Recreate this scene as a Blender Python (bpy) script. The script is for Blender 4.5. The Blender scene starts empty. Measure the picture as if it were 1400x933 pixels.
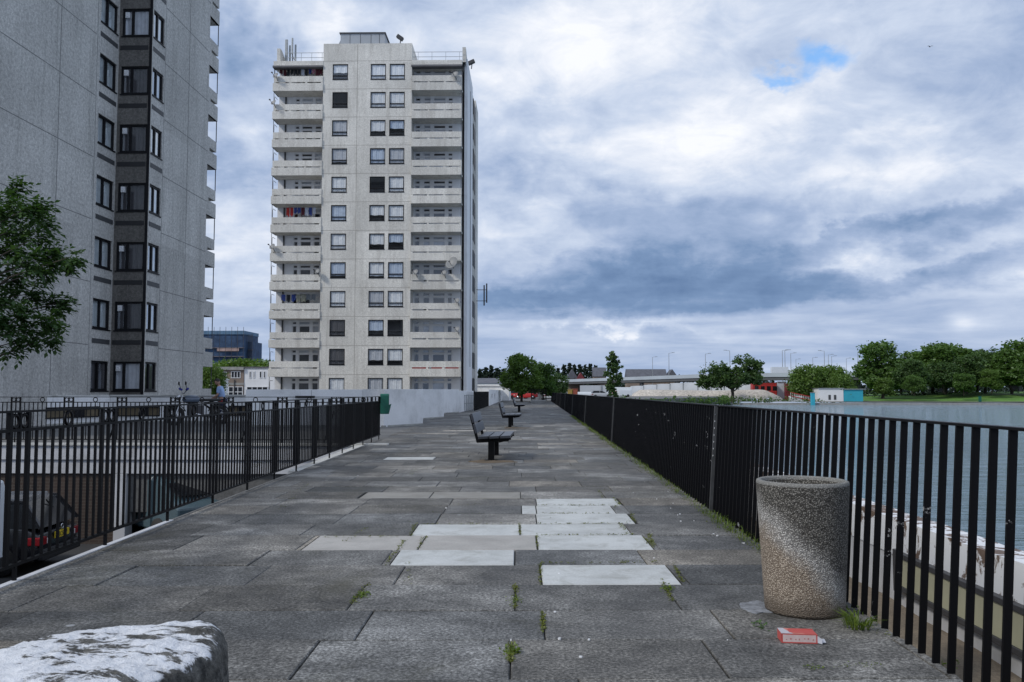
import bpy, bmesh, math, random
from mathutils import Vector, Matrix, noise as mnoise
random.seed(7)
C = bpy.context.scene.collection
SC = bpy.context.scene
PI = math.pi
R = math.radians
# ------------------------------------------------------------------ camera
F = 1160.0; EYE = 1.26
YAW = math.atan(34/F); PITCH = R(3.4)
fw = Vector((-math.sin(YAW)*math.cos(PITCH), math.cos(YAW)*math.cos(PITCH), math.sin(PITCH)))
rt = Vector((math.cos(YAW), math.sin(YAW), 0))
up = rt.cross(fw)
EYEP = Vector((0, 0, EYE))
cd = bpy.data.cameras.new('camera'); cam = bpy.data.objects.new('camera', cd); C.objects.link(cam)
cd.lens = F/1400*36; cd.sensor_width = 36; cd.clip_end = 8000; cd.clip_start = 0.05
cam.location = EYEP
cam.matrix_world = Matrix.Translation(EYEP) @ Matrix((rt, up, -fw)).transposed().to_4x4()
SC.camera = cam

def ray(px, py):
    return fw + rt*((px-700)/F) + up*((466.5-py)/F)
def G(px, py, z=0.0):
    d = ray(px, py); t = (z-EYE)/d.z
    return EYEP + d*t
def WY(px, py, Y):
    d = ray(px, py); return EYEP + d*(Y/d.y)
def WX(px, py, X):
    d = ray(px, py); return EYEP + d*(X/d.x)
def XY(px, Y):
    """ground x at pixel column px (on the horizon) and distance Y"""
    return WY(px, 535, Y).x
def ZY(py, Y, px=734):
    return WY(px, py, Y).z

# ------------------------------------------------------------------ mesh builder
class MB:
    def __init__(s, M=None):
        s.v = []; s.f = []; s.mi = []; s.M = M or Matrix.Identity(4); s.m = 0; s.sm = []; s.col = None
    def add(s, pts, faces, smooth=False):
        n = len(s.v)
        s.v += [s.M @ Vector(p) for p in pts]
        for f in faces:
            s.f.append([n+i for i in f]); s.mi.append(s.m); s.sm.append(smooth)
    def box(s, x0, x1, y0, y1, z0, z1):
        s.add([(x0,y0,z0),(x1,y0,z0),(x1,y1,z0),(x0,y1,z0),(x0,y0,z1),(x1,y0,z1),(x1,y1,z1),(x0,y1,z1)],
              [(0,3,2,1),(4,5,6,7),(0,1,5,4),(1,2,6,5),(2,3,7,6),(3,0,4,7)])
    def bar(s, p, q, w, t=None, upv=(0,0,1)):
        """rectangular bar from p to q; w across, t along the up-ish axis"""
        t = t or w
        p = Vector(p); q = Vector(q); d = (q-p).normalized(); u = Vector(upv)
        if abs(d.dot(u)) > .99: u = Vector((0,1,0))
        a = d.cross(u).normalized(); b = a.cross(d).normalized()
        P = []
        for c in (p, q):
            for sx, sy in ((-1,-1),(1,-1),(1,1),(-1,1)):
                P.append(c + a*(sx*w/2) + b*(sy*t/2))
        s.add(P, [(0,1,2,3),(7,6,5,4),(0,4,5,1),(1,5,6,2),(2,6,7,3),(3,7,4,0)])
    def tube(s, pts, r, n=6, smooth=True, caps=True):
        pts = [Vector(p) for p in pts]
        rs = r if isinstance(r, (list, tuple)) else [r]*len(pts)
        rings = []; base = len(s.v); P = []; prev = None
        for i, p in enumerate(pts):
            d = (pts[min(i+1, len(pts)-1)] - pts[max(i-1, 0)]).normalized()
            u = Vector((0,0,1)) if abs(d.z) < .95 else Vector((0,1,0))
            a = d.cross(u).normalized(); b = a.cross(d).normalized()
            for k in range(n):
                t = 2*PI*k/n
                P.append(p + (a*math.cos(t) + b*math.sin(t))*rs[i])
        Fc = []
        for i in range(len(pts)-1):
            for k in range(n):
                k2 = (k+1) % n
                Fc.append((i*n+k, (i+1)*n+k, (i+1)*n+k2, i*n+k2))
        s.add(P, Fc, smooth)
        if caps:
            m = (len(pts)-1)*n
            s.add(P[:n], [tuple(range(n))]); s.add(P[m:], [tuple(reversed(range(n)))])
    def lathe(s, prof, n=24, c=(0,0,0), axis='z', smooth=True):
        P = []; Fc = []
        for r, h in prof:
            for k in range(n):
                t = 2*PI*k/n
                if axis == 'z': P.append((c[0]+r*math.cos(t), c[1]+r*math.sin(t), c[2]+h))
                elif axis == 'x': P.append((c[0]+h, c[1]+r*math.cos(t), c[2]+r*math.sin(t)))
                else: P.append((c[0]+r*math.sin(t), c[1]+h, c[2]+r*math.cos(t)))
        for i in range(len(prof)-1):
            for k in range(n):
                k2 = (k+1) % n
                Fc.append((i*n+k, i*n+k2, (i+1)*n+k2, (i+1)*n+k))
        s.add(P, Fc, smooth)
    def ring(s, c, Rr, r, nrm, n=14, m=6):
        nrm = Vector(nrm).normalized(); u = Vector((0,0,1)); a = nrm.cross(u).normalized(); b = a.cross(nrm)
        P = []; Fc = []
        for i in range(n):
            t = 2*PI*i/n; d = a*math.cos(t)+b*math.sin(t)
            for k in range(m):
                q = 2*PI*k/m
                P.append(Vector(c) + d*(Rr + r*math.cos(q)) + nrm*(r*math.sin(q)))
        for i in range(n):
            for k in range(m):
                Fc.append((i*m+k, ((i+1)%n)*m+k, ((i+1)%n)*m+(k+1)%m, i*m+(k+1)%m))
        s.add(P, Fc, True)
    def prism(s, poly, z0, z1):
        n = len(poly)
        s.add([(x,y,z0) for x,y in poly]+[(x,y,z1) for x,y in poly],
              [tuple(reversed(range(n))), tuple(range(n, 2*n))]+[(i,(i+1)%n,n+(i+1)%n,n+i) for i in range(n)])
    def xprism(s, prof, x0, x1, inset=0):
        """profile in (y,z) extruded along x"""
        n = len(prof)
        s.add([(x0,y,z) for y,z in prof]+[(x1,y,z) for y,z in prof],
              [tuple(range(n)), tuple(reversed(range(n,2*n)))]+[(i,n+i,n+(i+1)%n,(i+1)%n) for i in range(n)])
    def build(s, name, mat, parent=None, bevel=0, world=False, smooth_all=False, segs=2):
        me = bpy.data.meshes.new(name)
        vs = s.v
        if world and parent is not None:
            inv = wm(parent).inverted(); vs = [inv @ v for v in vs]
        me.from_pydata([tuple(v) for v in vs], [], s.f)
        mats = mat if isinstance(mat, (list, tuple)) else [mat]
        for m in mats: me.materials.append(m)
        for i, p in enumerate(me.polygons):
            p.material_index = s.mi[i]; p.use_smooth = s.sm[i] or smooth_all
        bm = bmesh.new(); bm.from_mesh(me)
        if smooth_all: bmesh.ops.remove_doubles(bm, verts=bm.verts, dist=1e-5)
        bmesh.ops.recalc_face_normals(bm, faces=bm.faces)
        bm.to_mesh(me); bm.free()
        o = bpy.data.objects.new(name, me); C.objects.link(o)
        if parent is not None: o.parent = parent
        if bevel:
            b = o.modifiers.new('bevel', 'BEVEL'); b.width = bevel; b.segments = segs; b.limit_method = 'ANGLE'; b.angle_limit = R(40)
        return o
def wm(o):
    m = Matrix.LocRotScale(o.location, o.rotation_euler, o.scale)
    return wm(o.parent) @ m if o.parent else m
def thing(name, label, cat, loc=(0,0,0), rz=0, group=None):
    o = bpy.data.objects.new(name, None); C.objects.link(o)
    o.location = loc; o.rotation_euler = (0,0,rz); o.empty_display_size = .2
    return tag(o, label, cat, group)
def tag(o, label, cat, group=None, kind=None):
    if label: o['label'] = label
    if cat: o['category'] = cat
    if group: o['group'] = group
    if kind: o['kind'] = kind
    return o
def struct(o): o['kind'] = 'structure'; return o
KIDS = {}
def kids(o): return [c for c in bpy.data.objects if c.parent == o]
def dup(o, loc=None, rz=None, label=None, group=None, scale=None, parent=None, tree=None):
    c = o.copy(); C.objects.link(c)
    if parent is not None: c.parent = parent
    if loc is not None: c.location = loc
    if rz is not None: c.rotation_euler = (0,0,rz)
    if scale is not None: c.scale = scale if isinstance(scale, (tuple, list)) else (scale,)*3
    if label: c['label'] = label
    if group: c['group'] = group
    for ch in kids(o): dup(ch, parent=c)
    return c

# ------------------------------------------------------------------ materials
def new_mat(name):
    m = bpy.data.materials.new(name); m.use_nodes = True
    nt = m.node_tree; b = nt.nodes['Principled BSDF']
    return m, nt, b
def N(nt, t, **kw):
    n = nt.nodes.new(t)
    for k, v in kw.items():
        if k in n.inputs.keys() if isinstance(k, str) else False: n.inputs[k].default_value = v
        else: setattr(n, k, v)
    return n
def mixc(nt, fac, a, b, mode='MIX'):
    n = nt.nodes.new('ShaderNodeMix'); n.data_type = 'RGBA'; n.blend_type = mode
    for s, v in ((0, fac), (6, a), (7, b)):
        if hasattr(v, 'is_output'): nt.links.new(v, n.inputs[s])
        else: n.inputs[s].default_value = v if s == 0 else (tuple(v)+(1,) if len(v) == 3 else v)
    return n.outputs[2]
def math_(nt, op, a, b=None, c=None, clamp=False):
    n = nt.nodes.new('ShaderNodeMath'); n.operation = op; n.use_clamp = clamp
    for i, v in enumerate((a, b, c)):
        if v is None: continue
        if hasattr(v, 'is_output'): nt.links.new(v, n.inputs[i])
        else: n.inputs[i].default_value = v
    return n.outputs[0]
def ramp(nt, fac, stops):
    n = nt.nodes.new('ShaderNodeValToRGB'); e = n.color_ramp.elements
    while len(e) < len(stops): e.new(.5)
    for i, (p, c) in enumerate(stops):
        e[i].position = p; e[i].color = (c, c, c, 1) if not hasattr(c, '__len__') else tuple(c)+(1,)
    nt.links.new(fac, n.inputs[0]); return n.outputs[0]
def noise_(nt, scale, detail=5, rough=.55, vec=None, dist=0):
    n = nt.nodes.new('ShaderNodeTexNoise'); n.inputs['Scale'].default_value = scale
    n.inputs['Detail'].default_value = detail; n.inputs['Roughness'].default_value = rough; n.inputs['Distortion'].default_value = dist
    if vec is not None: nt.links.new(vec, n.inputs['Vector'])
    return n.outputs[0]
def objco(nt): return nt.nodes.new('ShaderNodeTexCoord').outputs['Object']
def posco(nt): return nt.nodes.new('ShaderNodeNewGeometry').outputs['Position']
def bump(nt, b, h, strength, dist=.01):
    n = nt.nodes.new('ShaderNodeBump'); n.inputs['Strength'].default_value = strength; n.inputs['Distance'].default_value = dist
    nt.links.new(h, n.inputs['Height']); nt.links.new(n.outputs[0], b.inputs['Normal'])
def simple(name, col, rough=.6, var=.25, scale=3., fine=0., fscale=60., bmp=0., metallic=0., spec=.5, world=True, dirt=None):
    """colour with cloudy variation, fine speckle and optional dirt colour"""
    m, nt, b = new_mat(name)
    co = posco(nt) if world else objco(nt)
    n1 = noise_(nt, scale, 6, .6, co)
    d = tuple(c*(1-var) for c in col); l = tuple(min(1, c*(1+var*.7)) for c in col)
    c = mixc(nt, ramp(nt, n1, [(.3, 0.), (.7, 1.)]), d, l)
    if dirt:
        n3 = noise_(nt, scale*.6, 8, .7, co)
        c = mixc(nt, ramp(nt, n3, [(.52, 0.), (.68, .8)]), c, dirt)
    if fine or bmp:
        n2 = noise_(nt, fscale, 3, .6, co)
        if fine:
            c = mixc(nt, fine, c, mixc(nt, 1., c, ramp(nt, n2, [(.25, .25), (.75, 1.8)]), 'MULTIPLY'))
        if bmp: bump(nt, b, n2, bmp)
    nt.links.new(c, b.inputs['Base Color'])
    b.inputs['Roughness'].default_value = rough; b.inputs['Metallic'].default_value = metallic
    b.inputs['Specular IOR Level'].default_value = spec
    return m

M_ = {}
# pebble-dashed concrete of the two towers
def concrete_tower(name, col, stain, famt=.7):
    m, nt, b = new_mat(name); co = posco(nt)
    big = noise_(nt, .35, 5, .6, co)
    mp = nt.nodes.new('ShaderNodeMapping'); mp.inputs['Scale'].default_value = (1.6, 1.6, .16); nt.links.new(co, mp.inputs[0])
    streak = noise_(nt, 1., 7, .65, mp.outputs[0])
    fine = noise_(nt, 9., 4, .75, co); fine2 = noise_(nt, 34., 2, .6, co)
    c = mixc(nt, ramp(nt, big, [(.3, 0.), (.7, 1.)]), tuple(x*.86 for x in col), tuple(x*1.1 for x in col))
    c = mixc(nt, ramp(nt, streak, [(.5, 0.), (.72, .75)]), c, stain)
    sn = nt.nodes.new('ShaderNodeVectorMath'); sn.operation = 'SNAP'; sn.inputs[1].default_value = (4.07, 4.07, 2.61); nt.links.new(co, sn.inputs[0])
    wn = nt.nodes.new('ShaderNodeTexWhiteNoise'); nt.links.new(sn.outputs[0], wn.inputs[0])
    c = mixc(nt, 1., c, ramp(nt, wn.outputs['Value'], [(0., .90), (1., 1.07)]), 'MULTIPLY')
    mp2 = nt.nodes.new('ShaderNodeMapping'); mp2.inputs['Scale'].default_value = (5., 5., .35); nt.links.new(co, mp2.inputs[0])
    c = mixc(nt, ramp(nt, noise_(nt, 1., 6, .7, mp2.outputs[0]), [(.56, 0.), (.78, .7)]), c, tuple(x*.75 for x in stain))
    c = mixc(nt, famt, c, mixc(nt, 1., c, ramp(nt, fine, [(.3, .55), (.7, 1.5)]), 'MULTIPLY'))
    c = mixc(nt, .6, c, mixc(nt, 1., c, ramp(nt, fine2, [(.3, .6), (.7, 1.45)]), 'MULTIPLY'))
    nt.links.new(c, b.inputs['Base Color']); b.inputs['Roughness'].default_value = .9; b.inputs['Specular IOR Level'].default_value = .2
    bump(nt, b, fine, .4, .03)
    return m
M_['tower_pale'] = concrete_tower('pale_pebbledash', (.66,.645,.605), (.45,.43,.395), .38)
M_['tower_grey'] = concrete_tower('grey_pebbledash', (.49,.48,.455), (.33,.325,.305))
M_['tower_shaded'] = concrete_tower('shaded_brown_grey_render', (.145,.138,.128), (.09,.086,.08))  # return wall: its shade is darkened into the render colour
M_['joint'] = simple('joint_dark', (.20,.20,.195), .9, .2)
M_['joint_pale'] = simple('joint_pale', (.33,.31,.28), .9, .2)
M_['white_render'] = simple('white_render', (.76,.77,.79), .75, .06, .5, dirt=(.6,.6,.6))
M_['white_wall'] = simple('white_painted_wall', (.83,.835,.84), .7, .10, .8, fine=.15, fscale=40, dirt=(.56,.565,.56))
M_['fascia'] = simple('pale_fascia', (.54,.55,.58), .8, .12, .9, dirt=(.30,.30,.30))
M_['black_metal'] = simple('black_gloss_paint', (.0035,.0035,.0045), .45, .3, 4., spec=.16)
M_['frame_black'] = simple('black_window_frame', (.010,.010,.012), .5, .2, 4., spec=.2)
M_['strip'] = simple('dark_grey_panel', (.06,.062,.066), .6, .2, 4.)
M_['strip_black'] = simple('near_black_panel', (.02,.02,.022), .6, .2, 4.)
M_['roof_felt'] = simple('roof_felt', (.14,.14,.15), .9, .25, 1.)
M_['plant_metal'] = simple('grey_cladding', (.33,.36,.40), .5, .1, 1.)
M_['steel'] = simple('galvanised_steel', (.35,.37,.38), .45, .2, 6., metallic=.5)
M_['dark_steel'] = simple('dark_equipment', (.05,.05,.055), .5, .2, 6.)
M_['dish'] = simple('dish_grey', (.22,.23,.24), .5, .15, 5.)
M_['grass'] = simple('lawn', (.10,.22,.03), .9, .3, .25, fine=.6, fscale=3.)
M_['earth'] = simple('sandy_earth', (.20,.16,.115), .95, .35, 3., fine=.5, fscale=60., bmp=.4)
M_['land'] = simple('far_land', (.13,.13,.10), .95, .4, .05)
M_['asphalt'] = simple('asphalt', (.045,.045,.047), .9, .3, .8, fine=.4, fscale=80.)
M_['deck'] = simple('deck_paving', (.13,.13,.128), .85, .3, .6, fine=.4, fscale=14.)
M_['gravel'] = simple('pale_gravel', (.46,.42,.37), .95, .2, .15, fine=.5, fscale=2.)
M_['hoarding'] = simple('white_hoarding', (.50,.53,.57), .7, .18, .06)
M_['viaduct'] = simple('viaduct_concrete', (.10,.105,.115), .85, .2, .1)
M_['viaduct_rail'] = simple('viaduct_parapet', (.42,.47,.52), .6, .1, .1)
M_['slate'] = simple('slate_roof', (.10,.105,.125), .8, .25, .8)
M_['timber_dark'] = simple('bench_planks', (.030,.033,.042), .36, .4, 5., fine=.3, fscale=30., spec=.6)
M_['bark'] = simple('bark', (.06,.05,.04), .95, .4, 6., bmp=.3)
M_['soil'] = simple('soil', (.06,.05,.04), .95, .4, 5.)
M_['green_plastic'] = simple('green_plastic', (.006,.11,.075), .45, .2, 5.)
M_['red_paint'] = simple('red_paint', (.42,.03,.025), .5, .15, 1.)
M_['dark_red'] = simple('dark_red_paint', (.16,.02,.025), .6, .15, 1.)
M_['turquoise'] = simple('turquoise_paint', (.03,.36,.48), .55, .08, .3)
M_['white_paint'] = simple('white_paint', (.75,.76,.78), .45, .06, .6)
M_['car_black'] = simple('black_car_paint', (.012,.013,.017), .18, .1, 2., spec=.7)
M_['car_blue'] = simple('pale_blue_car_paint', (.075,.115,.135), .25, .1, 2., spec=.6)
M_['car_white'] = simple('white_car_paint', (.68,.72,.76), .3, .05, 2.)
M_['car_red'] = simple('red_car_paint', (.45,.03,.03), .3, .05, 2.)
M_['car_silver'] = simple('silver_car_paint', (.42,.44,.47), .3, .05, 2.)
M_['tyre'] = simple('tyre_rubber', (.02,.02,.02), .8, .2, 5.)
M_['chrome'] = simple('bright_metal', (.55,.56,.58), .25, .1, 5., metallic=.9)
M_['lamp_red'] = simple('red_lamp_glass', (.24,.012,.018), .2, .05, 5.)
M_['lamp_clear'] = simple('clear_lamp_glass', (.6,.55,.56), .2, .05, 5.)
M_['plate_yellow'] = simple('yellow_plate', (.75,.55,.03), .5, .05, 5.)
M_['ink'] = simple('black_ink', (.015,.015,.015), .6, .1, 5.)
M_['concrete'] = simple('plain_concrete', (.30,.30,.29), .9, .25, 1.5, fine=.3, fscale=50.)
M_['kerb'] = simple('kerb_concrete', (.55,.55,.53), .9, .2, 1.5, fine=.3, fscale=50., dirt=(.25,.25,.22))

def brick_mat(name, c1, c2, mortar, sx=1.0, vec='y'):
    m, nt, b = new_mat(name); co = posco(nt)
    sep = nt.nodes.new('ShaderNodeSeparateXYZ'); nt.links.new(co, sep.inputs[0])
    cmb = nt.nodes.new('ShaderNodeCombineXYZ')
    nt.links.new(math_(nt, 'ADD', sep.outputs[0], sep.outputs[1]), cmb.inputs[0]); nt.links.new(sep.outputs[2], cmb.inputs[1])
    t = nt.nodes.new('ShaderNodeTexBrick'); nt.links.new(cmb.outputs[0], t.inputs['Vector'])
    t.inputs['Scale'].default_value = 1.; t.inputs['Brick Width'].default_value = .225; t.inputs['Row Height'].default_value = .075
    t.inputs['Mortar Size'].default_value = .011; t.inputs['Color1'].default_value = c1+(1,); t.inputs['Color2'].default_value = c2+(1,); t.inputs['Mortar'].default_value = mortar+(1,)
    n1 = noise_(nt, 1.2, 6, .6, co)
    c = mixc(nt, ramp(nt, n1, [(.35, 0.), (.7, .55)]), t.outputs[0], tuple(x*1.6 for x in c1))
    nt.links.new(c, b.inputs['Base Color']); b.inputs['Roughness'].default_value = .9
    bump(nt, b, t.outputs[1], -.4, .01)
    return m
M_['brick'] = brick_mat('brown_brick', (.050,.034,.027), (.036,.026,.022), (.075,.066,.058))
M_['brick_house'] = brick_mat('grey_brown_brick', (.20,.15,.12), (.15,.115,.10), (.26,.23,.2))

def glass_mat(name, tint=(.95,.97,.99), base=.07):
    m = bpy.data.materials.new(name); m.use_nodes = True; nt = m.node_tree; nt.nodes.clear()
    out = nt.nodes.new('ShaderNodeOutputMaterial'); mix = nt.nodes.new('ShaderNodeMixShader')
    tr = nt.nodes.new('ShaderNodeBsdfTransparent'); gl = nt.nodes.new('ShaderNodeBsdfGlossy')
    tr.inputs[0].default_value = tint+(1,); gl.inputs['Roughness'].default_value = .03; gl.inputs[0].default_value = (.9,.95,1,1)
    fr = nt.nodes.new('ShaderNodeFresnel'); g_ = nt.nodes.new('ShaderNodeNewGeometry'); nt.links.new(math_(nt, 'MULTIPLY_ADD', g_.outputs['Backfacing'], 1/1.55-1.55, 1.55), fr.inputs[0])
    f = math_(nt, 'ADD', fr.outputs[0], base, clamp=True)
    nt.links.new(f, mix.inputs[0]); nt.links.new(tr.outputs[0], mix.inputs[1]); nt.links.new(gl.outputs[0], mix.inputs[2])
    nt.links.new(mix.outputs[0], out.inputs[0]); return m
M_['glass'] = glass_mat('window_glass'); M_['glass_coated'] = glass_mat('coated_window_glass', (.9,.95,.97), .25)
M_['dark_glass'] = simple('dark_glass', (.012,.014,.017), .1, .2, 1., spec=.4)
def cloth(name, col, rough=.9): return simple(name, col, rough, .15, 4.)
M_['net_curtain'] = cloth('net_curtain', (.90,.91,.93)); M_['grey_curtain'] = cloth('grey_curtain', (.58,.59,.62)); M_['dark_curtain'] = cloth('dark_curtain', (.09,.085,.09))
M_['blue_curtain'] = cloth('blue_blind', (.58,.66,.78))

def leaf_mat(name, c1, c2, trans=.3):
    m = bpy.data.materials.new(name); m.use_nodes = True; nt = m.node_tree; nt.nodes.clear()
    out = nt.nodes.new('ShaderNodeOutputMaterial'); geo = nt.nodes.new('ShaderNodeNewGeometry')
    n = noise_(nt, .9, 3, .6, geo.outputs['Position'])
    f = math_(nt, 'MULTIPLY_ADD', geo.outputs['Random Per Island'], .6, math_(nt, 'MULTIPLY', n, .45), clamp=True)
    c = mixc(nt, f, c1, c2)
    d = nt.nodes.new('ShaderNodeBsdfDiffuse'); t = nt.nodes.new('ShaderNodeBsdfTranslucent'); g = nt.nodes.new('ShaderNodeBsdfGlossy')
    g.inputs['Roughness'].default_value = .45; g.inputs[0].default_value = (.5,.55,.5,1)
    nt.links.new(c, d.inputs[0]); nt.links.new(mixc(nt, 1., c, (1.25,1.3,.6), 'MULTIPLY'), t.inputs[0])
    m1 = nt.nodes.new('ShaderNodeMixShader'); m1.inputs[0].default_value = trans
    m2 = nt.nodes.new('ShaderNodeMixShader'); m2.inputs[0].default_value = .05
    nt.links.new(d.outputs[0], m1.inputs[1]); nt.links.new(t.outputs[0], m1.inputs[2])
    nt.links.new(m1.outputs[0], m2.inputs[1]); nt.links.new(g.outputs[0], m2.inputs[2]); nt.links.new(m2.outputs[0], out.inputs[0])
    return m
M_['leaf_ash'] = leaf_mat('ash_leaf', (.022,.060,.022), (.075,.135,.042), .35)
M_['leaf_dark'] = leaf_mat('dark_foliage', (.032,.074,.026), (.095,.16,.046), .3)
M_['leaf_mid'] = leaf_mat('mid_foliage', (.045,.105,.024), (.12,.205,.048), .35)
M_['leaf_light'] = leaf_mat('light_foliage', (.052,.115,.022), (.15,.235,.05), .35)
M_['leaf_far'] = leaf_mat('far_foliage', (.02,.040,.030), (.045,.068,.050), .15)
M_['blade'] = leaf_mat('grass_blade', (.05,.10,.012), (.19,.25,.045), .35)
M_['moss'] = leaf_mat('moss', (.06,.085,.012), (.19,.20,.045), .2)

# ---- paving slabs: colour comes per slab from the face attribute "tint"
def slab_mat():
    m, nt, b = new_mat('paving_slab'); co = posco(nt)
    at = nt.nodes.new('ShaderNodeAttribute'); at.attribute_name = 'tint'
    big = noise_(nt, .9, 6, .62, co, .4); mid = noise_(nt, 5., 6, .65, co); fine = noise_(nt, 55., 3, .8, co); vf = noise_(nt, 160., 2, .6, co)
    c = mixc(nt, 1., at.outputs['Color'], ramp(nt, big, [(.32, .55), (.5, .92), (.68, 1.9)]), 'MULTIPLY')
    c = mixc(nt, 1., c, ramp(nt, mid, [(.32, .70), (.68, 1.4)]), 'MULTIPLY')
    c = mixc(nt, 1., c, ramp(nt, fine, [(.32, .22), (.5, .9), (.68, 2.1)]), 'MULTIPLY')
    # pale grit and lichen dots
    vo = nt.nodes.new('ShaderNodeTexVoronoi'); vo.inputs['Scale'].default_value = 38.; nt.links.new(co, vo.inputs['Vector'])
    spk = math_(nt, 'MULTIPLY', ramp(nt, vo.outputs['Distance'], [(.10, 1.), (.17, 0.)]), ramp(nt, vf, [(.5, 0.), (.6, 1.)]))
    c = mixc(nt, math_(nt, 'MULTIPLY', spk, .7), c, (.34,.34,.33))
    vo2 = nt.nodes.new('ShaderNodeTexVoronoi'); vo2.inputs['Scale'].default_value = 1.7; nt.links.new(co, vo2.inputs['Vector'])
    gum = ramp(nt, math_(nt, 'ADD', vo2.outputs['Distance'], math_(nt, 'MULTIPLY', mid, .03)), [(.052, 1.), (.062, 0.)])
    sel = nt.nodes.new('ShaderNodeSeparateColor'); nt.links.new(vo2.outputs['Color'], sel.inputs[0])
    gum = math_(nt, 'MULTIPLY', gum, math_(nt, 'GREATER_THAN', sel.outputs[0], .62))
    c = mixc(nt, math_(nt, 'MULTIPLY', gum, .75), c, (.36,.37,.38))
    # algae towards brown/green in patches
    alg = noise_(nt, .55, 7, .7, co, .8)
    c = mixc(nt, ramp(nt, alg, [(.55, 0.), (.72, .42)]), c, (.075,.070,.040))
    nt.links.new(c, b.inputs['Base Color']); b.inputs['Specular IOR Level'].default_value = .35
    rr = ramp(nt, big, [(.3, .62), (.7, .9)]); nt.links.new(rr, b.inputs['Roughness'])
    bump(nt, b, math_(nt, 'ADD', math_(nt, 'MULTIPLY', fine, .7), mid), .45, .006)
    return m
M_['slab'] = slab_mat()
def pale_slab_mat():
    m, nt, b = new_mat('pale_new_slab'); co = posco(nt)
    at = nt.nodes.new('ShaderNodeAttribute'); at.attribute_name = 'tint'
    big = noise_(nt, 1.6, 6, .65, co, .3); fine = noise_(nt, 60., 3, .7, co)
    st2 = noise_(nt, 4.5, 7, .72, co, .6)
    c = mixc(nt, 1., at.outputs['Color'], ramp(nt, big, [(.3, .78), (.6, 1.05)]), 'MULTIPLY')
    c = mixc(nt, ramp(nt, st2, [(.50, 0.), (.72, .75)]), c, (.31,.31,.29))
    c = mixc(nt, .6, c, mixc(nt, 1., c, ramp(nt, fine, [(.3, .8), (.7, 1.15)]), 'MULTIPLY'))
    nt.links.new(c, b.inputs['Base Color']); b.inputs['Roughness'].default_value = .85; b.inputs['Specular IOR Level'].default_value = .2
    return m
M_['slab_pale'] = pale_slab_mat()
M_['slab_joint'] = simple('joint_dirt', (.022,.021,.018), .95, .4, 3.)

def aggregate():
    m, nt, b = new_mat('exposed_aggregate'); co = objco(nt)
    vo = nt.nodes.new('ShaderNodeTexVoronoi'); vo.inputs['Scale'].default_value = 135.; nt.links.new(co, vo.inputs['Vector'])
    vo2 = nt.nodes.new('ShaderNodeTexVoronoi'); vo2.inputs['Scale'].default_value = 130.; nt.links.new(co, vo2.inputs['Vector'])
    hs = nt.nodes.new('ShaderNodeSeparateColor'); nt.links.new(vo.outputs['Color'], hs.inputs[0])
    stone = mixc(nt, hs.outputs[0], (.11,.108,.105), (.62,.60,.57))
    stone = mixc(nt, ramp(nt, vo.outputs['Distance'], [(.30, 0.), (.55, .85)]), stone, (.05,.047,.043))
    # weathering: sooty upper band, clean tan flank below
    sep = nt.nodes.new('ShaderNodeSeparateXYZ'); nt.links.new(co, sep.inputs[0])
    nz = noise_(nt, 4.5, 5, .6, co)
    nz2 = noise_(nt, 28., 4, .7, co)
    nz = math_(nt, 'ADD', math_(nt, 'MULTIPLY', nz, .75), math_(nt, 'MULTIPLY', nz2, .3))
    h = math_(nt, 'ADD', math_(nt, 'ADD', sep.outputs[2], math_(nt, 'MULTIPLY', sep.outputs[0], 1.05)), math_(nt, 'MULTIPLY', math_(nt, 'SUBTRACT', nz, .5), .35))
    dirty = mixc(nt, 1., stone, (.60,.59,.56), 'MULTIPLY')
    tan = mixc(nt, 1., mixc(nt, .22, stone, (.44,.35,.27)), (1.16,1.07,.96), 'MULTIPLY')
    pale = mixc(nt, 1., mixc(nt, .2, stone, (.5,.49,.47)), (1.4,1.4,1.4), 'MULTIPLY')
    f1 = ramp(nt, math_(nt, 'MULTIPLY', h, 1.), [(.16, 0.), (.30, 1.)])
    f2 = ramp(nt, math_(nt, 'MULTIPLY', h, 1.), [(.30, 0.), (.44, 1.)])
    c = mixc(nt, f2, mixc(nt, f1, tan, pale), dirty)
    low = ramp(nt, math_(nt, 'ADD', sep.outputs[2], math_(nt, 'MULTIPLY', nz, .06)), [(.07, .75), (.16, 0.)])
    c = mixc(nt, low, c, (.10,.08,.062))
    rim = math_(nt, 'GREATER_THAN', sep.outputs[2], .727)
    c = mixc(nt, math_(nt, 'MULTIPLY', rim, .45), c, (.38,.38,.365))  # upward-facing rim: the skylight on it is lightened into the colour
    nt.links.new(c, b.inputs['Base Color']); b.inputs['Roughness'].default_value = .85; b.inputs['Specular IOR Level'].default_value = .3
    bump(nt, b, math_(nt, 'SUBTRACT', 1., vo.outputs['Distance']), .9, .006)
    return m
M_['aggregate'] = aggregate()
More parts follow.
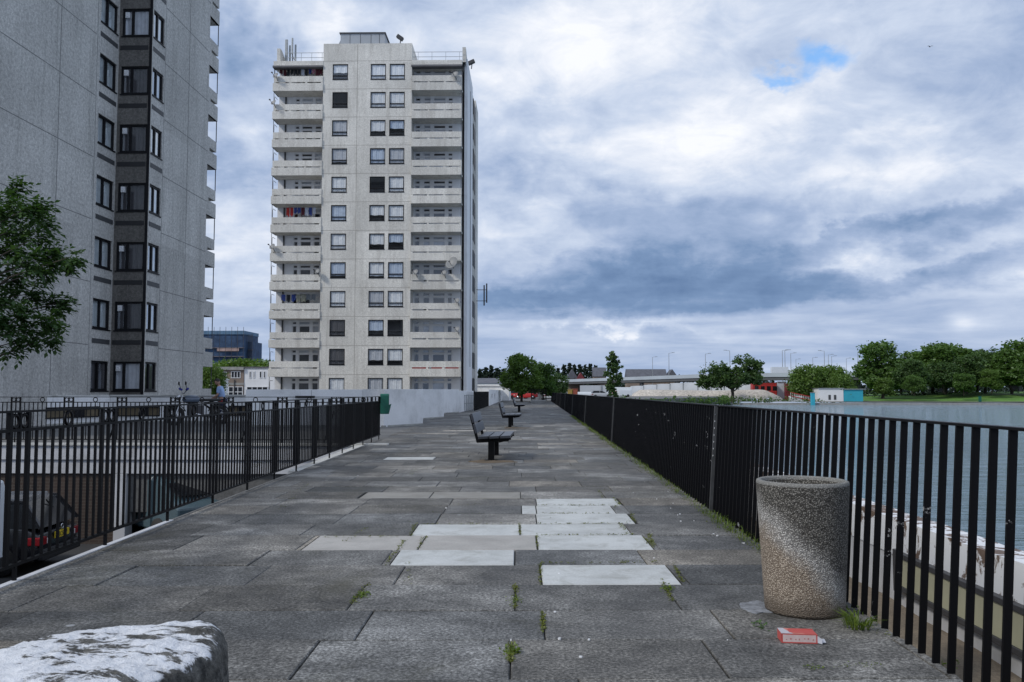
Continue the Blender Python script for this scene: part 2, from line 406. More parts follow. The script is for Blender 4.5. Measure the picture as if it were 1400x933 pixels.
def rock():
    m, nt, b = new_mat('white_daubed_stone'); co = objco(nt)
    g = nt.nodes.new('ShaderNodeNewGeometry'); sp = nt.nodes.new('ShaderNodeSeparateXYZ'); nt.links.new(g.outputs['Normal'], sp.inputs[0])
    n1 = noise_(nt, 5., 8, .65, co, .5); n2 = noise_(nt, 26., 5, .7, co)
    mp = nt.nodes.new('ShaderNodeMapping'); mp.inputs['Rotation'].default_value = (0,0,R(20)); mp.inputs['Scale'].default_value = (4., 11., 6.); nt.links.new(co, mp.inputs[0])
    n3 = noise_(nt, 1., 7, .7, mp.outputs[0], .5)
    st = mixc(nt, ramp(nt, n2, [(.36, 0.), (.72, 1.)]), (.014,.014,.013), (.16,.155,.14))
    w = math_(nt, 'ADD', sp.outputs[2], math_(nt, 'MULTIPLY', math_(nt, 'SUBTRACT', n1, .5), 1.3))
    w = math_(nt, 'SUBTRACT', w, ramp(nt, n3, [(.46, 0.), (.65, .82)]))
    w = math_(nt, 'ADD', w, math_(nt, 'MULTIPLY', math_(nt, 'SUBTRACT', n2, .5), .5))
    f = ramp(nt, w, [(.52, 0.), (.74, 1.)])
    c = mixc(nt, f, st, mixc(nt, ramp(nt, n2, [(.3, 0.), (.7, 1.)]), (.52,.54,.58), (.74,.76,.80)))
    nt.links.new(c, b.inputs['Base Color']); b.inputs['Roughness'].default_value = .8
    bump(nt, b, math_(nt, 'ADD', n2, math_(nt, 'MULTIPLY', n1, 1.5)), .8, .02)
    return m
M_['rock'] = rock()
def peeling():
    m, nt, b = new_mat('peeling_white_paint'); co = posco(nt)
    n1 = noise_(nt, 3.5, 9, .72, co, .6); n2 = noise_(nt, 9., 6, .7, co)
    sp = nt.nodes.new('ShaderNodeSeparateXYZ'); nt.links.new(co, sp.inputs[0])
    e = math_(nt, 'ADD', n1, ramp(nt, sp.outputs[2], [(.0, 0.), (.175, .10)]))
    f = ramp(nt, e, [(.57, 0.), (.60, 1.)])
    c = mixc(nt, f, (.70,.71,.73), mixc(nt, n2, (.05,.035,.028), (.22,.15,.11)))
    nt.links.new(c, b.inputs['Base Color']); b.inputs['Roughness'].default_value = .8
    return m
M_['peeling'] = peeling()
def water():
    m, nt, b = new_mat('lake_water'); co = posco(nt)
    mp = nt.nodes.new('ShaderNodeMapping'); mp.inputs['Scale'].default_value = (.28, 1.15, 1); mp.inputs['Rotation'].default_value = (0,0,R(-12)); nt.links.new(co, mp.inputs[0])
    n1 = noise_(nt, 1.6, 6, .62, mp.outputs[0], .3); n2 = noise_(nt, .12, 4, .6, mp.outputs[0], .8)
    b.inputs['Base Color'].default_value = (.17,.25,.31,1); b.inputs['Roughness'].default_value = .08; b.inputs['Specular IOR Level'].default_value = .55
    h = math_(nt, 'MULTIPLY', n1, ramp(nt, n2, [(.3, .55), (.7, 1.)]))
    n3 = noise_(nt, .45, 5, .6, mp.outputs[0], .6)
    bump(nt, b, math_(nt, 'ADD', h, math_(nt, 'MULTIPLY', n3, 1.6)), .9, .55)
    return m
M_['water'] = water()
def netting():
    m, nt, b = new_mat('blue_scaffold_netting'); co = posco(nt)
    w = noise_(nt, .5, 5, .6, co)
    c = mixc(nt, ramp(nt, w, [(.3, 0.), (.7, 1.)]), (.012,.035,.085), (.045,.10,.20))
    nt.links.new(c, b.inputs['Base Color']); b.inputs['Roughness'].default_value = .7
    return m
M_['netting'] = netting()
# ================================================================== SKY
SUN_DIR = Vector((-.78, -.52, .80)).normalized()      # from the scene towards the sun
def build_sky():
    w = bpy.data.worlds.new('World'); SC.world = w; w.use_nodes = True; nt = w.node_tree; nt.nodes.clear()
    out = nt.nodes.new('ShaderNodeOutputWorld'); bg = nt.nodes.new('ShaderNodeBackground'); bg.inputs[1].default_value = .1
    nt.links.new(bg.outputs[0], out.inputs[0])
    sky = nt.nodes.new('ShaderNodeTexSky'); sky.sky_type = 'NISHITA'; sky.sun_disc = False
    sky.sun_elevation = math.asin(SUN_DIR.z); sky.sun_rotation = math.atan2(SUN_DIR.x, SUN_DIR.y)
    D = nt.nodes.new('ShaderNodeTexCoord').outputs['Generated']
    nrm = nt.nodes.new('ShaderNodeVectorMath'); nrm.operation = 'NORMALIZE'; nt.links.new(D, nrm.inputs[0]); D = nrm.outputs[0]
    sp = nt.nodes.new('ShaderNodeSeparateXYZ'); nt.links.new(D, sp.inputs[0]); x, y, z = sp.outputs
    az0 = math_(nt, 'ARCTAN2', x, y); el0 = math_(nt, 'ARCSINE', z)
    # domain warp so that every cloud edge is ragged
    def vmul(v, s):
        n = nt.nodes.new('ShaderNodeMapping'); n.inputs['Scale'].default_value = s; nt.links.new(v, n.inputs[0]); return n.outputs[0]
    wa = noise_(nt, 4.5, 5, .6, D); wb = noise_(nt, 7.5, 6, .62, vmul(D, (1,1,1.7)))
    wc = noise_(nt, 22., 4, .6, vmul(D, (1,1,1.6)))
    az = math_(nt, 'ADD', az0, math_(nt, 'ADD', math_(nt, 'MULTIPLY', math_(nt, 'SUBTRACT', wa, .5), .34), math_(nt, 'MULTIPLY', math_(nt, 'SUBTRACT', wc, .5), .05)))
    el = math_(nt, 'ADD', el0, math_(nt, 'ADD', math_(nt, 'MULTIPLY', math_(nt, 'SUBTRACT', wb, .5), .13), math_(nt, 'MULTIPLY', math_(nt, 'SUBTRACT', wc, .5), .03)))
    # cloud layer seen in perspective
    zz = math_(nt, 'ADD', math_(nt, 'ABSOLUTE', z), .16)
    cm = nt.nodes.new('ShaderNodeCombineXYZ'); nt.links.new(math_(nt, 'DIVIDE', x, zz), cm.inputs[0]); nt.links.new(math_(nt, 'DIVIDE', y, zz), cm.inputs[1])
    P = cm.outputs[0]
    rot = nt.nodes.new('ShaderNodeMapping'); rot.inputs['Rotation'].default_value = (0,0,R(24)); rot.inputs['Scale'].default_value = (.8, 1.35, 1); nt.links.new(P, rot.inputs[0])
    n1 = noise_(nt, 1.25, 8, .56, rot.outputs[0], .35)
    n2 = noise_(nt, 3.6, 8, .6, rot.outputs[0], .25)
    n3 = noise_(nt, 5.5, 9, .58, vmul(D, (1,1,2.1)), .5)
    n4 = noise_(nt, 13., 8, .62, vmul(D, (1,1,1.75)), .6)
    v = math_(nt, 'MULTIPLY_ADD', math_(nt, 'SUBTRACT', n1, .5), .34, .72)
    v = math_(nt, 'MULTIPLY_ADD', math_(nt, 'SUBTRACT', n4, .5), .42, v)
    v = math_(nt, 'MULTIPLY_ADD', math_(nt, 'SUBTRACT', n2, .5), .26, v)
    v = math_(nt, 'MULTIPLY_ADD', math_(nt, 'SUBTRACT', n3, .5), .62, v)
    def ang(px, py):
        d = ray(px, py).normalized(); return math.atan2(d.x, d.y), math.asin(d.z)
    def blob(px, py, sx, sy, rotdeg=0, warped=True):
        """soft cloud mass centred on a direction; sx, sy in pixels of the long lens, tilt in degrees"""
        a0, e0 = ang(px, py); A, E = (az, el) if warped else (az0, el0)
        da = math_(nt, 'SUBTRACT', A, a0); de = math_(nt, 'SUBTRACT', E, e0)
        c, s_ = math.cos(R(rotdeg)), math.sin(R(rotdeg))
        u = math_(nt, 'MULTIPLY', math_(nt, 'ADD', math_(nt, 'MULTIPLY', da, c), math_(nt, 'MULTIPLY', de, s_)), F/sx)
        w_ = math_(nt, 'MULTIPLY', math_(nt, 'SUBTRACT', math_(nt, 'MULTIPLY', de, c), math_(nt, 'MULTIPLY', da, s_)), F/sy)
        q = math_(nt, 'ADD', math_(nt, 'MULTIPLY', u, u), math_(nt, 'MULTIPLY', w_, w_))
        return math_(nt, 'POWER', 2.718, math_(nt, 'MULTIPLY', q, -1.))
    MASSES = [  # px, py, sx, sy, tilt, weight
        (820, 80, 200, 90, 10, .20), (1010, 180, 190, 45, 18, .18), (1230, 190, 60, 35, 0, .16), (760, 210, 70, 40, 20, .14),
        (420, 45, 60, 40, 0, .20), (325, 320, 70, 60, 0, .16), (320, 150, 40, 60, 0, .10), (325, 60, 45, 60, 0, -.22), (330, 230, 60, 36, 0, -.18),
        (700, 235, 70, 34, 12, -.20), (745, 155, 60, 26, 20, -.14), (1290, 110, 130, 60, 10, -.06),
        (920, 290, 220, 26, -4, -.14), (1130, 335, 280, 22, 10, -.13), (1330, 290, 130, 20, 14, -.10), (1300, 370, 140, 18, 12, -.14),
        (1160, 255, 240, 16, 12, .08), (1200, 300, 180, 10, 14, .12), (720, 290, 60, 25, 0, .12), (730, 385, 70, 14, -4, .18), (760, 345, 70, 14, 5, .10),
        (1150, 372, 150, 10, 8, .14), (1340, 420, 110, 22, 10, .16), (1385, 340, 50, 22, 20, .14), (1290, 335, 150, 42, 10, .10), (1330, 250, 120, 40, 5, .05),
    ]
    for px, py, sx, sy, rd, wt in MASSES:
        v = math_(nt, 'MULTIPLY_ADD', blob(px, py, sx, sy, rd), wt, v)
    # the dark base of the cloud bank with its flat lower edge
    a0, e0 = ang(900, 436)
    edge = math_(nt, 'SUBTRACT', math_(nt, 'ADD', el0, math_(nt, 'MULTIPLY', math_(nt, 'SUBTRACT', wb, .5), .03)), math_(nt, 'MULTIPLY_ADD', math_(nt, 'SUBTRACT', az0, a0), .05, e0))
    above = ramp(nt, math_(nt, 'MULTIPLY_ADD', edge, 60., .5), [(.3, 0.), (.85, 1.)])
    bank = math_(nt, 'MULTIPLY', blob(890, 412, 340, 44, 0), above)
    v = math_(nt, 'MULTIPLY_ADD', bank, -.37, v)
    v = math_(nt, 'MULTIPLY_ADD', math_(nt, 'MULTIPLY', blob(960, 365, 320, 60, 3), above), -.15, v)
    # thin layers under it, towards the horizon
    lay = noise_(nt, 3.2, 7, .58, vmul(D, (1.4,1.4,13)), .3)
    below = ramp(nt, math_(nt, 'MULTIPLY_ADD', el0, 1., 0.), [(.05, 1.), (.095, 0.)])
    hz = math_(nt, 'MULTIPLY_ADD', math_(nt, 'SUBTRACT', lay, .5), .75, .60)
    hz = math_(nt, 'MULTIPLY_ADD', blob(790, 447, 160, 9, 2), .26, hz)
    hz = math_(nt, 'MULTIPLY_ADD', blob(1316, 441, 15, 10, 0, False), .30, hz)
    hz = math_(nt, 'MULTIPLY_ADD', blob(1000, 470, 260, 12, 2), -.05, hz)
    under = math_(nt, 'SUBTRACT', 1., ramp(nt, math_(nt, 'MULTIPLY_ADD', edge, 40., .5), [(.25, 0.), (.8, 1.)]))
    um = math_(nt, 'MAXIMUM', below, math_(nt, 'MULTIPLY', under, ramp(nt, blob(900, 400, 520, 160, 0, False), [(.2, 0.), (.7, 1.)])))
    vm = nt.nodes.new('ShaderNodeMix'); vm.data_type = 'FLOAT'
    nt.links.new(um, vm.inputs[0]); nt.links.new(v, vm.inputs[2]); nt.links.new(hz, vm.inputs[3]); v = vm.outputs[0]
    K = 8.0
    cl = ramp(nt, v, [(.06, (.10,.175,.33)), (.36, (.19,.29,.475)), (.58, (.355,.45,.64)), (.78, (.57,.65,.80)), (1.05, (.90,.92,.97))])
    clk = nt.nodes.new('ShaderNodeVectorMath'); clk.operation = 'SCALE'; clk.inputs['Scale'].default_value = K; nt.links.new(cl, clk.inputs[0])
    # hole in the clouds
    hole = ramp(nt, math_(nt, 'MAXIMUM', blob(1112, 84, 40, 24, 8), math_(nt, 'MULTIPLY', blob(1062, 108, 38, 13, -8), .9)), [(.30, 0.), (.62, .35), (1., .95)])
    sk = nt.nodes.new('ShaderNodeVectorMath'); sk.operation = 'SCALE'; sk.inputs['Scale'].default_value = 1.; nt.links.new(sky.outputs[0], sk.inputs[0])
    tint = mixc(nt, 1., sk.outputs[0], (.75,1.0,1.15), 'MULTIPLY')
    blue = nt.nodes.new('ShaderNodeVectorMath'); blue.operation = 'MULTIPLY_ADD'; nt.links.new(tint, blue.inputs[0])
    blue.inputs[1].default_value = (1.,1.,1.); blue.inputs[2].default_value = (.5,1.2,2.5)
    col = mixc(nt, hole, clk.outputs[0], blue.outputs[0])
    nt.links.new(col, bg.inputs[0])
    w.cycles.sampling_method = 'MANUAL' if hasattr(w, 'cycles') else None
    w.cycles.sample_map_resolution = 1024
build_sky()
sd = bpy.data.lights.new('sun', 'SUN'); sd.energy = 1.5; sd.angle = R(10); sd.color = (1., .95, .86)
sun = bpy.data.objects.new('sun', sd); C.objects.link(sun); sun.rotation_euler = SUN_DIR.to_track_quat('Z', 'Y').to_euler(); sun.location = (-40,-30,60)
vs = SC.view_settings; vs.view_transform = 'Standard'; vs.look = 'None'; vs.exposure = 0.42; vs.gamma = 1.0; vs.use_curve_mapping = False
SC.cycles.max_bounces = 6; SC.cycles.transparent_max_bounces = 12; SC.cycles.use_denoising = True
SC.cycles.caustics_reflective = False; SC.cycles.caustics_refractive = False

# ================================================================== GROUND AND WATER
WL = G(0, 805); WC = G(521, 600)                 # near-left walkway edge, far corner of the left fence
LD = (WC-WL).normalized()                         # direction of the left fence
def left_at(Y): return WL + LD*((Y-WL.y)/LD.y)
RX = 1.86                                         # right edge of the paving
DY = 20.0                                         # edge of the far deck above the courtyard
COURT = -2.35
m = MB(); m.add([(-900,216,-1.35),(1600,216,-1.35),(5000,7000,-1.35),(-5000,7000,-1.35)], [(0,1,2,3)])
struct(m.build('far_land', M_['land']))
m = MB(); m.add([(3.0,-30,-2.15),(2200,-30,-2.15),(2200,217.5,-2.15),(-20,217.5,-2.15),(3.0,120,-2.15)], [(0,1,2,3,4)])
struct(m.build('water', M_['water']))
# quay edge and sloping lawn on the far shore
m = MB(); m.box(47, 1500, 215.2, 216.2, -2.4, -1.55); struct(m.build('shore_edge', M_['concrete']))
m = MB()
nx, ny = 60, 6; P = []
for j in range(ny+1):
    for i in range(nx+1):
        X = 74 + (i/nx)*620; Y = 216.3 + j*14
        edgef = min(1, i/6)
        P.append((X, Y, -1.52 + (1-math.cos(min(1, j/4)*PI))/2*2.6*edgef + .12*mnoise.noise((X*.05,Y*.05,0))))
m.add(P, [(j*(nx+1)+i, j*(nx+1)+i+1, (j+1)*(nx+1)+i+1, (j+1)*(nx+1)+i) for j in range(ny) for i in range(nx)], True)
struct(m.build('lawn', M_['grass']))
# high land on this side: deck level, beyond the courtyard
m = MB(); cx = left_at(DY).x
m.prism([(-160,DY+.1),(cx+.05,DY+.1),(cx+.05+LD.x*3,DY+3),(-3.9,DY+6),(RX-.05,DY+8),(RX-.05,118),(4.,122),(22,150),(40,190),(47.5,215),(47.5,640),(-700,640),(-700,DY+.1)], -1.6, -.012)
struct(m.build('deck', M_['deck']))
# walkway body
m = MB()
e0 = left_at(-6); e1 = left_at(DY+8)
m.prism([(e0.x,-6),(RX,-6),(RX,DY+8),(e1.x,DY+8),(e1.x,DY+7)], -3.2, -.014)
struct(m.build('walkway_base', M_['slab_joint']))

# paving slabs: rows slightly skew to the fence, each slab a real slab with an open joint
def clip(poly, a, b):
    """keep the part of a 2-D polygon on the left of the line a->b"""
    out = []; n = len(poly)
    def sd_(p): return (b[0]-a[0])*(p[1]-a[1])-(b[1]-a[1])*(p[0]-a[0])
    for i in range(n):
        p, q = poly[i], poly[(i+1) % n]; sp_, sq = sd_(p), sd_(q)
        if sp_ >= 0: out.append(p)
        if sp_*sq < 0:
            t = sp_/(sp_-sq); out.append((p[0]+(q[0]-p[0])*t, p[1]+(q[1]-p[1])*t))
    return out
PV = Vector((ray(708,535).x, ray(708,535).y)).normalized()          # along the joints
th = R(2.1); PU = Vector((math.cos(th), math.sin(th)))              # along the rows
def rowcol(px, py):
    g = G(px, py); return g
ROW = .624; LEN = .97
rows_y = []                                                          # measured joints at px 708
for py in (929.,874.6,834.8,800.,772.7,752.,732.,716.7,702.7,691.5,681.5): rows_y.append(G(708, py))
O0 = Vector((rows_y[0].x, rows_y[0].y))
step = ((Vector((rows_y[-1].x, rows_y[-1].y))-O0).length)/(len(rows_y)-1)
def rowpos(j):
    if 0 <= j < len(rows_y): return (Vector((rows_y[j].x, rows_y[j].y))-O0).dot(PV)
    return j*step if j > 0 else j*step
rng = random.Random(11)
slabs = MB(); tints = []
pale = MB(); ptints = []
far_pale = {}
def add_slab(j, a0, a1, kind=None, tint=None):
    v0 = rowpos(j); v1 = rowpos(j+1); g = rng.uniform(.0018, .0045) if not kind else rng.uniform(.005, .008)
    pts = []
    gv = g if not kind else .010+.006*max(0, min(j, 7)-5)
    for a, v in ((a0+g, v0+gv), (a1-g, v0+gv), (a1-g, v1-gv), (a0+g, v1-gv)):
        p = O0 + PU*a + PV*v; pts.append((p.x, p.y))
    for a, b in EDGES:
        pts = clip(pts, a, b)
        if len(pts) < 3: return
    z = rng.uniform(-.0035, .0035); tx = rng.uniform(-.003, .003); ty = rng.uniform(-.003, .003)
    cx_ = sum(p[0] for p in pts)/len(pts); cy_ = sum(p[1] for p in pts)/len(pts)
    mb, tl = (pale, ptints) if kind else (slabs, tints)
    n = len(pts); top = [(p[0], p[1], z+(p[0]-cx_)*tx+(p[1]-cy_)*ty) for p in pts]
    # a small worn chamfer round the top
    ins = [(p[0]+(cx_-p[0])*.012, p[1]+(cy_-p[1])*.016, p[2]) for p in top]
    low = [(p[0], p[1], p[2]-.005) for p in top]; bot = [(p[0], p[1], -.013) for p in top]
    mb.add(ins+low+bot, [tuple(range(n))]+[(i,n+i,n+(i+1)%n,(i+1)%n) for i in range(n)]+[(n+i,2*n+i,2*n+(i+1)%n,n+(i+1)%n) for i in range(n)])
    if tint is None:
        t = rng.gauss(.116, .024); t = max(.07, min(.19, t)); wv = rng.uniform(-.03, .045)
        if rng.random() < .10: t *= 1.35; wv += .06
        tint = (t*(1.01+wv*.8), t*1.0, t*(.965-wv))
    tl.extend([tint]*(1+2*n))
YF = 121.0; e2 = left_at(-5)
EDGES = [((e2.x,-5),(RX,-5)), ((RX,-5),(RX,YF)), ((RX,YF),(-9,YF)), ((-8.2,YF),(left_at(DY+2).x,DY+2)) , ((left_at(DY+2).x,DY+2),(e2.x,-5))]
def u_at(px, py):
    g = G(px, py); d = Vector((g.x,g.y))-O0
    # solve d = PU*a + PV*v
    det = PU.x*PV.y-PU.y*PV.x
    return (d.x*PV.y-d.y*PV.x)/det
# pale replacement slabs, as (row, from px, to px, py of the row middle, shade)
LIGHT = (.505,.52,.515); BEIGE = (.40,.385,.365); DULL = (.27,.26,.24)
PALE = {3: [], 4: []}
def prow(j, py, cells): PALE[j] = [(u_at(a, py), u_at(b, py), c) for a, b, c in cells]
prow(3, 785, [(739, 921, LIGHT)])
prow(4, 762, [(540, 704, LIGHT)])
prow(5, 742, [(424, 577, BEIGE), (577, 734, BEIGE), (734, 887, LIGHT)])
prow(6, 724, [(567, 711, LIGHT), (711, 859, LIGHT)])
prow(7, 709, [(733, 863, LIGHT)])
prow(8, 697, [(713, 733, LIGHT), (733, 839, LIGHT)])
prow(9, 686.5, [(733, 847, LIGHT)])
prow(10, 677, [(497, 590, DULL), (590, 712, DULL), (712, 825, (.17,.165,.155))])
PALE_FAR = {19: [(u_at(545,617.5), u_at(606,617.5), LIGHT)]}
for j in range(-8, 190):
    off = rng.uniform(0, LEN)
    if j < 11:
        # joints seen in the photograph
        known = {-1: 505, 0: 698, 1: 743, 2: 704, 3: 739, 4: 704, 5: 577, 6: 567, 7: 733, 8: 733, 9: 733, 10: 712}
        ky = {-1: 900, 0: 900, 1: 852, 2: 818, 3: 785, 4: 762, 5: 742, 6: 724, 7: 709, 8: 697, 9: 686, 10: 677}
        if j in known: off = u_at(known[j], ky[j]) % LEN
    special = PALE.get(j) or PALE_FAR.get(j)
    if j > 12 and not special and rng.random() < .16:
        # further patches of paler slabs up the walkway
        a = rng.uniform(-2.6, .3); special = [(a, a+LEN, rng.choice([DULL, (.22,.21,.2), (.38,.36,.33)]))]
        if rng.random() < .5: special.append((a+LEN, a+2*LEN, (.30,.28,.26)))
    special = special or []
    for a, b, c in special:
        if c[0] > .2: add_slab(j, a, b, 'pale', c)
        else: add_slab(j, a, b, None, c)
    lo, hi = -10.0, 3.6
    k0 = math.floor((lo-off)/LEN)
    a = off + k0*LEN
    while a < hi:
        L = LEN
        segs = [(a, a+L)]
        for s0, s1, _ in special:
            ns = []
            for q0, q1 in segs:
                if s1 <= q0+.01 or s0 >= q1-.01: ns.append((q0, q1)); continue
                if s0-q0 > .03: ns.append((q0, s0))
                if q1-s1 > .03: ns.append((s1, q1))
            segs = ns
        for q0, q1 in segs: add_slab(j, q0, q1)
        a += L
def finish(mb, tl, name, mat):
    o = mb.build(name, mat)
    me = o.data; at = me.color_attributes.new('tint', 'FLOAT_COLOR', 'CORNER')
    buf = []
    for p in me.polygons: buf.extend(list(tl[p.index])+[1.0] if False else (list(tl[p.index])+[1.0])*len(p.loop_indices))
    at.data.foreach_set('color', buf)
    return struct(o)
finish(slabs, tints, 'walkway', M_['slab'])
finish(pale, ptints, 'pale_paving', M_['slab_pale'])

# white-painted kerb along the left edge
m = MB()
def kerb_seg(Y0, Y1, w, mt):
    a, b = left_at(Y0), left_at(Y1); nl = Vector((-LD.y, LD.x, 0))
    m.m = mt
    m.add([a+Vector((0,0,.006)), b+Vector((0,0,.006)), b+nl*w+Vector((0,0,.006)), a+nl*w+Vector((0,0,.006)), a+nl*w+Vector((0,0,-.9)), b+nl*w+Vector((0,0,-.9)), b+Vector((0,0,-.9)), a+Vector((0,0,-.9))],
          [(0,1,2,3),(3,2,5,4),(0,3,4,7),(1,6,5,2),(0,7,6,1)])
kerb_seg(-4, 8.3, .05, 0); kerb_seg(8.31, 13.4, .035, 1); kerb_seg(13.41, DY-.02, .16, 2)
struct(m.build('kerb', [M_['fascia'], M_['deck'], M_['kerb']]))
# lower courtyard
m = MB(); m.add([(-90,-12,COURT),(e0.x+3,-12,COURT),(cx+3,DY+8,COURT),(-90,DY+8,COURT)], [(0,1,2,3)])
struct(m.build('courtyard', M_['asphalt']))
# strip of bare earth below the right-hand fence
m = MB(); P = []; nx, ny = 8, 160
for j in range(ny+1):
    for i in range(nx+1):
        X = RX + i/nx*1.26; Y = -4 + j*.78
        P.append((X, Y, -.55 + .05*mnoise.noise((X*2.3,Y*1.1,3)) + .04*mnoise.noise((X*6,Y*4,1)) + max(0, .30-(i/nx)*1.0)*.6))
m.add(P, [(j*(nx+1)+i, j*(nx+1)+i+1, (j+1)*(nx+1)+i+1, (j+1)*(nx+1)+i) for j in range(ny) for i in range(nx)], True)
struct(m.build('earth_strip', M_['earth']))
# ================================================================== TOWERS
def facade(mb, L, z0, z1, holes, t=.14, x0=0.):
    """wall sheet in the local x-z plane facing -y, with rectangular openings and their reveals"""
    xs = sorted(set([x0, x0+L]+[h[0] for h in holes]+[h[1] for h in holes])); zs = sorted(set([z0, z1]+[h[2] for h in holes]+[h[3] for h in holes]))
    def inside(x, z): return any(h[0] < x < h[1] and h[2] < z < h[3] for h in holes)
    for i in range(len(xs)-1):
        j = 0
        while j < len(zs)-1:
            if inside((xs[i]+xs[i+1])/2, (zs[j]+zs[j+1])/2): j += 1; continue
            k = j
            while k+1 < len(zs)-1 and not inside((xs[i]+xs[i+1])/2, (zs[k+1]+zs[k+2])/2): k += 1
            mb.add([(xs[i],0,zs[j]),(xs[i+1],0,zs[j]),(xs[i+1],0,zs[k+1]),(xs[i],0,zs[k+1])], [(0,1,2,3)]); j = k+1
    for a, b, c, d in holes:
        mb.add([(a,0,c),(a,t,c),(b,0,c),(b,t,c),(a,0,d),(a,t,d),(b,0,d),(b,t,d)], [(0,2,3,1),(4,5,7,6),(0,1,5,4),(2,6,7,3)])
def window(parent, M, x0, x1, z0, z1, depth=.10, split='V', fr=.07, curtain=None, rng=random, frac=.5, curt_cover=1., tilt=False, gm='glass'):
    """window > pane, curtain in a wall frame M (x along, y inward)"""
    m = MB(M); y0, y1 = depth-.05, depth+.03
    m.box(x0, x1, y0, y1, z0, z0+fr); m.box(x0, x1, y0, y1, z1-fr, z1); m.box(x0, x0+fr, y0, y1, z0+fr, z1-fr); m.box(x1-fr, x1, y0, y1, z0+fr, z1-fr)
    if split == 'V':
        c = x0+(x1-x0)*frac; m.box(c-fr*.6, c+fr*.6, y0, y1, z0+fr, z1-fr)
    elif split == 'H':
        c = z0+(z1-z0)*frac; m.box(x0+fr, x1-fr, y0, y1, c-fr*.55, c+fr*.55)
    m.box(x0-.02, x1+.02, -.035, depth+.02, z0-.05, z0+.001)
    w = m.build('window', M_['frame_black'], parent, world=True)
    g = MB(M); g.add([(x0+fr*.5,depth,z0+fr*.5),(x1-fr*.5,depth,z0+fr*.5),(x1-fr*.5,depth,z1-fr*.5),(x0+fr*.5,depth,z1-fr*.5)], [(0,1,2,3)])
    g.build('pane', M_[gm], w, world=True)
    if curtain:
        c = MB(M); n = 22; P = []
        za = z1-.02; zb = z0+.02 + (z1-z0)*(1-curt_cover)
        ph = rng.uniform(0, 6); ph2 = rng.uniform(0, 6)
        for i in range(n+1):
            x = x0+.02+(x1-x0-.04)*i/n; y = depth+.055+.02*math.sin(i*1.9+ph)+.015*math.sin(i*.7+ph2)
            P += [(x,y,zb+.02*math.sin(i*.5+ph)),(x,y,za)]
        c.add(P, [(2*i,2*i+2,2*i+3,2*i+1) for i in range(n)], True)
        c.build('curtain', M_[curtain], w, world=True)
    return w
STORY = 2.61
# ---------------------------------------------------------------- pale tower at the end of the walkway
TY = 75.6
tc = WY(498, 535, TY); TROT = -R(0.6)+YAW*.75
tower = thing('tower_block', 'pale pebble-dashed tower block with corner balconies standing behind the low white wall', 'tower block', (tc.x, TY, 0), TROT, 'tower blocks beside the walkway')
T = wm(tower)
top_n = 12
wt = [2.47+STORY*k for k in range(top_n)]              # window heads
rngT = random.Random(3)
# central bay
BX = 4.06
wins = [(-3.2,-1.79),(.29,1.69),(2.03,3.43)]
holes = [(a, b, z-1.43, z) for z in wt for a, b in wins]
m = MB(T); facade(m, 2*BX, 0, 33.1, holes, .14, -BX)
m.add([(-BX,0,0),(-BX,1.7,0),(-BX,1.7,33.1),(-BX,0,33.1)], [(0,1,2,3)]); m.add([(BX,0,0),(BX,1.7,0),(BX,1.7,33.1),(BX,0,33.1)], [(0,1,2,3)])
m.add([(-BX,0,33.1),(BX,0,33.1),(BX,9,33.1),(-BX,9,33.1)], [(0,1,2,3)])
m.add([(-BX,1.7,31.3),(-BX,9,31.3),(-BX,9,33.1),(-BX,1.7,33.1)], [(0,1,2,3)]); m.add([(BX,1.7,31.3),(BX,9,31.3),(BX,9,33.1),(BX,1.7,33.1)], [(0,1,2,3)])
m.add([(-BX,9,31.3),(BX,9,31.3),(BX,9,33.1),(-BX,9,33.1)], [(0,1,2,3)])
# shallow vertical and horizontal panel joints
m.m = 1
for k in range(top_n): m.box(-BX+.01, BX-.01, -.004, .01, wt[k]+.27, wt[k]+.305)
m.box(-.95, -.91, -.005, .01, .2, 33.0)
m.build('bay', [M_['tower_pale'], M_['joint_pale']], tower, world=True)
m = MB(T); m.box(-BX+.2, BX-.2, 1.0, 1.05, .1, 33.0); m.build('inner_wall', M_['dark_curtain'], tower, world=True)
for k, z in enumerate(wt):
    for i, (a, b) in enumerate(wins):
        r = rngT.random()
        cur = 'net_curtain' if r < .52 else 'grey_curtain' if r < .66 else 'blue_curtain' if r < .78 else 'dark_curtain' if r < .88 else None
        cover = 1. if rngT.random() < .6 else rngT.uniform(.55, .9)
        window(tower, T, a, b, z-1.43, z, depth=.07, split='H', frac=.24, curtain=cur, rng=rngT, curt_cover=cover)
# main block: back walls of the balconies, flanks, roof
XL, XR, DEP = -8.55, 8.75, 17.6
def balcony_wall(x0, x1, lay):
    m = MB(T @ Matrix.Translation((0,1.6,0)))
    hs = [(x0+a, x0+b, z-c, z-d) for z in wt for a, b, c, d in lay]
    facade(m, x1-x0, 0, 31.3, hs, .1, x0)
    m.build('balcony_back_wall', M_['white_render'], tower, world=True)
layL = [(1.55,1.93,1.35,.42),(1.55,1.93,.30,.02),(2.18,3.15,1.35,.42),(2.18,3.15,.30,.02),(3.42,3.98,2.0,.42),(3.42,3.98,.30,.02),(4.15,4.45,1.35,.02)]
layR = [(.15,.60,1.35,.42),(.15,.60,.30,.02),(.95,1.55,2.0,.42),(.95,1.55,.30,.02),(1.85,2.95,1.35,.42),(1.85,2.95,.30,.02),(3.2,3.62,1.35,.42),(3.2,3.62,.30,.02)]
balcony_wall(XL, -BX, layL); balcony_wall(BX, XR-.15, layR)
m = MB(T)
m.add([(XL,1.6,0),(XL,DEP,0),(XL,DEP,31.3),(XL,1.6,31.3)], [(0,1,2,3)])
m.add([(XL,DEP,0),(XR,DEP,0),(XR,DEP,31.3),(XL,DEP,31.3)], [(0,1,2,3)])
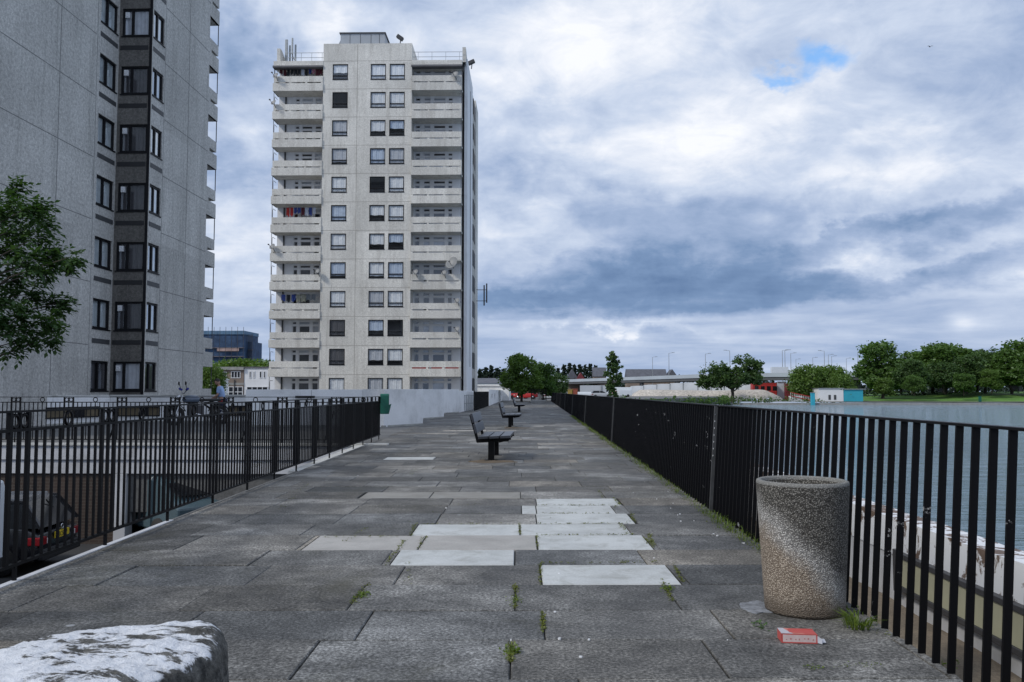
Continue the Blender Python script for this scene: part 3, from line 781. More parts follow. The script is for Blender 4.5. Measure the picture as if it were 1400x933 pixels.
m.add([(XR-.15,1.6,0),(XR-.15,10.4,0),(XR-.15,10.4,31.3),(XR-.15,1.6,31.3)], [(0,1,2,3)])
m.build('outer_wall', M_['tower_pale'], tower, world=True)
# roof slabs with dark drip edge, fins, rails
m = MB(T)
for a, b in ((XL-.1, -BX-.01), (BX+.01, XR-.1)):
    m.m = 0; m.box(a, b, -.02, DEP, 31.05, 31.5)
    m.m = 1; m.box(a-.06, b+.02, -.12, .6, 30.88, 31.045)
m.m = 0; m.box(-BX+.01, BX-.01, 8.9, DEP, 31.0, 31.5)
m.build('roof', [M_['tower_pale'], M_['roof_felt']], tower, world=True)
m = MB(T)
m.box(-3.1, 1.1, 2.6, 7.2, 33.11, 35.15); m.m = 1; m.box(-3.2, 1.2, 2.5, 7.3, 35.15, 35.25)
for x in (-2.2,-1.2,-.2,.6): m.box(x-.02, x+.02, 2.585, 2.6, 33.15, 35.1)
m.m = 0; m.add([(-3.9,2.8,33.11),(-3.1,2.8,33.11),(-3.1,2.8,34.7),(-3.9,6,33.11),(-3.1,6,33.11),(-3.1,6,34.7)], [(0,1,2),(3,5,4),(0,2,5,3)])
m.build('plant_room', [M_['plant_metal'], M_['dark_steel']], tower, world=True)
m = MB(T)
for a, b, s in ((XL+1.0, -BX-.02, 0), (BX+.02, XR-.1, 0)):
    for z in (31.95, 32.4): m.bar((a, .35, z), (b, .35, z), .035)
    n = 3
    for i in range(n+1): x = a+(b-a)*(i+.4)/(n+.6); m.bar((x, .35, 31.5), (x, .35, 32.4), .03)
m.build('roof_rail', M_['steel'], tower, world=True)
m = MB(T)
for xx, s in ((XL+.05, 1), (XR-.1, 1)):
    m = MB(T); m.add([(xx,.5,31.5),(xx+.3,.5,31.5),(xx+.3,.5,32.9),(xx,.5,32.9),(xx,4.5,31.5),(xx+.3,4.5,31.5),(xx+.3,1.1,32.9),(xx,1.1,32.9)], [(0,1,2,3),(4,7,6,5),(0,3,7,4),(1,5,6,2),(3,2,6,7)])
    m.build('roof_fin', M_['tower_pale'], tower, world=True)
# right-hand flank: end fin, then a projecting strip with dark windows
m = MB(T)
m.box(XR+.0, XR+.42, 12.3, DEP-1.2, 0, 32.0)
m.box(XR-.1, XR+.28, 9.2, 10.4, 0, 31.6)
m.build('flank_wall', M_['tower_pale'], tower, world=True)
m = MB(T); m.box(XR+.02, XR+.30, 1.5, 9.15, 0, 32.2); m.build('end_fin', M_['white_render'], tower, world=True)
m = MB(T)
m.box(XR+.33, XR+.36, 5.4, 5.5, 3.6, 30.5)
m.build('downpipe', M_['black_metal'], tower, world=True)
for k, z in enumerate(wt):
    m = MB(T); m.box(XR+.20, XR+.36, 9.6, 12.28, z-1.5, z+.1); w = m.build('flank_window', M_['frame_black'], tower, world=True)
    g = MB(T); g.box(XR+.22, XR+.34, 9.57, 9.6, z-1.4, z); g.build('pane', M_['dark_glass'], w, world=True)
    m = MB(T); m.box(XR+.18, XR+.33, 9.7, 12.28, z-STORY+.15, z-1.52); m.build('flank_panel', M_['tower_grey'], tower, world=True)
    m = MB(T); m.tube([(XR-.05,.12,z-STORY+.1),(XR-.05,.12,z-.05)], .035, 6); m.build('drain_pipe', M_['black_metal'], tower, world=True)
# balconies
def balcony(side, k):
    z = wt[k]                                                   # head of this storey's windows
    rt_, rb_, pt, pb = z-1.12, z-1.66, z-1.79, z-2.50           # upper beam, gap, lower parapet
    if side < 0: x0, x1 = XL-.05, -BX-.005
    else: x0, x1 = BX+.005, XR-.12
    m = MB(T)
    m.box(x0, x1, .02, 1.58, pb, pb+.16)                        # floor slab
    m.box(x0-.06 if side < 0 else x0, x1, -.12, .02, pb, pt)    # parapet
    m.box(x0+.02, x1, -.06, .02, rb_, rt_)                      # upper beam
    if side < 0:
        m.box(x0-.06, x0+.05, .02, 1.55, pb, pt); m.box(x0, x0+.06, .02, 1.55, rb_, rt_)
    else: m.box(x1-.08, x1, .02, 1.55, pb+.16, pt); m.box(x1-.08, x1-.02, .02, 1.55, rb_, rt_)
    n = 4
    for i in range(n):
        x = x0+.1+(x1-x0-.2)*i/(n-1); m.box(x-.09, x+.09, -.04, .01, pt, rb_)
    b = m.build('balcony', M_['tower_pale'], tower, world=True)
    m = MB(T)
    xe = x0 if side < 0 else x1-.05
    m.bar((xe+.02, .05, rt_), (xe+.02, .05, z+.12 if k < top_n-1 else 30.9), .04)
    if side < 0:
        m.tube([(x0+.0,.3,rt_),(x0+.0,.3,rt_+.75),(x0+.0,.42,rt_+.88),(x0+.0,1.2,rt_+.88)], .022, 5)
        m.bar((x0+.7,1.55,rt_-.4),(x0+.7,1.55,z+.1), .12)
    m.build('post', M_['dark_steel'], b, world=True)
    m = MB(T); lay = layL if side < 0 else layR; ox = XL if side < 0 else BX
    g = MB(T)
    for a, bb, c, d in lay:
        X0, X1, Z0, Z1 = ox+a, ox+bb, z-c, z-d; f = .05
        m.box(X0,X1,1.66,1.72,Z0,Z0+f); m.box(X0,X1,1.66,1.72,Z1-f,Z1); m.box(X0,X0+f,1.66,1.72,Z0+f,Z1-f); m.box(X1-f,X1,1.66,1.72,Z0+f,Z1-f)
        g.add([(X0+.02,1.69,Z0+.02),(X1-.02,1.69,Z0+.02),(X1-.02,1.69,Z1-.02),(X0+.02,1.69,Z1-.02)], [(0,1,2,3)])
    m.build('window_frame', M_['white_paint'], b, world=True); g.build('pane', M_['glass'], b, world=True)
    if rngT.random() < .7:
        c = MB(T)
        for a, bb, cc, d in lay:
            if bb-a > .5 and rngT.random() < .6: c.add([(ox+a,1.8,z-cc),(ox+bb,1.8,z-cc),(ox+bb,1.8,z-d),(ox+a,1.8,z-d)], [(0,1,2,3)])
        if c.v: c.build('curtain', M_[rngT.choice(['grey_curtain','dark_curtain','net_curtain','grey_curtain'])], b, world=True)
    return b
for k in range(top_n):
    balcony(-1, k); balcony(1, k)
m = MB(T)
m.box(XL+.1, -BX-.2, 2.6, 2.65, .1, 31.2); m.box(BX+.2, XR-.3, 2.6, 2.65, .1, 31.2); m.build('room_wall', M_['dark_curtain'], tower, world=True)
m = MB(T); z = wt[1]
for a, b in ((BX+.2,BX+1.7),(BX+1.95,BX+2.9),(BX+3.2,XR-.3)): m.box(a, b, -.02, .03, z-1.79+.02, z-1.66-.01)
m.build('red_infill', M_['red_paint'], tower, world=True)

# ---------------------------------------------------------------- grey tower at the left
LY0 = 35.75
LXB = WY(196.5,520,LY0).x; LXF = WY(150,520,LY0).x          # bay plane, recessed plane, frontal return
tl = thing('tower_block', 'dark grey tower block cut off by the photo edge, with black-framed corner windows', 'tower block', (LXF, 20.5, 0), 0, 'tower blocks beside the walkway')
nl = 15; sill = [1.29+2.58*k for k in range(nl)]; HW = 1.24; TOPZ = 41.
MF = Matrix.Translation((LXF, 20.5, 0)) @ Matrix.Rotation(PI/2, 4, 'Z')     # local x -> +Y, local y (inward) -> -X
yw0, yw1 = WX(124.5,500,LXF).y-20.5, WX(148.5,500,LXF).y-20.5
extra = []
m = MB(MF); facade(m, LY0-20.5, 0, TOPZ, [(yw0,yw1,z,z+HW) for z in sill]+[(2.2,3.4,z,z+HW) for z in sill]+[(9.0-.6,9.02,z+.3,z+.9) for z in []], .14)
m.m = 1
for z in sill:
    m.box(.01, yw0-.3, -.005, .01, z-.72, z-.69); 
jx = WX(68,520,LXF).y-20.5; m.box(jx, jx+.03, -.006, .01, .05, TOPZ); m.box(jx-5.2, jx-5.17, -.006, .01, .05, TOPZ); m.box(yw0-.25, yw0-.225, -.004, .01, .05, TOPZ-.1)
m.build('side_wall', [M_['tower_grey'], M_['joint']], tl, world=True)
MR = Matrix.Translation((LXF, LY0, 0))                                       # frontal return, facing the camera
wr0, wr1 = WY(154.3,500,LY0).x-LXF, WY(193,500,LY0).x-LXF
m = MB(MR); facade(m, LXB-LXF-.03, 0, TOPZ, [(wr0,wr1,z,z+HW) for z in sill], .14)
m.build('return_wall', M_['tower_shaded'], tl, world=True)
MBY = Matrix.Translation((LXB, LY0, 0)) @ Matrix.Rotation(PI/2, 4, 'Z')
YE = WX(277,520,LXB).y; YB = WX(290,520,LXB).y; BL = YE-LY0
wb1 = WX(213.5,520,LXB).y-LY0
m = MB(MBY); facade(m, BL, 0, TOPZ, [(.10,wb1,z,z+HW) for z in sill], .14)
m.m = 1
for z in sill: m.box(wb1+.15, BL-.01, -.005, .01, z-.72, z-.69)
jb = WX(249,520,LXB).y-LY0; m.box(jb, jb+.03, -.006, .01, .05, TOPZ); m.box(wb1+.12, wb1+.145, -.004, .01, .05, TOPZ)
m.build('bay_wall', [M_['tower_grey'], M_['joint']], tl, world=True)
m = MB(); m.box(LXB-.115, LXB-.002, LY0-.03, LY0+.08, 0, TOPZ); m.build('corner_post', M_['frame_black'], tl, world=True)
m = MB()
m.add([(LXF-17,20.5,0),(LXF,20.5,0),(LXF,20.5,TOPZ),(LXF-17,20.5,TOPZ)], [(0,1,2,3)])
m.add([(LXF-17,20.5,0),(LXF-17,YB,0),(LXF-17,YB,TOPZ),(LXF-17,20.5,TOPZ)], [(0,1,2,3)])
m.add([(-23,YE-.02,0),(LXB,YE-.02,0),(LXB,YE-.02,TOPZ),(-23,YE-.02,TOPZ)], [(0,1,2,3)])
m.add([(LXF-17,YB,0),(-23,YB,0),(-23,YB,TOPZ),(LXF-17,YB,TOPZ)], [(0,1,2,3)])
m.add([(-23,YE-.02,0),(-23,YB,0),(-23,YB,TOPZ),(-23,YE-.02,TOPZ)], [(0,1,2,3)])
m.add([(LXF-17,20.5,TOPZ),(LXF,20.5,TOPZ),(LXB,YE,TOPZ),(LXF-17,YB,TOPZ)], [(0,1,2,3)])
m.build('outer_wall', M_['tower_grey'], tl, world=True)
m = MB(); m.box(LXF-1.3, LXF-1.25, 21, LY0-.5, .1, TOPZ-.1); m.box(-22, LXB-.9, LY0+1.5, LY0+1.55, .1, TOPZ-.1); m.build('inner_wall', M_['dark_curtain'], tl, world=True)
rl = random.Random(9)
for k, z in enumerate(sill):
    window(tl, MF, yw0, yw1, z, z+HW, curtain='net_curtain' if k > 0 else 'dark_curtain', rng=rl, frac=.46, fr=.085, gm='glass_coated' if k > 0 else 'glass')
    window(tl, MF, 2.2, 3.4, z, z+HW, curtain='grey_curtain', rng=rl, frac=.5, fr=.085)
    window(tl, MR, wr0, wr1, z, z+HW, curtain=rl.choice(['grey_curtain','dark_curtain',None,'dark_curtain','grey_curtain']), rng=rl, frac=.36, fr=.085)
    window(tl, MBY, .10, wb1, z, z+HW, curtain='net_curtain' if k > 0 else 'dark_curtain', rng=rl, frac=.46, fr=.085, gm='glass_coated' if k > 0 else 'glass')
    m = MB(MF); m.box(yw0, yw1, -.012, .01, z-.62, z-.42); m.build('panel_strip', M_['strip'], tl, world=True)
    m = MB(MR); m.box(.06, LXB-LXF-.17, -.014, .01, z-.62, z-.42); m.build('panel_strip', M_['strip_black'], tl, world=True)
    m = MB(MBY); m.box(.09, wb1+.06, -.012, .01, z-.62, z-.42); m.build('panel_strip', M_['strip'], tl, world=True)
    # extractor vent in the corner of the frontal window
    if k < 11 and k != 9:
        m = MB(MR); m.box(wr0+.12, wr0+.30, .02, .12, z+HW-.40, z+HW-.16); m.ring((wr0+.21,.015,z+HW-.28), .055, .014, (0,1,0), 12, 5); m.build('extractor_vent', M_['white_paint'], tl, world=True)
    # end balcony seen edge-on
    m = MB(); zt = z+.11
    m.box(-22.9, LXB, YE, YB, z-1.35, z-1.2) 
    m.box(LXB-.12, LXB-.001, YE+.005, YB, z-1.35, z-.60)
    m.box(LXB-.12, LXB-.03, YE+.005, YB, z-.42, zt)
    m.box(-22.8, LXB-.12, YB-.1, YB, z-1.2, z-.60); m.box(-22.8, LXB-.12, YB-.1, YB, z-.42, zt)
    m.box(LXB-.10, LXB-.02, YE+.02, YE+.3, z-.60, z-.42)
    b = m.build('balcony', M_['tower_grey'], tl, world=True)
    m = MB(); m.bar((LXB-.04,YB-.03,zt),(LXB-.04,YB-.03,z+1.26), .035); m.build('post', M_['dark_steel'], b, world=True)
# ================================================================== FENCES
def near_bars(parent, pts, mesh_fn, mat, limit=100):
    """pts sorted by how large they show: the first hundred are bars of their own, the rest one mesh"""
    proto = None
    for p, rz in pts[:limit]:
        if proto is None:
            m = MB(); mesh_fn(m); proto = m.build('bar', mat, parent)
            o = proto
        else:
            o = proto.copy(); C.objects.link(o); o.parent = parent
        q = wm(parent).inverted() @ Vector(p); o.location = q; o.rotation_euler = (0, 0, rz)
    rest = pts[limit:]
    if rest:
        m = MB()
        for p, rz in rest:
            m.M = Matrix.Translation(p) @ Matrix.Rotation(rz, 4, 'Z'); mesh_fn(m)
        tag(m.build('far_bars', mat, parent, world=True), None, None, None, 'stuff')
# ---- straight railing along the water
FX = 1.845; FH = 1.105; LEAN = .075
rf = thing('railing_fence', 'long black straight-barred railing along the water side behind the concrete bin', 'fence', (FX, 2, 0), 0, 'black railings round the walkway')
def bar_r(m): m.bar((0,0,-.05), (LEAN,0,FH), .033, .013, (0,1,0))
paint = simple('chipped_black_paint', (.012,.012,.014), .4, .3, 4., dirt=None)
def chipped():
    m, nt, b = new_mat('chipped_black_paint'); co = posco(nt)
    n = noise_(nt, 6., 8, .75, co, .3); n2 = noise_(nt, .7, 2, .5, co)
    f = ramp(nt, math_(nt, 'ADD', n, math_(nt, 'MULTIPLY', n2, .12)), [(.715, 0.), (.73, 1.)])
    c = mixc(nt, f, (.0035,.0035,.0045), (.35,.35,.35)); nt.links.new(c, b.inputs['Base Color']); b.inputs['Roughness'].default_value = .45; b.inputs['Specular IOR Level'].default_value = .15
    return m
M_['chipped'] = chipped()
pts = [((FX, 1.9+.145*i, 0), 0) for i in range(int(110/.145))]
POSTS = [9.0+11.9*i for i in range(9)]
near_bars(rf, pts, bar_r, M_['chipped'])
m = MB(); m.bar((FX+LEAN, 1.8, FH+.006), (FX+LEAN, 112, FH+.006), .045, .014); m.build('top_rail', M_['chipped'], rf, world=True, bevel=.003)
gp = simple('grey_scuffed_paint', (.06,.062,.065), .5, .4, 6.)
for i, Y in enumerate(POSTS):
    m = MB(); m.bar((FX-.012, Y+.07, -.05), (FX-.012+LEAN, Y+.07, FH), .055, .035, (0,1,0))
    o = m.build('post', gp, rf, world=True)
    if i == 0: o['label'] = 'scuffed grey post with scribbled pale marks'
# pale scribble on the scuffed post: a zigzag of paint
m = MB(); Yp = POSTS[0]+.07; zz = []
for i in range(15): zz.append((FX-.012-.0205+LEAN*((.55+i*.036)/FH), Yp+(-.022 if i % 2 else .022)-.003, .55+i*.036))
m.tube(zz, .0035, 4); m.build('scribble', M_['white_paint'], rf, world=True)

# ---- ornamental fences with rings: groups of three thick posts, single ring between
def ring_fence(name, label, p0, p1, up_h, stays=(), first=.0, drop=.06):
    p0 = Vector(p0); p1 = Vector(p1); d = (p1-p0); L = d.length; d.normalize(); rz = math.atan2(d.y, d.x); nrm = Vector((-d.y, d.x, 0))
    t = thing(name, label, 'fence', tuple(p0), 0, 'black railings round the walkway')
    H = up_h; H2 = H-.125; PIT = .108; U = 12
    n = int((L-first)/PIT); bars = []; 
    def bar_(m): m.box(-.0085,.0085,-.0085,.0085,.11,H2)
    for i in range(n+1):
        q = first+i*PIT; k = i % U
        p = p0+d*q
        if k in (0, 1, 2): 
            mm = MB(Matrix.Translation(p) @ Matrix.Rotation(rz, 4, 'Z')); w = .018 if k != 1 else .0105
            mm.box(-w,w,-.0115,.0115,-.35 if k == 1 else .10,H-.008); mm.build('post', M_['black_metal'], t, world=True)
        else: bars.append((p, rz))
        mr = MB()
        if k in (0, 1): mr.ring(p+d*PIT*.5+Vector((0,0,H-.064)), .043, .010, nrm)
        if k == 7: mr.ring(p+Vector((0,0,H-.064)), .052, .010, nrm)
        if mr.v: mr.build('ring', M_['black_metal'], t, world=True)
    bars.sort(key=lambda b: (b[0]-EYEP).length)
    near_bars(t, bars, bar_, M_['black_metal'])
    for z, w in ((H, .035), (H2, .022), (.11, .032)):
        m = MB(); m.bar(p0+Vector((0,0,z)), p1+Vector((0,0,z)), w, .014 if z == H else .02)
        m.build('top_rail' if z == H else 'middle_rail' if z == H2 else 'bottom_rail', M_['black_metal'], t, world=True)
    for s in stays:
        p = p0+d*s; m = MB(); m.bar(p+Vector((0,0,.78)), p-d*.42-nrm*(-.10)+Vector((0,0,-.45)), .035, .02); m.build('stay', M_['black_metal'], t, world=True)
    return t
nl_ = Vector((-LD.y, LD.x, 0))
lf0 = left_at(3.0)+nl_*.03; lf1 = left_at(WC.y)+nl_*.03
# put a post group where the photograph has one
gA = G(10, 800); first = ((gA-lf0).dot(LD)) % (12*.108)
ring_fence('ornamental_fence', 'black ring-topped fence along the walkway edge above the sunken car court', (lf0.x,lf0.y,0), (lf1.x,lf1.y,0), 1.125, (), first)
fx1 = left_at(DY).x-.05
ring_fence('ornamental_fence', 'black ring-topped fence crossing in front of the motorbike, on the far deck edge', (-19.5,DY+.16,0), (fx1,DY+.16,0), 1.125,
           [s for s in (XY(158,DY)+19.5, XY(341,DY)+19.5, XY(455,DY)+19.5)], .35)

# ================================================================== COURTYARD WALL, GARAGE
gw = thing('garage_front', 'white concrete fascia over brown brick and a dark garage opening, under the far deck', 'garage', (-20, DY, COURT), 0)
xa = XY(160, DY); xb = XY(176, DY)
m = MB(); m.box(-60, fx1+.6, DY-.05, DY+.1, -.36, -.02); m.box(-60, fx1+.6, DY+.0, DY+.1, -.69, -.365); m.build('fascia', M_['fascia'], gw, world=True, bevel=.01)
m = MB(); m.box(-60, fx1+.6, DY-.10, DY+.1, -.018, .035); m.build('coping', M_['kerb'], gw, world=True)
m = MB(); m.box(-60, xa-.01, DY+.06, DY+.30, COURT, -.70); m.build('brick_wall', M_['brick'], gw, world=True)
m = MB(); m.box(xa, xb, DY-.01, DY+.35, COURT, -.695); m.build('pillar', M_['fascia'], gw, world=True, bevel=.01)
m = MB(); m.box(XY(330,DY), XY(345,DY), DY+.4, DY+.7, COURT, -.70); m.build('pillar', M_['joint'], gw, world=True)
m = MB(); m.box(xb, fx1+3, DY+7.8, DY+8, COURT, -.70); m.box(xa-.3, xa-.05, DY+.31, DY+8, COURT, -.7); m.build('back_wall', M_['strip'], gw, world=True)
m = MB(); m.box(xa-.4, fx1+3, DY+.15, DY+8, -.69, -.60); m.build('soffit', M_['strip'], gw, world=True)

# ================================================================== CARS
def text_mesh(fo):
    bpy.context.view_layer.update()
    me = bpy.data.meshes.new_from_object(fo.evaluated_get(bpy.context.evaluated_depsgraph_get())); par = fo.parent; fc_ = fo.data
    bpy.data.objects.remove(fo); bpy.data.curves.remove(fc_)
    o = bpy.data.objects.new('lettering', me); C.objects.link(o); o.parent = par; return o
def car(name, label, loc, rz, paint, L=4.15, plate=None, group=None, detail=True):
    """hatchback: local +x forward, origin on the ground under its middle"""
    t = thing(name, label, 'car', loc, rz, group); M = wm(t)
    h = L/2; W = .86
    st = [(-h,.42,.62,.80),(-h+.06,.34,.80,.86),(-h+.35,.26,.92,.87),(-h+1.0,.22,.95,.87),(0,.2,.95,.87),(h-1.15,.2,.93,.86),(h-.55,.24,.84,.83),(h-.15,.30,.70,.76),(h,.38,.58,.66)]
    m = MB(); P = []
    for x, zb, zt, w in st: P += [(x,-w*.96,zb),(x,-w,zb+.25*(zt-zb)),(x,-w,zt-.12),(x,-w*.93,zt),(x,0,zt+.02),(x,w*.93,zt),(x,w,zt-.12),(x,w,zb+.25*(zt-zb)),(x,w*.96,zb)]
    n = 9; Fc = [tuple(range(n)), tuple(reversed(range((len(st)-1)*n, len(st)*n)))]
    for i in range(len(st)-1):
        for k in range(n): Fc.append((i*n+k,(i+1)*n+k,(i+1)*n+(k+1)%n,i*n+(k+1)%n))
    m.add(P, Fc, True)
    body = m.build('body', paint, t, bevel=.02)
    # greenhouse
    rings = [(-h+.04,h-1.15,.80,.93),(-h+.42,h-1.95,.66,1.42),(-h+.62,h-2.25,.60,1.46)]
    m = MB(); P = []
    for a, b, w, z in rings: P += [(a,-w,z),(b,-w,z),(b,w,z),(a,w,z)]
    m.m = 1
    m.add(P[:8], [(0,1,5,4),(1,2,6,5),(2,3,7,6),(3,0,4,7)]); m.m = 0
    m.add(P[4:], [(0,1,5,4),(1,2,6,5),(2,3,7,6),(3,0,4,7),(4,5,6,7)])
    for sx in (-1, 1):
        for x0, x1 in ((-h+.0,-h+.40),(h-1.13,h-1.93)):
            m.bar((x0+.03,sx*.81,.93), (x1,sx*.67,1.42), .05, .06)
        m.bar((-.35,sx*.81,.93), (-.42,sx*.67,1.42), .07, .04)
        m.bar((-h+.42,sx*.665,1.43), (h-1.95,sx*.665,1.43), .04, .05)
    m.build('cabin', [paint, M_['dark_glass']], t)
    for x in (-h+.78, h-.80):
        for s in (-1, 1):
            m = MB(); m.lathe([(.0,-.10),(.24,-.10),(.30,-.09),(.315,-.06),(.315,.06),(.30,.09),(.0,.09)], 20, (x,s*.78,.315), 'y'); w = m.build('wheel', M_['tyre'], t)
            m = MB(); y = s*.78+(s*.095); m.lathe([(.0,0),(.19,0),(.20,-s*.02)], 14, (x,y,.315), 'y'); m.build('rim', M_['chrome'], w)
    for s in (-1, 1):
        m = MB(); m.box(-h-.005,-h+.34,min(s*.60,s*.885),max(s*.60,s*.885),.60,.76); o = m.build('tail_lamp', M_['lamp_red'], t, bevel=.02)
        m = MB(); m.box(-h-.012,-h+.02,min(s*.45,s*.61),max(s*.45,s*.61),.61,.72); m.build('tail_lamp', M_['lamp_clear'], t, bevel=.015)
        m = MB(); m.box(h-.28,h-.02,min(s*.50,s*.76),max(s*.50,s*.76),.60,.72); m.build('headlight', M_['lamp_clear'], t, bevel=.02)
    if detail:
        m = MB(); m.box(-h-.03,-h+.01,-.28,.28,.66,.79); pl = m.build('number_plate', M_['plate_yellow'], t)
        m = MB(); m.bar((-h+.6,-.64,1.48),(h-2.3,-.64,1.48),.03); m.bar((-h+.6,.64,1.48),(h-2.3,.64,1.48),.03); m.build('roof_rail', M_['chrome'], t)
        m = MB(); m.box(-h-.05,-h+.1,-.8,.8,.30,.52); m.build('bumper', M_['strip_black'], t, bevel=.03)
        m = MB(); m.ring((-h-.012,0,.86), .05,.012,(1,0,0),14,5); m.build('badge', M_['chrome'], t)
        m = MB(); m.bar((-h+.33,0,1.40),(-h+.20,-.4,1.0),.02); m.build('rear_wiper', M_['black_metal'], t)
        if plate:
            fc = bpy.data.curves.new('plate_text','FONT'); fc.body = plate; fc.size = .125; fc.align_x = 'CENTER'; fc.extrude = .001
            fo = bpy.data.objects.new('lettering', fc); C.objects.link(fo); fo.parent = pl
            fc.materials.append(M_['ink']); fo = text_mesh(fo); fo.matrix_local = Matrix.Translation((-h-.033,0,.682)) @ Matrix.Rotation(-PI/2,4,'Z') @ Matrix.Rotation(PI/2,4,'X')
    return t
pp = WY(84, 729, 17.3); ang_c = PI+R(5)
hd = Vector((math.cos(ang_c), math.sin(ang_c), 0)); cpos = Vector((pp.x,pp.y,COURT))+hd*(4.15/2)
car('parked_car', 'black hatchback with red tail lamp and yellow number plate parked by the brown brick wall', (cpos.x,cpos.y,COURT), ang_c, M_['car_black'], plate='SC51 P')
# white van whose rear corner shows at the frame edge
vx, vy = XY(16, 15.5), 13.6
van = thing('parked_van', 'white panel van showing only its rear corner at the photo edge beside the black hatchback', 'van', (vx-2.3, vy+.95, COURT)); 
m = MB(); m.xprism([(.0,.45),(.0,1.7),(.12,2.0),(1.78,2.0),(1.9,1.7),(1.9,.45)], vx-4.2, vx); 
for i in range(len(m.v)): m.v[i] = m.v[i]+Vector((0,vy,COURT))
m.build('body', M_['car_white'], van, world=True, bevel=.05)
m = MB(); m.xprism([(.04,.45),(.0,1.0),(.1,1.2),(1.8,1.2),(1.9,1.0),(1.86,.45)], vx-5.0, vx-4.19)
for i in range(len(m.v)): m.v[i] = m.v[i]+Vector((0,vy,COURT))
m.build('bonnet', M_['car_white'], van, world=True, bevel=.05)
for x in (vx-.8, vx-4.0):
    for y in (vy+.1, vy+1.8):
        m = MB(); m.lathe([(0,-.1),(.32,-.1),(.34,-.06),(.34,.06),(.32,.1),(0,.1)], 20, (x,y,COURT+.34), 'y'); m.build('wheel', M_['tyre'], van, world=True)
m = MB(); m.box(vx-.02,vx+.03,vy+.06,vy+.2,COURT+.8,COURT+1.25); m.build('tail_lamp', M_['lamp_red'], van, world=True)
m = MB(); m.box(vx-.02,vx+.06,vy+.05,vy+1.85,COURT+.42,COURT+.6); m.build('bumper', M_['strip_black'], van, world=True)
fc = bpy.data.curves.new('van_text','FONT'); fc.body = 'AL'; fc.size = .30; fc.extrude = .001; fc.shear = .25; fc.materials.append(M_['ink'])
fo = bpy.data.objects.new('lettering', fc); C.objects.link(fo); fo.parent = van; fo = text_mesh(fo)
fo.matrix_local = wm(van).inverted() @ (Matrix.Translation((vx+.004, vy+1.32, COURT+1.66)) @ Matrix.Rotation(PI/2,4,'Z') @ Matrix.Rotation(PI/2,4,'X'))

# ================================================================== LOW WHITE WALLS
M_['joint_wall'] = simple('wall_joint', (.42,.43,.43), .9, .2)
M_['wall_foot'] = simple('wall_foot_grime', (.40,.40,.37), .9, .4, 2.)
ww = thing('garden_wall', 'white painted low wall stepping back in three stages in front of the pale tower', 'wall', tuple(G(578,580.7)))
def wall_run(pts, z1, name, parent, mat, th=.22, z0=-.2, cap=True):
    m = MB()
    for i in range(len(pts)-1):
        a, b = Vector(pts[i]), Vector(pts[i+1]); d = (b-a).normalized(); n_ = Vector((-d.y,d.x,0))
        m.prism([(a.x,a.y),(b.x,b.y),(b.x+n_.x*th,b.y+n_.y*th),(a.x+n_.x*th,a.y+n_.y*th)], z0, z1)
    if name == 'wall_section':
        m.m = 1
        for i in range(len(pts)-1):
            a, b = Vector(pts[i]), Vector(pts[i+1]); L = (b-a).length; d = (b-a).normalized(); n_ = Vector((-d.y,d.x,0)); k = 1
            while k*2.35 < L-.4:
                p = a+d*(k*2.35)-n_*.003; q = p+d*.022; m.prism([(p.x,p.y),(q.x,q.y),((q+n_*.01).x,(q+n_*.01).y),((p+n_*.01).x,(p+n_*.01).y)], .0, z1-.02); k += 1
        mat = [mat, M_['joint_wall'], M_['wall_foot']]; m.m = 2
        for i in range(len(pts)-1):
            a, b = Vector(pts[i]), Vector(pts[i+1]); d = (b-a).normalized(); n_ = Vector((-d.y,d.x,0)); p, q, r_, s_ = a-n_*.004, b-n_*.004, b+n_*.01, a+n_*.01
            m.prism([(p.x,p.y),(q.x,q.y),(r_.x,r_.y),(s_.x,s_.y)], -.05, .05)
    return m.build(name, mat, parent, world=True, bevel=.012)
wl = WY(336, 535, 30.5); wl.z = 0
a1, b1 = G(524.6,583.9), G(578,580.7); a2, b2 = G(578.3,573.3), G(607,571); a3, b3 = G(607,565.8), G(627.5,564.2)
arc = []
for i in range(7):                                        # rounded outer corner
    t = i/6; arc.append(Vector((a1.x-.9+.9*math.sin(t*PI/2)*1., a1.y+.6-.6*(1-(1-t)**2)*1., 0)))
wall_run([wl, arc[0]], 1.33, 'wall_section', ww, M_['white_wall'])
wall_run(arc+[b1], 1.34, 'wall_section', ww, M_['white_wall'])
wall_run([a2, b2], 1.36, 'wall_section', ww, M_['white_wall']); wall_run([a3, b3], 1.38, 'wall_section', ww, M_['white_wall'])
wall_run([b1, a2], 1.335, 'return_section', ww, M_['white_wall']); wall_run([b2, a3], 1.355, 'return_section', ww, M_['white_wall']); wall_run([b3, b3+Vector((.2,9,0))], 1.3, 'return_section', ww, M_['white_wall'])
m = MB(); v = (WY(425,536,31.3)); m.box(v.x-.35, v.x+.35, wl.y-.02, wl.y+.05, 1.02, 1.10); m.build('vent_slot', M_['ink'], ww, world=True)
w2 = thing('parapet_wall', 'lower white parapet running behind the person, the motorbike and the slatted benches', 'wall', (XY(150,35.2),35.2,0))
PW = [G(-330,597), G(0,585), G(150,577.5), G(349,576.5)]
wall_run(PW, 1.06, 'wall_section', w2, M_['white_wall'], .2)
wall_run([p+Vector((-.02,-.05,0)) for p in PW], 1.12, 'coping', w2, M_['kerb'], .3, 1.065)

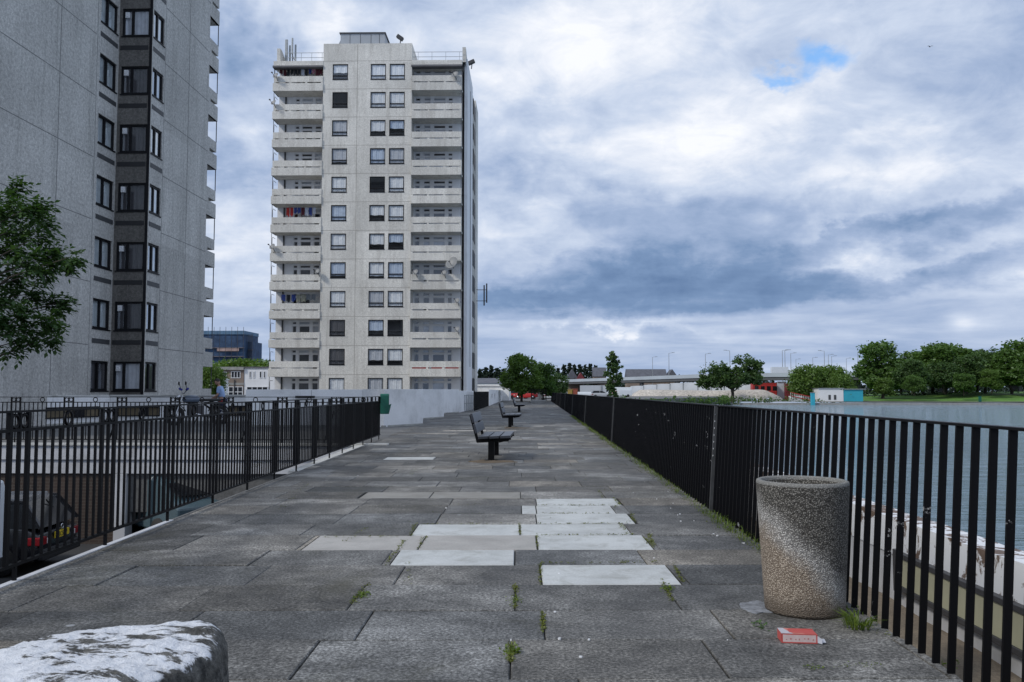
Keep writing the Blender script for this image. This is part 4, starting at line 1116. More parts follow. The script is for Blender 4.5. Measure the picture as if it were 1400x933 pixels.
# ================================================================== BENCHES
def bench(name, label, loc, rz):
    """single-post slatted bench; local +x is the way a sitter faces, +y runs along it"""
    t = thing(name, label, 'bench', loc, rz, 'slatted benches on the paving'); Ln = 1.75
    for y in (.22, Ln-.22):
        m = MB(); m.box(-.075,.035,y-.05,y+.05,-.02,.37); m.box(-.14,.10,y-.09,y+.09,-.02,.012); m.build('leg', M_['black_metal'], t, bevel=.006)
        m = MB(); m.bar((-.29,y,.355),(.30,y,.385),.06,.07); m.bar((-.265,y,.33),(-.40,y,.83),.05,.05); m.bar((.12,y,.345),(.34,y,.405),.05,.05); m.build('bracket', M_['black_metal'], t, bevel=.005)
    for i, x in enumerate((-.155,.045,.245)):
        m = MB(Matrix.Translation((x,0,.425+i*.006)) @ Matrix.Rotation(-R(3),4,'Y')); m.box(-.09,.09,0,Ln,-.024,.024); m.build('seat_plank', M_['timber_dark'], t, bevel=.007)
    for i, (x, z) in enumerate(((-.300,.585),(-.352,.775))):
        m = MB(Matrix.Translation((x,0,z)) @ Matrix.Rotation(-R(15),4,'Y')); m.box(-.022,.022,0,Ln,-.085,.085); m.build('back_plank', M_['timber_dark'], t, bevel=.007)
    return t
b1_ = G(672, 631); b = bench('bench', 'nearest dark slatted bench on a single post, rust-stained paving under it', (b1_.x, b1_.y, 0), R(-1))
for (px, py), lab in (((697.5,584.8), 'second dark slatted bench, between the nearest one and the farthest one'), ((709.5,563.6), 'farthest and smallest dark slatted bench up the walkway')):
    g = G(px, py); dup(b, (g.x,g.y,0), R(-1), lab)
M_['slot_board'] = simple('weathered_board', (.15,.12,.075), .85, .4, 2.)
for pa_, pb_, ya, yb in ((62,131,587.0-2,578.3),(165,219,577.1,576.95),(314,337,576.65,576.6)):
    pa3, pb3 = G(pa_, ya if pa_ > 100 else 581.9), G(pb_, yb); d_ = (pb3-pa3).normalized(); n_ = Vector((-d_.y,d_.x,0))
    # follow the face of the wall
    def on_wall(p):
        best = None
        for i in range(len(PW)-1):
            a, b_ = PW[i], PW[i+1]; t = max(0, min(1, (p-a).dot(b_-a)/(b_-a).length_squared)); q = a.lerp(b_, t)
            if best is None or (q-p).length < best[0]: best = ((q-p).length, q, (b_-a).normalized())
        return best
    _, A, dA = on_wall(pa3); _, B, dB = on_wall(pb3); L_ = (B-A).length; d_ = (B-A).normalized(); MWP = Matrix.Translation(A) @ Matrix.Rotation(math.atan2(d_.y,d_.x),4,'Z')
    m = MB(MWP); m.box(0,L_,-.012,.02,.28,.60); r_ = m.build('recess_board', M_['slot_board'], w2, world=True)
    m = MB(MWP); m.box(-.03,L_+.03,-.09,.02,.605,.665); m.box(-.03,L_+.03,-.05,.02,.24,.278); m.box(-.03,.0,-.05,.02,.28,.60); m.box(L_,L_+.03,-.05,.02,.28,.60); m.box(L_*.52,L_*.72,-.03,-.013,.28,.60); m.build('recess_frame', M_['frame_black'], w2, world=True)

# ================================================================== CONCRETE BIN
bc = G(1100, 834.5)
bn = thing('litter_bin', 'round tapered exposed-aggregate concrete litter bin standing against the water railing', 'litter bin', (bc.x,bc.y,0))
m = MB(); pr = [(.0,.02),(.208,.012),(.219,.0),(.221,.02)]
for i in range(1, 24): pr.append((.221+.038*i/24, .725*i/24))
pr += [(.258,.730),(.256,.743),(.245,.748),(.232,.746),(.226,.737),(.215,.60),(.20,.30),(.19,.05),(0,.05)]
m.lathe(pr, 64); o = m.build('shell', M_['aggregate'], bn)
m = MB(); m.lathe([(.0,.30),(.197,.30),(.199,.305)], 40); m.build('litter', M_['strip_black'], bn)

# crushed carton on the paving
cg = G(1090, 877)
ct = thing('carton', 'small crushed red and white cigarette carton lying open on the paving by the bin', 'carton', (cg.x,cg.y,.004), R(-4))
CL, CWd, CH = .175, .10, .048
def carton_mat():
    m, nt, b = new_mat('printed_card'); co = objco(nt); s = nt.nodes.new('ShaderNodeSeparateXYZ'); nt.links.new(co, s.inputs[0]); 
    n = noise_(nt, 30., 3, .6, co)
    top = math_(nt, 'GREATER_THAN', s.outputs[2], CH-.002)
    red = (.50,.09,.08); pink = (.62,.50,.49)
    # pale printed side, orange-red panel with fold on top
    c = mixc(nt, ramp(nt, n, [(.4,0.),(.6,1.)]), pink, (.58,.44,.43))
    bx = math_(nt, 'GREATER_THAN', math_(nt, 'ABSOLUTE', s.outputs[0]), CL/2-.007)
    bz = math_(nt, 'LESS_THAN', s.outputs[2], .006); bz2 = math_(nt, 'GREATER_THAN', s.outputs[2], CH-.007)
    edge = math_(nt, 'MAXIMUM', bx, math_(nt, 'MAXIMUM', bz, bz2))
    c = mixc(nt, edge, c, red)
    tp = mixc(nt, math_(nt, 'LESS_THAN', math_(nt, 'ADD', s.outputs[0], math_(nt,'MULTIPLY',s.outputs[1],.3)), -.045), (.58,.20,.16), (.50,.48,.52))
    c = mixc(nt, top, c, tp)
    nt.links.new(c, b.inputs['Base Color']); b.inputs['Roughness'].default_value = .6; return m
cm_ = carton_mat(); th_ = .0016
m = MB()
m.box(-CL/2,CL/2,-CWd/2,CWd/2,0,th_); m.box(-CL/2,CL/2,-CWd/2,-CWd/2+th_,th_,CH-th_); m.box(-CL/2,CL/2,CWd/2-th_,CWd/2,th_,CH-th_)
m.add([(-CL/2,-CWd/2,CH-th_),(CL/2,-CWd/2,CH-th_-.002),(CL/2,CWd/2,CH-.006),(-CL/2,CWd/2,CH-th_),(-CL/2,-CWd/2,CH),(0,-CWd/2,CH-.001),(CL/2,-CWd/2,CH-.004),(CL/2,CWd/2,CH-.006),(0,0,CH-.004),(-CL/2,CWd/2,CH)], [(4,5,8,9),(5,6,7,8),(8,7,9),(0,3,2,1)])
m.box(-CL/2,-CL/2+th_,-CWd/2,CWd/2,th_,CH-th_)
m.build('box', cm_, ct)
m = MB(); m.add([(CL/2,-CWd/2+.002,.002),(CL/2+.045,-CWd/2+.012,.004),(CL/2+.05,CWd/2-.03,.006),(CL/2,CWd/2-.01,.003)], [(0,1,2,3)]); m.add([(CL/2,-CWd/2,.004),(CL/2+.02,-CWd/2-.012,.002),(CL/2+.02,-CWd/2-.01,.026),(CL/2,-CWd/2,CH-.01)], [(0,1,2,3)])
m.build('flap', simple('pale_card', (.50,.52,.58), .7, .1, 20.), ct)
# printed marks on the carton's side: small dark red blocks like the lost print
m = MB(); rp = random.Random(4)
for i in range(7):
    x = -CL/2+.02+i*.021+rp.uniform(0,.006); z_ = rp.uniform(.014,.022); m.box(x, x+rp.uniform(.004,.008), -CWd/2-.0006, -CWd/2+.0004, z_, z_+rp.uniform(.004,.009))
m.build('print', simple('print_red', (.45,.20,.19), .6, .1, 20.), ct)

# ================================================================== DAUBED STONE BLOCK
top = [(-.99,2.62),(-1.0,2.80),(-1.08,2.935),(-1.22,2.95),(-1.40,2.90),(-1.56,2.80),(-1.66,2.62),(-1.76,2.35),(-1.8,2.05),(-1.55,1.88),(-1.3,1.95),(-1.18,2.15),(-1.10,2.38)]
bmk = bmesh.new()
zt_ = [.425,.445,.455,.455,.45,.445,.44,.43,.41,.40,.40,.41,.42]
cxr, cyr = -1.38, 2.45
rings_ = []
nP = len(top)
def smooth_top(t):
    i0 = int(t) % nP; f = t-int(t); p0, p1, p2, p3 = (top[(i0+q-1) % nP] for q in range(4))
    return tuple(.5*((2*p1[k])+(-p0[k]+p2[k])*f+(2*p0[k]-5*p1[k]+4*p2[k]-p3[k])*f*f+(-p0[k]+3*p1[k]-3*p2[k]+p3[k])*f**3) for k in (0,1)), zt_[i0]*(1-f)+zt_[(i0+1) % nP]*f
NS = 104
for sc_, zf, dz_ in ((1.0,0,-.01),(1.03,.2,0),(1.05,.4,0),(1.055,.6,0),(1.045,.78,0),(1.03,.88,0),(1.01,.945,0),(.985,.98,0),(.955,1.,.0),(.90,1.,.008),(.8,1.,.012),(.68,1.,.014),(.56,1.,.016),(.44,1.,.016),(.32,1.,.016),(.2,1.,.016),(.1,1.,.016),(.04,1.,.016)):
    ring_ = []
    for q in range(NS):
        (x,y), z = smooth_top(q*nP/NS); zz = z*zf*(1 if sc_ > .9 else 1)+dz_
        if sc_ < .9: zz = (z*sc_+.445*(1-sc_))+dz_
        ring_.append(bmk.verts.new((cxr+(x-cxr)*sc_, cyr+(y-cyr)*sc_, zz)))
    rings_.append(ring_)
for a_, b_ in zip(rings_, rings_[1:]):
    for q in range(NS): bmk.faces.new((a_[q], a_[(q+1) % NS], b_[(q+1) % NS], b_[q]))
bmk.faces.new(rings_[-1])
bmesh.ops.recalc_face_normals(bmk, faces=bmk.faces)
for it in range(4):
    es = [e for e in bmk.edges if e.calc_length() > .024]
    if not es: break
    bmesh.ops.subdivide_edges(bmk, edges=es, cuts=1, use_grid_fill=True)
    bmesh.ops.triangulate(bmk, faces=[f for f in bmk.faces if len(f.verts) > 4])
bmk.normal_update()
for v in bmk.verts:
    p = v.co; n = v.normal
    up_ = max(0, n.z)
    d = mnoise.fractal(p*7, 1., 2., 5)*.016*(1-.45*up_) + mnoise.fractal(p*26, 1., 2., 3)*.006
    if p.z > .02: v.co = p+n*d
    if up_ > .6: v.co.z -= max(0, mnoise.noise(Vector((p.x*5,p.y*11,2)))-.15)*.030
me = bpy.data.meshes.new('stone_block'); bmk.to_mesh(me); bmk.free(); me.materials.append(M_['rock'])
for p in me.polygons: p.use_smooth = True
for v in me.vertices: v.co -= Vector((cxr,cyr,0))
o = bpy.data.objects.new('stone_block', me); C.objects.link(o); o.location = (cxr-.035,cyr+.0,0); o.scale = (1,1,1.035)
tag(o, 'rough stone block daubed with white paint, dark broken sides, at the photo corner', 'stone')

# ================================================================== GREEN BOX ON THE FENCE END
gx, gy = lf1.x+.16, lf1.y-.05
gb = thing('dog_waste_bin', 'green wall-type waste bin with a tilted flap hung on the end post of the fence', 'waste bin', (gx,gy,.66))
m = MB(Matrix.Translation((gx,gy,.66)) @ Matrix.Rotation(R(12),4,'Z')); m.xprism([(-.13,0),(-.14,.50),(-.10,.54),(.12,.50),(.12,0)], -.15, .08); m.build('body', M_['green_plastic'], gb, world=True, bevel=.012)
m = MB(Matrix.Translation((gx,gy,.66)) @ Matrix.Rotation(R(12),4,'Z')); m.add([(.082,-.12,.02),(.082,.10,.02),(.14,.10,.27),(.14,-.12,.27),(.082,-.12,.24),(.082,.10,.24)], [(0,1,2,3),(3,2,5,4),(0,3,4),(1,5,2)]); m.build('flap', M_['green_plastic'], gb, world=True)
m = MB(); m.box(gx-.2,gx-.14,gy-.02,gy+.02,.74,1.1); m.build('bracket', M_['black_metal'], gb, world=True)

# ================================================================== FURTHER UP THE WALKWAY
g1, g2 = G(648.5,562), G(668,555.3)
fp = thing('railing_fence', 'short dense black fence panel beside the corner of the pale tower', 'fence', tuple(g1), 0, 'black railings round the walkway')
d_ = (g2-g1).normalized(); Lp = (g2-g1).length; m = MB()
n = int(Lp/.14)
for i in range(n): p = g1+d_*(i*.14); m.bar((p.x,p.y,0),(p.x,p.y,1.25),.06,.03)
m.build('bars', M_['black_metal'], fp, world=True)
m = MB()
for z in (.15,1.22): m.bar((g1.x,g1.y,z),(g2.x,g2.y,z),.05,.05)
m.build('rail', M_['black_metal'], fp, world=True)
gl = thing('railing_fence', 'little grey steel railing in the gap next to the last white wall step', 'railing', tuple(G(636,562)))
ga, gb_ = G(628.5,563), G(647,562); m = MB()
for z in (.5,1.0): m.bar((ga.x,ga.y,z),(gb_.x,gb_.y,z),.04,.04)
m.build('rail', M_['steel'], gl, world=True); m = MB()
for i in range(7): p = ga.lerp(gb_, i/6); m.bar((p.x,p.y,0),(p.x,p.y,1.05),.04,.04)
m.build('post', M_['steel'], gl, world=True)
h1, h2 = G(668.5,555.2), G(687,547.8)
wb = thing('garden_wall', 'long white wall pierced by small square holes beyond the black fence panel', 'wall', tuple(h1)); 
d_ = (h2-h1); Lw = d_.length; ang_w = math.atan2(d_.y,d_.x); MW = Matrix.Translation((h1.x,h1.y,0)) @ Matrix.Rotation(ang_w,4,'Z')
MWr = Matrix.Translation((h2.x,h2.y,0)) @ Matrix.Rotation(ang_w+PI,4,'Z') 
hs = []
for f in (.13,.30,.62,.80): hs.append((Lw*f, Lw*f+2.2, .55, 1.05))
m = MB(MW); facade(m, Lw, 0, 1.42, hs, .25); m.add([(0,.25,0),(Lw,.25,0),(Lw,.25,1.42),(0,.25,1.42)], [(0,1,2,3)]); m.add([(0,0,1.42),(Lw,0,1.42),(Lw,.25,1.42),(0,.25,1.42)], [(0,1,2,3)]); m.add([(0,0,0),(0,.25,0),(0,.25,1.42),(0,0,1.42)], [(0,1,2,3)])
m.build('wall_section', M_['white_wall'], wb, world=True)
m = MB(MW)
for a,b_,c,d in hs: m.box(a,b_,.2,.24,c,d)
m.build('dark_backing', M_['ink'], wb, world=True)
def plain_building(name, label, cat, px0, px1, Y, ztop, depth, wall, roofm, z0=-.1, bands=(), group=None):
    x0, x1 = XY(px0, Y), XY(px1, Y); t = thing(name, label, cat, ((x0+x1)/2, Y, z0), 0, group)
    m = MB(); m.box(x0, x1, Y, Y+depth, z0, ztop); m.build('wall', wall, t, world=True)
    m = MB(); m.box(x0-.15, x1+.15, Y-.15, Y+depth+.15, ztop, ztop+.22); m.build('roof', roofm, t, world=True)
    for i, (a, b, c, d, mat) in enumerate(bands):
        m = MB(); m.box(x0+(x1-x0)*a, x0+(x1-x0)*b, Y-.03, Y+.02, z0+(ztop-z0)*c, z0+(ztop-z0)*d); m.build('window' if mat != 'door' else 'door', M_['dark_glass'] if mat != 'door' else M_['strip'], t, world=True)
    return t
plain_building('low_building', 'long windowless white block behind the pierced wall', 'building', 651, 696, 118, 2.0, 8, M_['white_wall'], M_['white_wall'])
sh = thing('low_building', 'long low hall with grey roof and pale eaves behind the white block', 'building', (XY(660,150),150,0))
x0, x1 = XY(560,150), XY(700,150)
m = MB(); m.box(x0,x1,150,162,-.1,2.55); m.build('wall', M_['strip'], sh, world=True)
m = MB(); m.box(x0,x1,149.6,149.99,2.3,2.72); m.build('eaves', M_['viaduct_rail'], sh, world=True)
m = MB(); m.xprism([(149.5,2.73),(156,3.7),(162.5,2.73)], x0, x1); m.build('roof', M_['slate'], sh, world=True)
# railed planter at the end of the paving
pl = thing('planter', 'railed planting bed with clipped hedge at the end of the walkway', 'planter', tuple(G(737,551)))
q0, q1 = G(726,552), G(747,552)
m = MB(); m.box(q0.x,q1.x,q0.y,q0.y+9,-.05,.28); m.build('plinth', M_['concrete'], pl, world=True)
m = MB(); n = 18
for i in range(n+1):
    x = q0.x+(q1.x-q0.x)*i/n; m.bar((x,q0.y+.05,.28),(x,q0.y+.05,1.45),.025); m.bar((x,q0.y+8.9,.28),(x,q0.y+8.9,1.45),.025)
for x in (q0.x,q1.x):
    for i in range(40): m.bar((x,q0.y+.05+i*.225,.28),(x,q0.y+.05+i*.225,1.45),.02)
    m.bar((x,q0.y+.05,1.46),(x,q0.y+8.9,1.46),.05,.04)
for y in (q0.y+.05,q0.y+8.9): m.bar((q0.x,y,1.46),(q1.x,y,1.46),.05,.04)
m.build('railing', M_['black_metal'], pl, world=True)
# ================================================================== FOLIAGE
def leaf_cloud(m, c, r, n, s, rg, flat=1.0, clumps=40, hollow=.55):
    """leaf-sized faces gathered in clumps through a lobe; c centre, r radii"""
    c = Vector(c); r = Vector(r)
    for k in range(clumps):
        while True:
            d = Vector((rg.uniform(-1,1), rg.uniform(-1,1), rg.uniform(-1,1)))
            if .05 < d.length < 1: break
        d = d.normalized()*(hollow+(1-hollow)*rg.random()**.6)
        cc = c + Vector((d.x*r.x, d.y*r.y, d.z*r.z)); cr = min(r)*rg.uniform(.22,.42)
        for i in range(max(1, n//clumps)):
            o = Vector((rg.gauss(0,.5), rg.gauss(0,.5), rg.gauss(0,.38)))*cr
            p = cc+o; a = Vector((rg.uniform(-1,1), rg.uniform(-1,1), rg.uniform(-.7,.7))).normalized()
            b = a.cross(Vector((rg.uniform(-1,1), rg.uniform(-1,1), rg.uniform(-1,1)))).normalized(); q = s*rg.uniform(.6,1.4)
            m.add([p-a*q*.5, p+b*q*.32, p+a*q*.5, p-b*q*.32], [(0,1,2,3)])
def limb(m, p, q, r0, r1, rg, n=5, wob=.08):
    p = Vector(p); q = Vector(q); L = (q-p).length; pts = []
    for i in range(n+1):
        t = i/n; o = Vector((rg.uniform(-1,1), rg.uniform(-1,1), 0))*L*wob*math.sin(t*PI)
        pts.append(p.lerp(q, t)+o)
    m.tube(pts, [r0+(r1-r0)*i/n for i in range(n+1)], 6)
PROTO = {}
def make_tree(kind, seed):
    """returns trunk mesh and crown mesh builders, unit: metres, base at the origin"""
    rg = random.Random(seed); tm, cmn = MB(), MB()
    if kind == 'round':        # broad park tree, 12 m
        limb(tm, (0,0,-.3), (.2,.1,4.2), .34, .22, rg)
        for i in range(9):
            a = i*2.4; limb(tm, (.2,.1,2.4+.25*i), (math.cos(a)*3.2, math.sin(a)*3.2, 5.2+.5*i), .12, .03, rg)
        for (x,y,z,rx,rz_) in ((0,0,7,4.3,4.2),(-2.6,.8,5.2,2.6,2.3),(2.7,-.6,5.6,2.6,2.4),(.4,-2.6,4.6,2.6,2.2),(1,1.6,9.4,2.6,2.2),(-1.6,-1.2,9,2.4,2.2),(0,2.8,5,2.5,2.2),(-2.2,-2.2,3.2,2.2,1.5),(2.4,-1.8,3.3,2.2,1.5),(0,-3.2,3.6,2.0,1.5)):
            leaf_cloud(cmn, (x+rg.uniform(-.6,.6),y,z+rg.uniform(-.4,.4)), (rx,rx,rz_), 1500, .52, rg, clumps=42, hollow=.45)
    elif kind == 'spread':     # two-lobed low spreading tree, 10 m
        limb(tm, (0,0,-.3), (.1,0,2.6), .3, .22, rg)
        for i in range(8):
            a = i*.8; limb(tm, (.1,0,1.8+.1*i), (math.cos(a)*3.6, math.sin(a)*2.4, 4.4+.4*(i%3)), .12, .03, rg)
        for (x,y,z,rx,rz_) in ((-2.6,0,5.2,2.7,2.5),(-3.9,.4,3.8,1.7,1.4),(1.9,0,6.0,2.5,2.7),(3.6,.4,6.6,1.7,1.5),(0,-.8,4.2,2.6,1.6),(3.2,0,4.2,1.8,1.3),(-.6,1.5,5.0,2.2,1.8)):
            leaf_cloud(cmn, (x,y,z), (rx,rx*.8,rz_), 1500, .42, rg, clumps=44, hollow=.4)
    elif kind == 'column':     # narrow upright tree, 8 m
        limb(tm, (0,0,-.3), (.1,0,5), .18, .05, rg)
        for i in range(12):
            z = .8+i*.60; r_ = (.55,.7,.75,.95,1.2,1.5,1.75,1.8,1.7,1.45,1.2,.8)[i]; leaf_cloud(cmn, (rg.uniform(-.4,.4),rg.uniform(-.3,.3),z), (r_,r_,.75), 600, .32, rg, clumps=18, hollow=.3)
    elif kind == 'poplar':
        limb(tm, (0,0,-.3), (0,0,9), .25, .06, rg)
        for i in range(11):
            z = 2.2+i*1.15; r_ = 1.55*math.sin((i+2.5)/14*PI)+.2; leaf_cloud(cmn, (rg.uniform(-.4,.4),rg.uniform(-.4,.4),z), (r_,r_,1.1), 330, .75, rg, clumps=14, hollow=.2)
    elif kind == 'bush':       # rounded, clipped-looking, 6 m
        limb(tm, (0,0,-.3), (0,0,2), .2, .1, rg)
        leaf_cloud(cmn, (0,0,3.1), (2.9,2.7,2.9), 5200, .34, rg, clumps=150, hollow=.78); leaf_cloud(cmn, (0,0,3.0), (2.3,2.2,2.5), 1400, .6, rg, clumps=40, hollow=.3)
    return tm, cmn
def tree(kind, seed, X, Y, z0, height, label, cat='tree', leaf='leaf_dark', group=None, rz=0, wide=1.):
    base = {'round': 11.8, 'spread': 8.6, 'column': 8.1, 'poplar': 15.2, 'bush': 6.1}[kind]
    key = (kind, seed, leaf); s = height/base
    if key not in PROTO:
        tm, cmn = make_tree(kind, seed); t = thing({'bush': 'round_bush', 'poplar': 'poplar_tree'}.get(kind, 'park_tree'), label, cat, (0,0,0), 0, group)
        tm.build('trunk', M_['bark'], t); cmn.build('crown', M_[leaf], t); PROTO[key] = t; o = t
    else: o = dup(PROTO[key])
    o.location = (X,Y,z0); o.rotation_euler = (0,0,rz); o.scale = (s*wide,s*wide,s); o['label'] = label; o['category'] = cat
    if group: o['group'] = group
    return o
# ---- trees on the far lawn
PK = 'trees on the far lawn'
park = [  # px, Y, top py, kind seed, leaf, label, wide
 (1206,250,467,'round',1,'leaf_mid','tall ragged tree at the end of the lawn nearest the turquoise hut',1.0),
 (1208,232,516,'round',2,'leaf_light','small pale olive tree in front of the tall ragged one',.95),
 (1247,240,490,'round',3,'leaf_dark','dark low-crowned tree between the tall ragged tree and the domed one',1.05),
 (1262,262,478,'round',2,'leaf_mid','tree with a light green top peering over the dark low-crowned one',1.1),
 (1292,255,469,'round',1,'leaf_mid','domed tree at the middle of the lawn group, highest of the middle ones',1.15),
 (1290,244,494,'round',3,'leaf_dark','shaded tree with trunk showing under the domed one',1.0),
 (1322,248,484,'round',2,'leaf_dark','very dark tree right of the domed one, its crown low to the grass',1.05),
 (1347,258,480,'round',3,'leaf_dark','dark flat-topped tree before the gap of sky',1.0),
 (1356,240,505,'round',1,'leaf_light','small bright-green tree at the front edge beside the gap',.9),
 (1383,250,476,'round',2,'leaf_mid','tree just right of the small gap of sky',1.05),
 (1408,246,463,'round',1,'leaf_mid','big tree half cut by the right edge of the photo',1.15),
 (1232,268,488,'round',3,'leaf_dark','dark tree filling the gap behind the tall ragged one',1.15),
 (1275,272,480,'round',1,'leaf_mid','tree half hidden behind the domed one, nearer the hut side',1.15),
 (1308,274,474,'round',2,'leaf_mid','tree half hidden behind the domed one, away from the hut',1.2),
 (1336,272,478,'round',1,'leaf_dark','dark tree hidden behind the very dark one',1.15),
 (1250,230,512,'round',2,'leaf_mid','small low tree at the lawn front below the dark low-crowned one',1.1),
 (1318,231,511,'round',1,'leaf_mid','small low tree at the lawn front below the very dark one',1.05),
 (1440,250,470,'round',3,'leaf_dark','tree outside the edge beyond the big one',1.1),
 (1480,255,470,'round',2,'leaf_mid','second tree outside the edge beyond the big one',1.1)]
for i, (px, Y, ty, kd, sd_, lf, lab, wd) in enumerate(park):
    z0 = .9 if Y > 236 else .3
    if px < 1225: z0 = -.6
    tree(kd, sd_, XY(px, Y), Y, z0, ZY(ty, Y)-z0, lab, 'tree', lf, PK, rz=i*1.7, wide=wd*1.14)
# dark hedge and fence under the first trees
m = MB(); rg = random.Random(5)
for i in range(46): leaf_cloud(m, (XY(1180,262)+i*1.1, 263+rg.uniform(-.5,.5), .4), (1.1,.8,1.5), 60, .4, rg, clumps=6, hollow=.2)
tag(m.build('hedge', M_['leaf_dark']), 'dark straight hedge under the lawn trees behind the turquoise hut', 'hedge')
# ---- round bushes by the white hut
for i, (px, Y, ty, lab) in enumerate(((1104,232,500,'round bush at the end of the row nearest the red containers'),(1122,236,502,'round bush between two others, behind the white hut'),(1138,233,501,'tallest round bush just above the white hut'),(1149,228,512,'smallest round bush over the turquoise end of the hut'))):
    tree('bush', 1, XY(px,Y), Y, -1.3, ZY(ty,Y)+1.3, lab, 'bush', 'leaf_light', 'round bushes', rz=i*1.3, wide=1.0)
tree('spread', 1, XY(1022,205), 221, -1.3, ZY(487,221)+1.3, 'dark two-lobed tree standing before the white hoarding and the viaduct', 'tree', 'leaf_dark', rz=.0, wide=1.15)
tree('column', 1, XY(838,140), 140, -.3, ZY(481,140)+.3, 'narrow dark tree rising alone over the black railing', 'tree', 'leaf_dark', rz=.4, wide=.92)
# ---- the clump at the end of the walkway
tree('round', 2, XY(713,104), 104, 0, ZY(481,104), 'bright green bushy tree growing at the end of the paving', 'tree', 'leaf_light', rz=.8, wide=1.0)
tree('round', 1, XY(743,106), 108, 0, ZY(495,108), 'darker smaller tree pressed against the bright green one', 'tree', 'leaf_mid', rz=2.0, wide=.85)
tree('spread', 1, XY(756,112), 114, -.3, ZY(504,114)+.3, 'low dark shrubby tree above the end of the railing', 'tree', 'leaf_dark', rz=2.4, wide=.9)
m = MB(); m.lathe([(0,.05),(1.1,.04),(1.3,-.02)], 16); o = m.build('tree_pit', M_['soil']); o.location = (XY(713,104),104,0); struct(o)
# ---- poplars behind the viaduct
k = 0
for px, ty in ((656,503),(664,500),(672,498),(680,501),(688,503),(763,501),(771,497),(779,494),(786,497),(793,496),(800,497),(807,495),(814,498),(820,504)):
    Y = 470+((k*37) % 40); lab = ('poplar in the dark row behind the pale tower' if px < 700 else 'poplar in the dark row behind the roofs and viaduct')
    tree('poplar', 1+k % 2, XY(px,Y), Y, -1.3, ZY(ty,Y)+1.3, lab, 'poplar', 'leaf_far', 'poplars behind the tower' if px < 700 else 'poplars behind the viaduct', rz=k*1.1, wide=1.0 if px > 700 else 1.35); k += 1
# ---- far wood along the horizon: one mass
m = MB(); rg = random.Random(21)
for i in range(150):
    px = 640+i*5.2+rg.uniform(-2,2); Y = rg.uniform(560,640); h = rg.uniform(7.5,11.5)+1.5*math.sin(i*.35)
    if 850 < px < 900: h *= .9
    if 965 < px < 1010: h *= 1.25
    leaf_cloud(m, (XY(px,Y),Y,h*.5-1), (5.5,3,h*.6), 330, 1.5, rg, clumps=26, hollow=.2)
for i in range(60):
    px = -100+i*9; Y = rg.uniform(500,560); h = rg.uniform(7,12); leaf_cloud(m, (XY(px,Y),Y,h*.5-1), (6,3,h*.6), 220, 1.6, rg, clumps=20, hollow=.2)
tag(m.build('woods', M_['leaf_far']), 'dark belt of far trees along the horizon behind the viaduct', 'woods', None, 'stuff')
# bushes behind the terraced houses
for px, Y, ty, lab in ((322,170,491,'rounded green tree just above the roof of the brick house'),(345,172,492,'rounded green tree above the roof of the white house'),(362,168,493,'rounded tree between the white house and the pale tower'),(302,176,495,'rounded tree over the near end of the brick house roof')):
    tree('bush', 1, XY(px,Y), Y, -.3, ZY(ty,Y)+.3, lab, 'tree', 'leaf_light', 'trees behind the terraced houses', rz=px, wide=1.2)
tree('bush', 1, XY(287,120), 120, 0, ZY(499,120), 'dark green tree seen past the end balcony of the grey tower', 'tree', 'leaf_light', 'trees behind the terraced houses', rz=1, wide=.9)

# ---- the ash tree overhanging from the left
AX, AY = XY(-95,11.5), 11.5
ash = thing('ash_tree', 'leafy ash tree whose branches reach in from the edge in front of the grey tower', 'tree', (AX,AY,COURT))
rg = random.Random(31)
tm = MB(); limb(tm, (AX,AY,COURT-.2), (AX+.1,AY,.8), .20, .13, rg, 6, .03); limb(tm, (AX+.1,AY,.8), (AX+.3,AY+.1,4.6), .13, .03, rg, 6, .04)
lv = MB()
def leaflet_spray(p, d, n, s):
    """a pinnate leaf: paired leaflets along a drooping midrib"""
    d = d.normalized(); side = d.cross(Vector((0,0,1))).normalized()
    for i in range(n):
        t = (i+1)/n; q = p+d*(t*s*1.9)+Vector((0,0,-.2*t*t*s*2))
        for sg in ((-1,1) if i < n-1 else (0,)):
            a = (d*.55+side*sg*.9+Vector((0,0,rg.uniform(-.5,.15)))).normalized() if sg else d
            b = a.cross(Vector((rg.uniform(-.5,.5),rg.uniform(-.5,.5),1))).normalized(); L = s*rg.uniform(.8,1.25); w = L*.27
            m0 = q+a*L*.5+Vector((0,0,.0))
            lv.add([q, m0+b*w, q+a*L+Vector((0,0,-.12*L)), m0-b*w], [(0,1,2,3)])
def cluster(px, py, Y, r, n):
    c = WY(px, py, Y); r *= .8
    for i in range(n):
        o = Vector((rg.gauss(0,.45), rg.gauss(0,.45), rg.gauss(0,.38)))*r
        d = (o*.8+Vector((rg.uniform(-.2,.9), rg.uniform(-.6,.6), rg.uniform(-.5,.45)))); leaflet_spray(c+o, d, rg.choice((3,4,4)), .080)
vis = [(22,258,.20,26),(8,285,.30,60),(40,285,.24,46),(60,303,.17,26),(22,318,.26,50),(52,325,.16,20),(6,345,.28,50),(40,352,.22,34),(72,352,.22,44),(92,362,.15,30),(98,352,.10,12),(55,372,.2,30),(14,385,.26,40),(45,402,.22,34),(74,420,.2,36),(88,412,.12,14),(62,440,.2,30),(28,430,.26,38),(4,440,.3,46),(40,462,.22,32),(68,462,.15,18),(18,470,.16,20),(-10,410,.3,50),(12,482,.06,4)]
for px, py, r, n in vis:
    n = int(n*1.7); px -= 3
    Y = 11.5+rg.uniform(-.7,.7); cluster(px, py, Y, r, n)
    e = WY(px, py, Y); st = Vector((AX+.1+rg.uniform(-.05,.1), AY, max(.3, e.z-.5-rg.random()*.5)))
    md = st.lerp(e, .55)+Vector((0,0,.15)); tm.tube([st, md, e], [.02,.011,.005], 5)
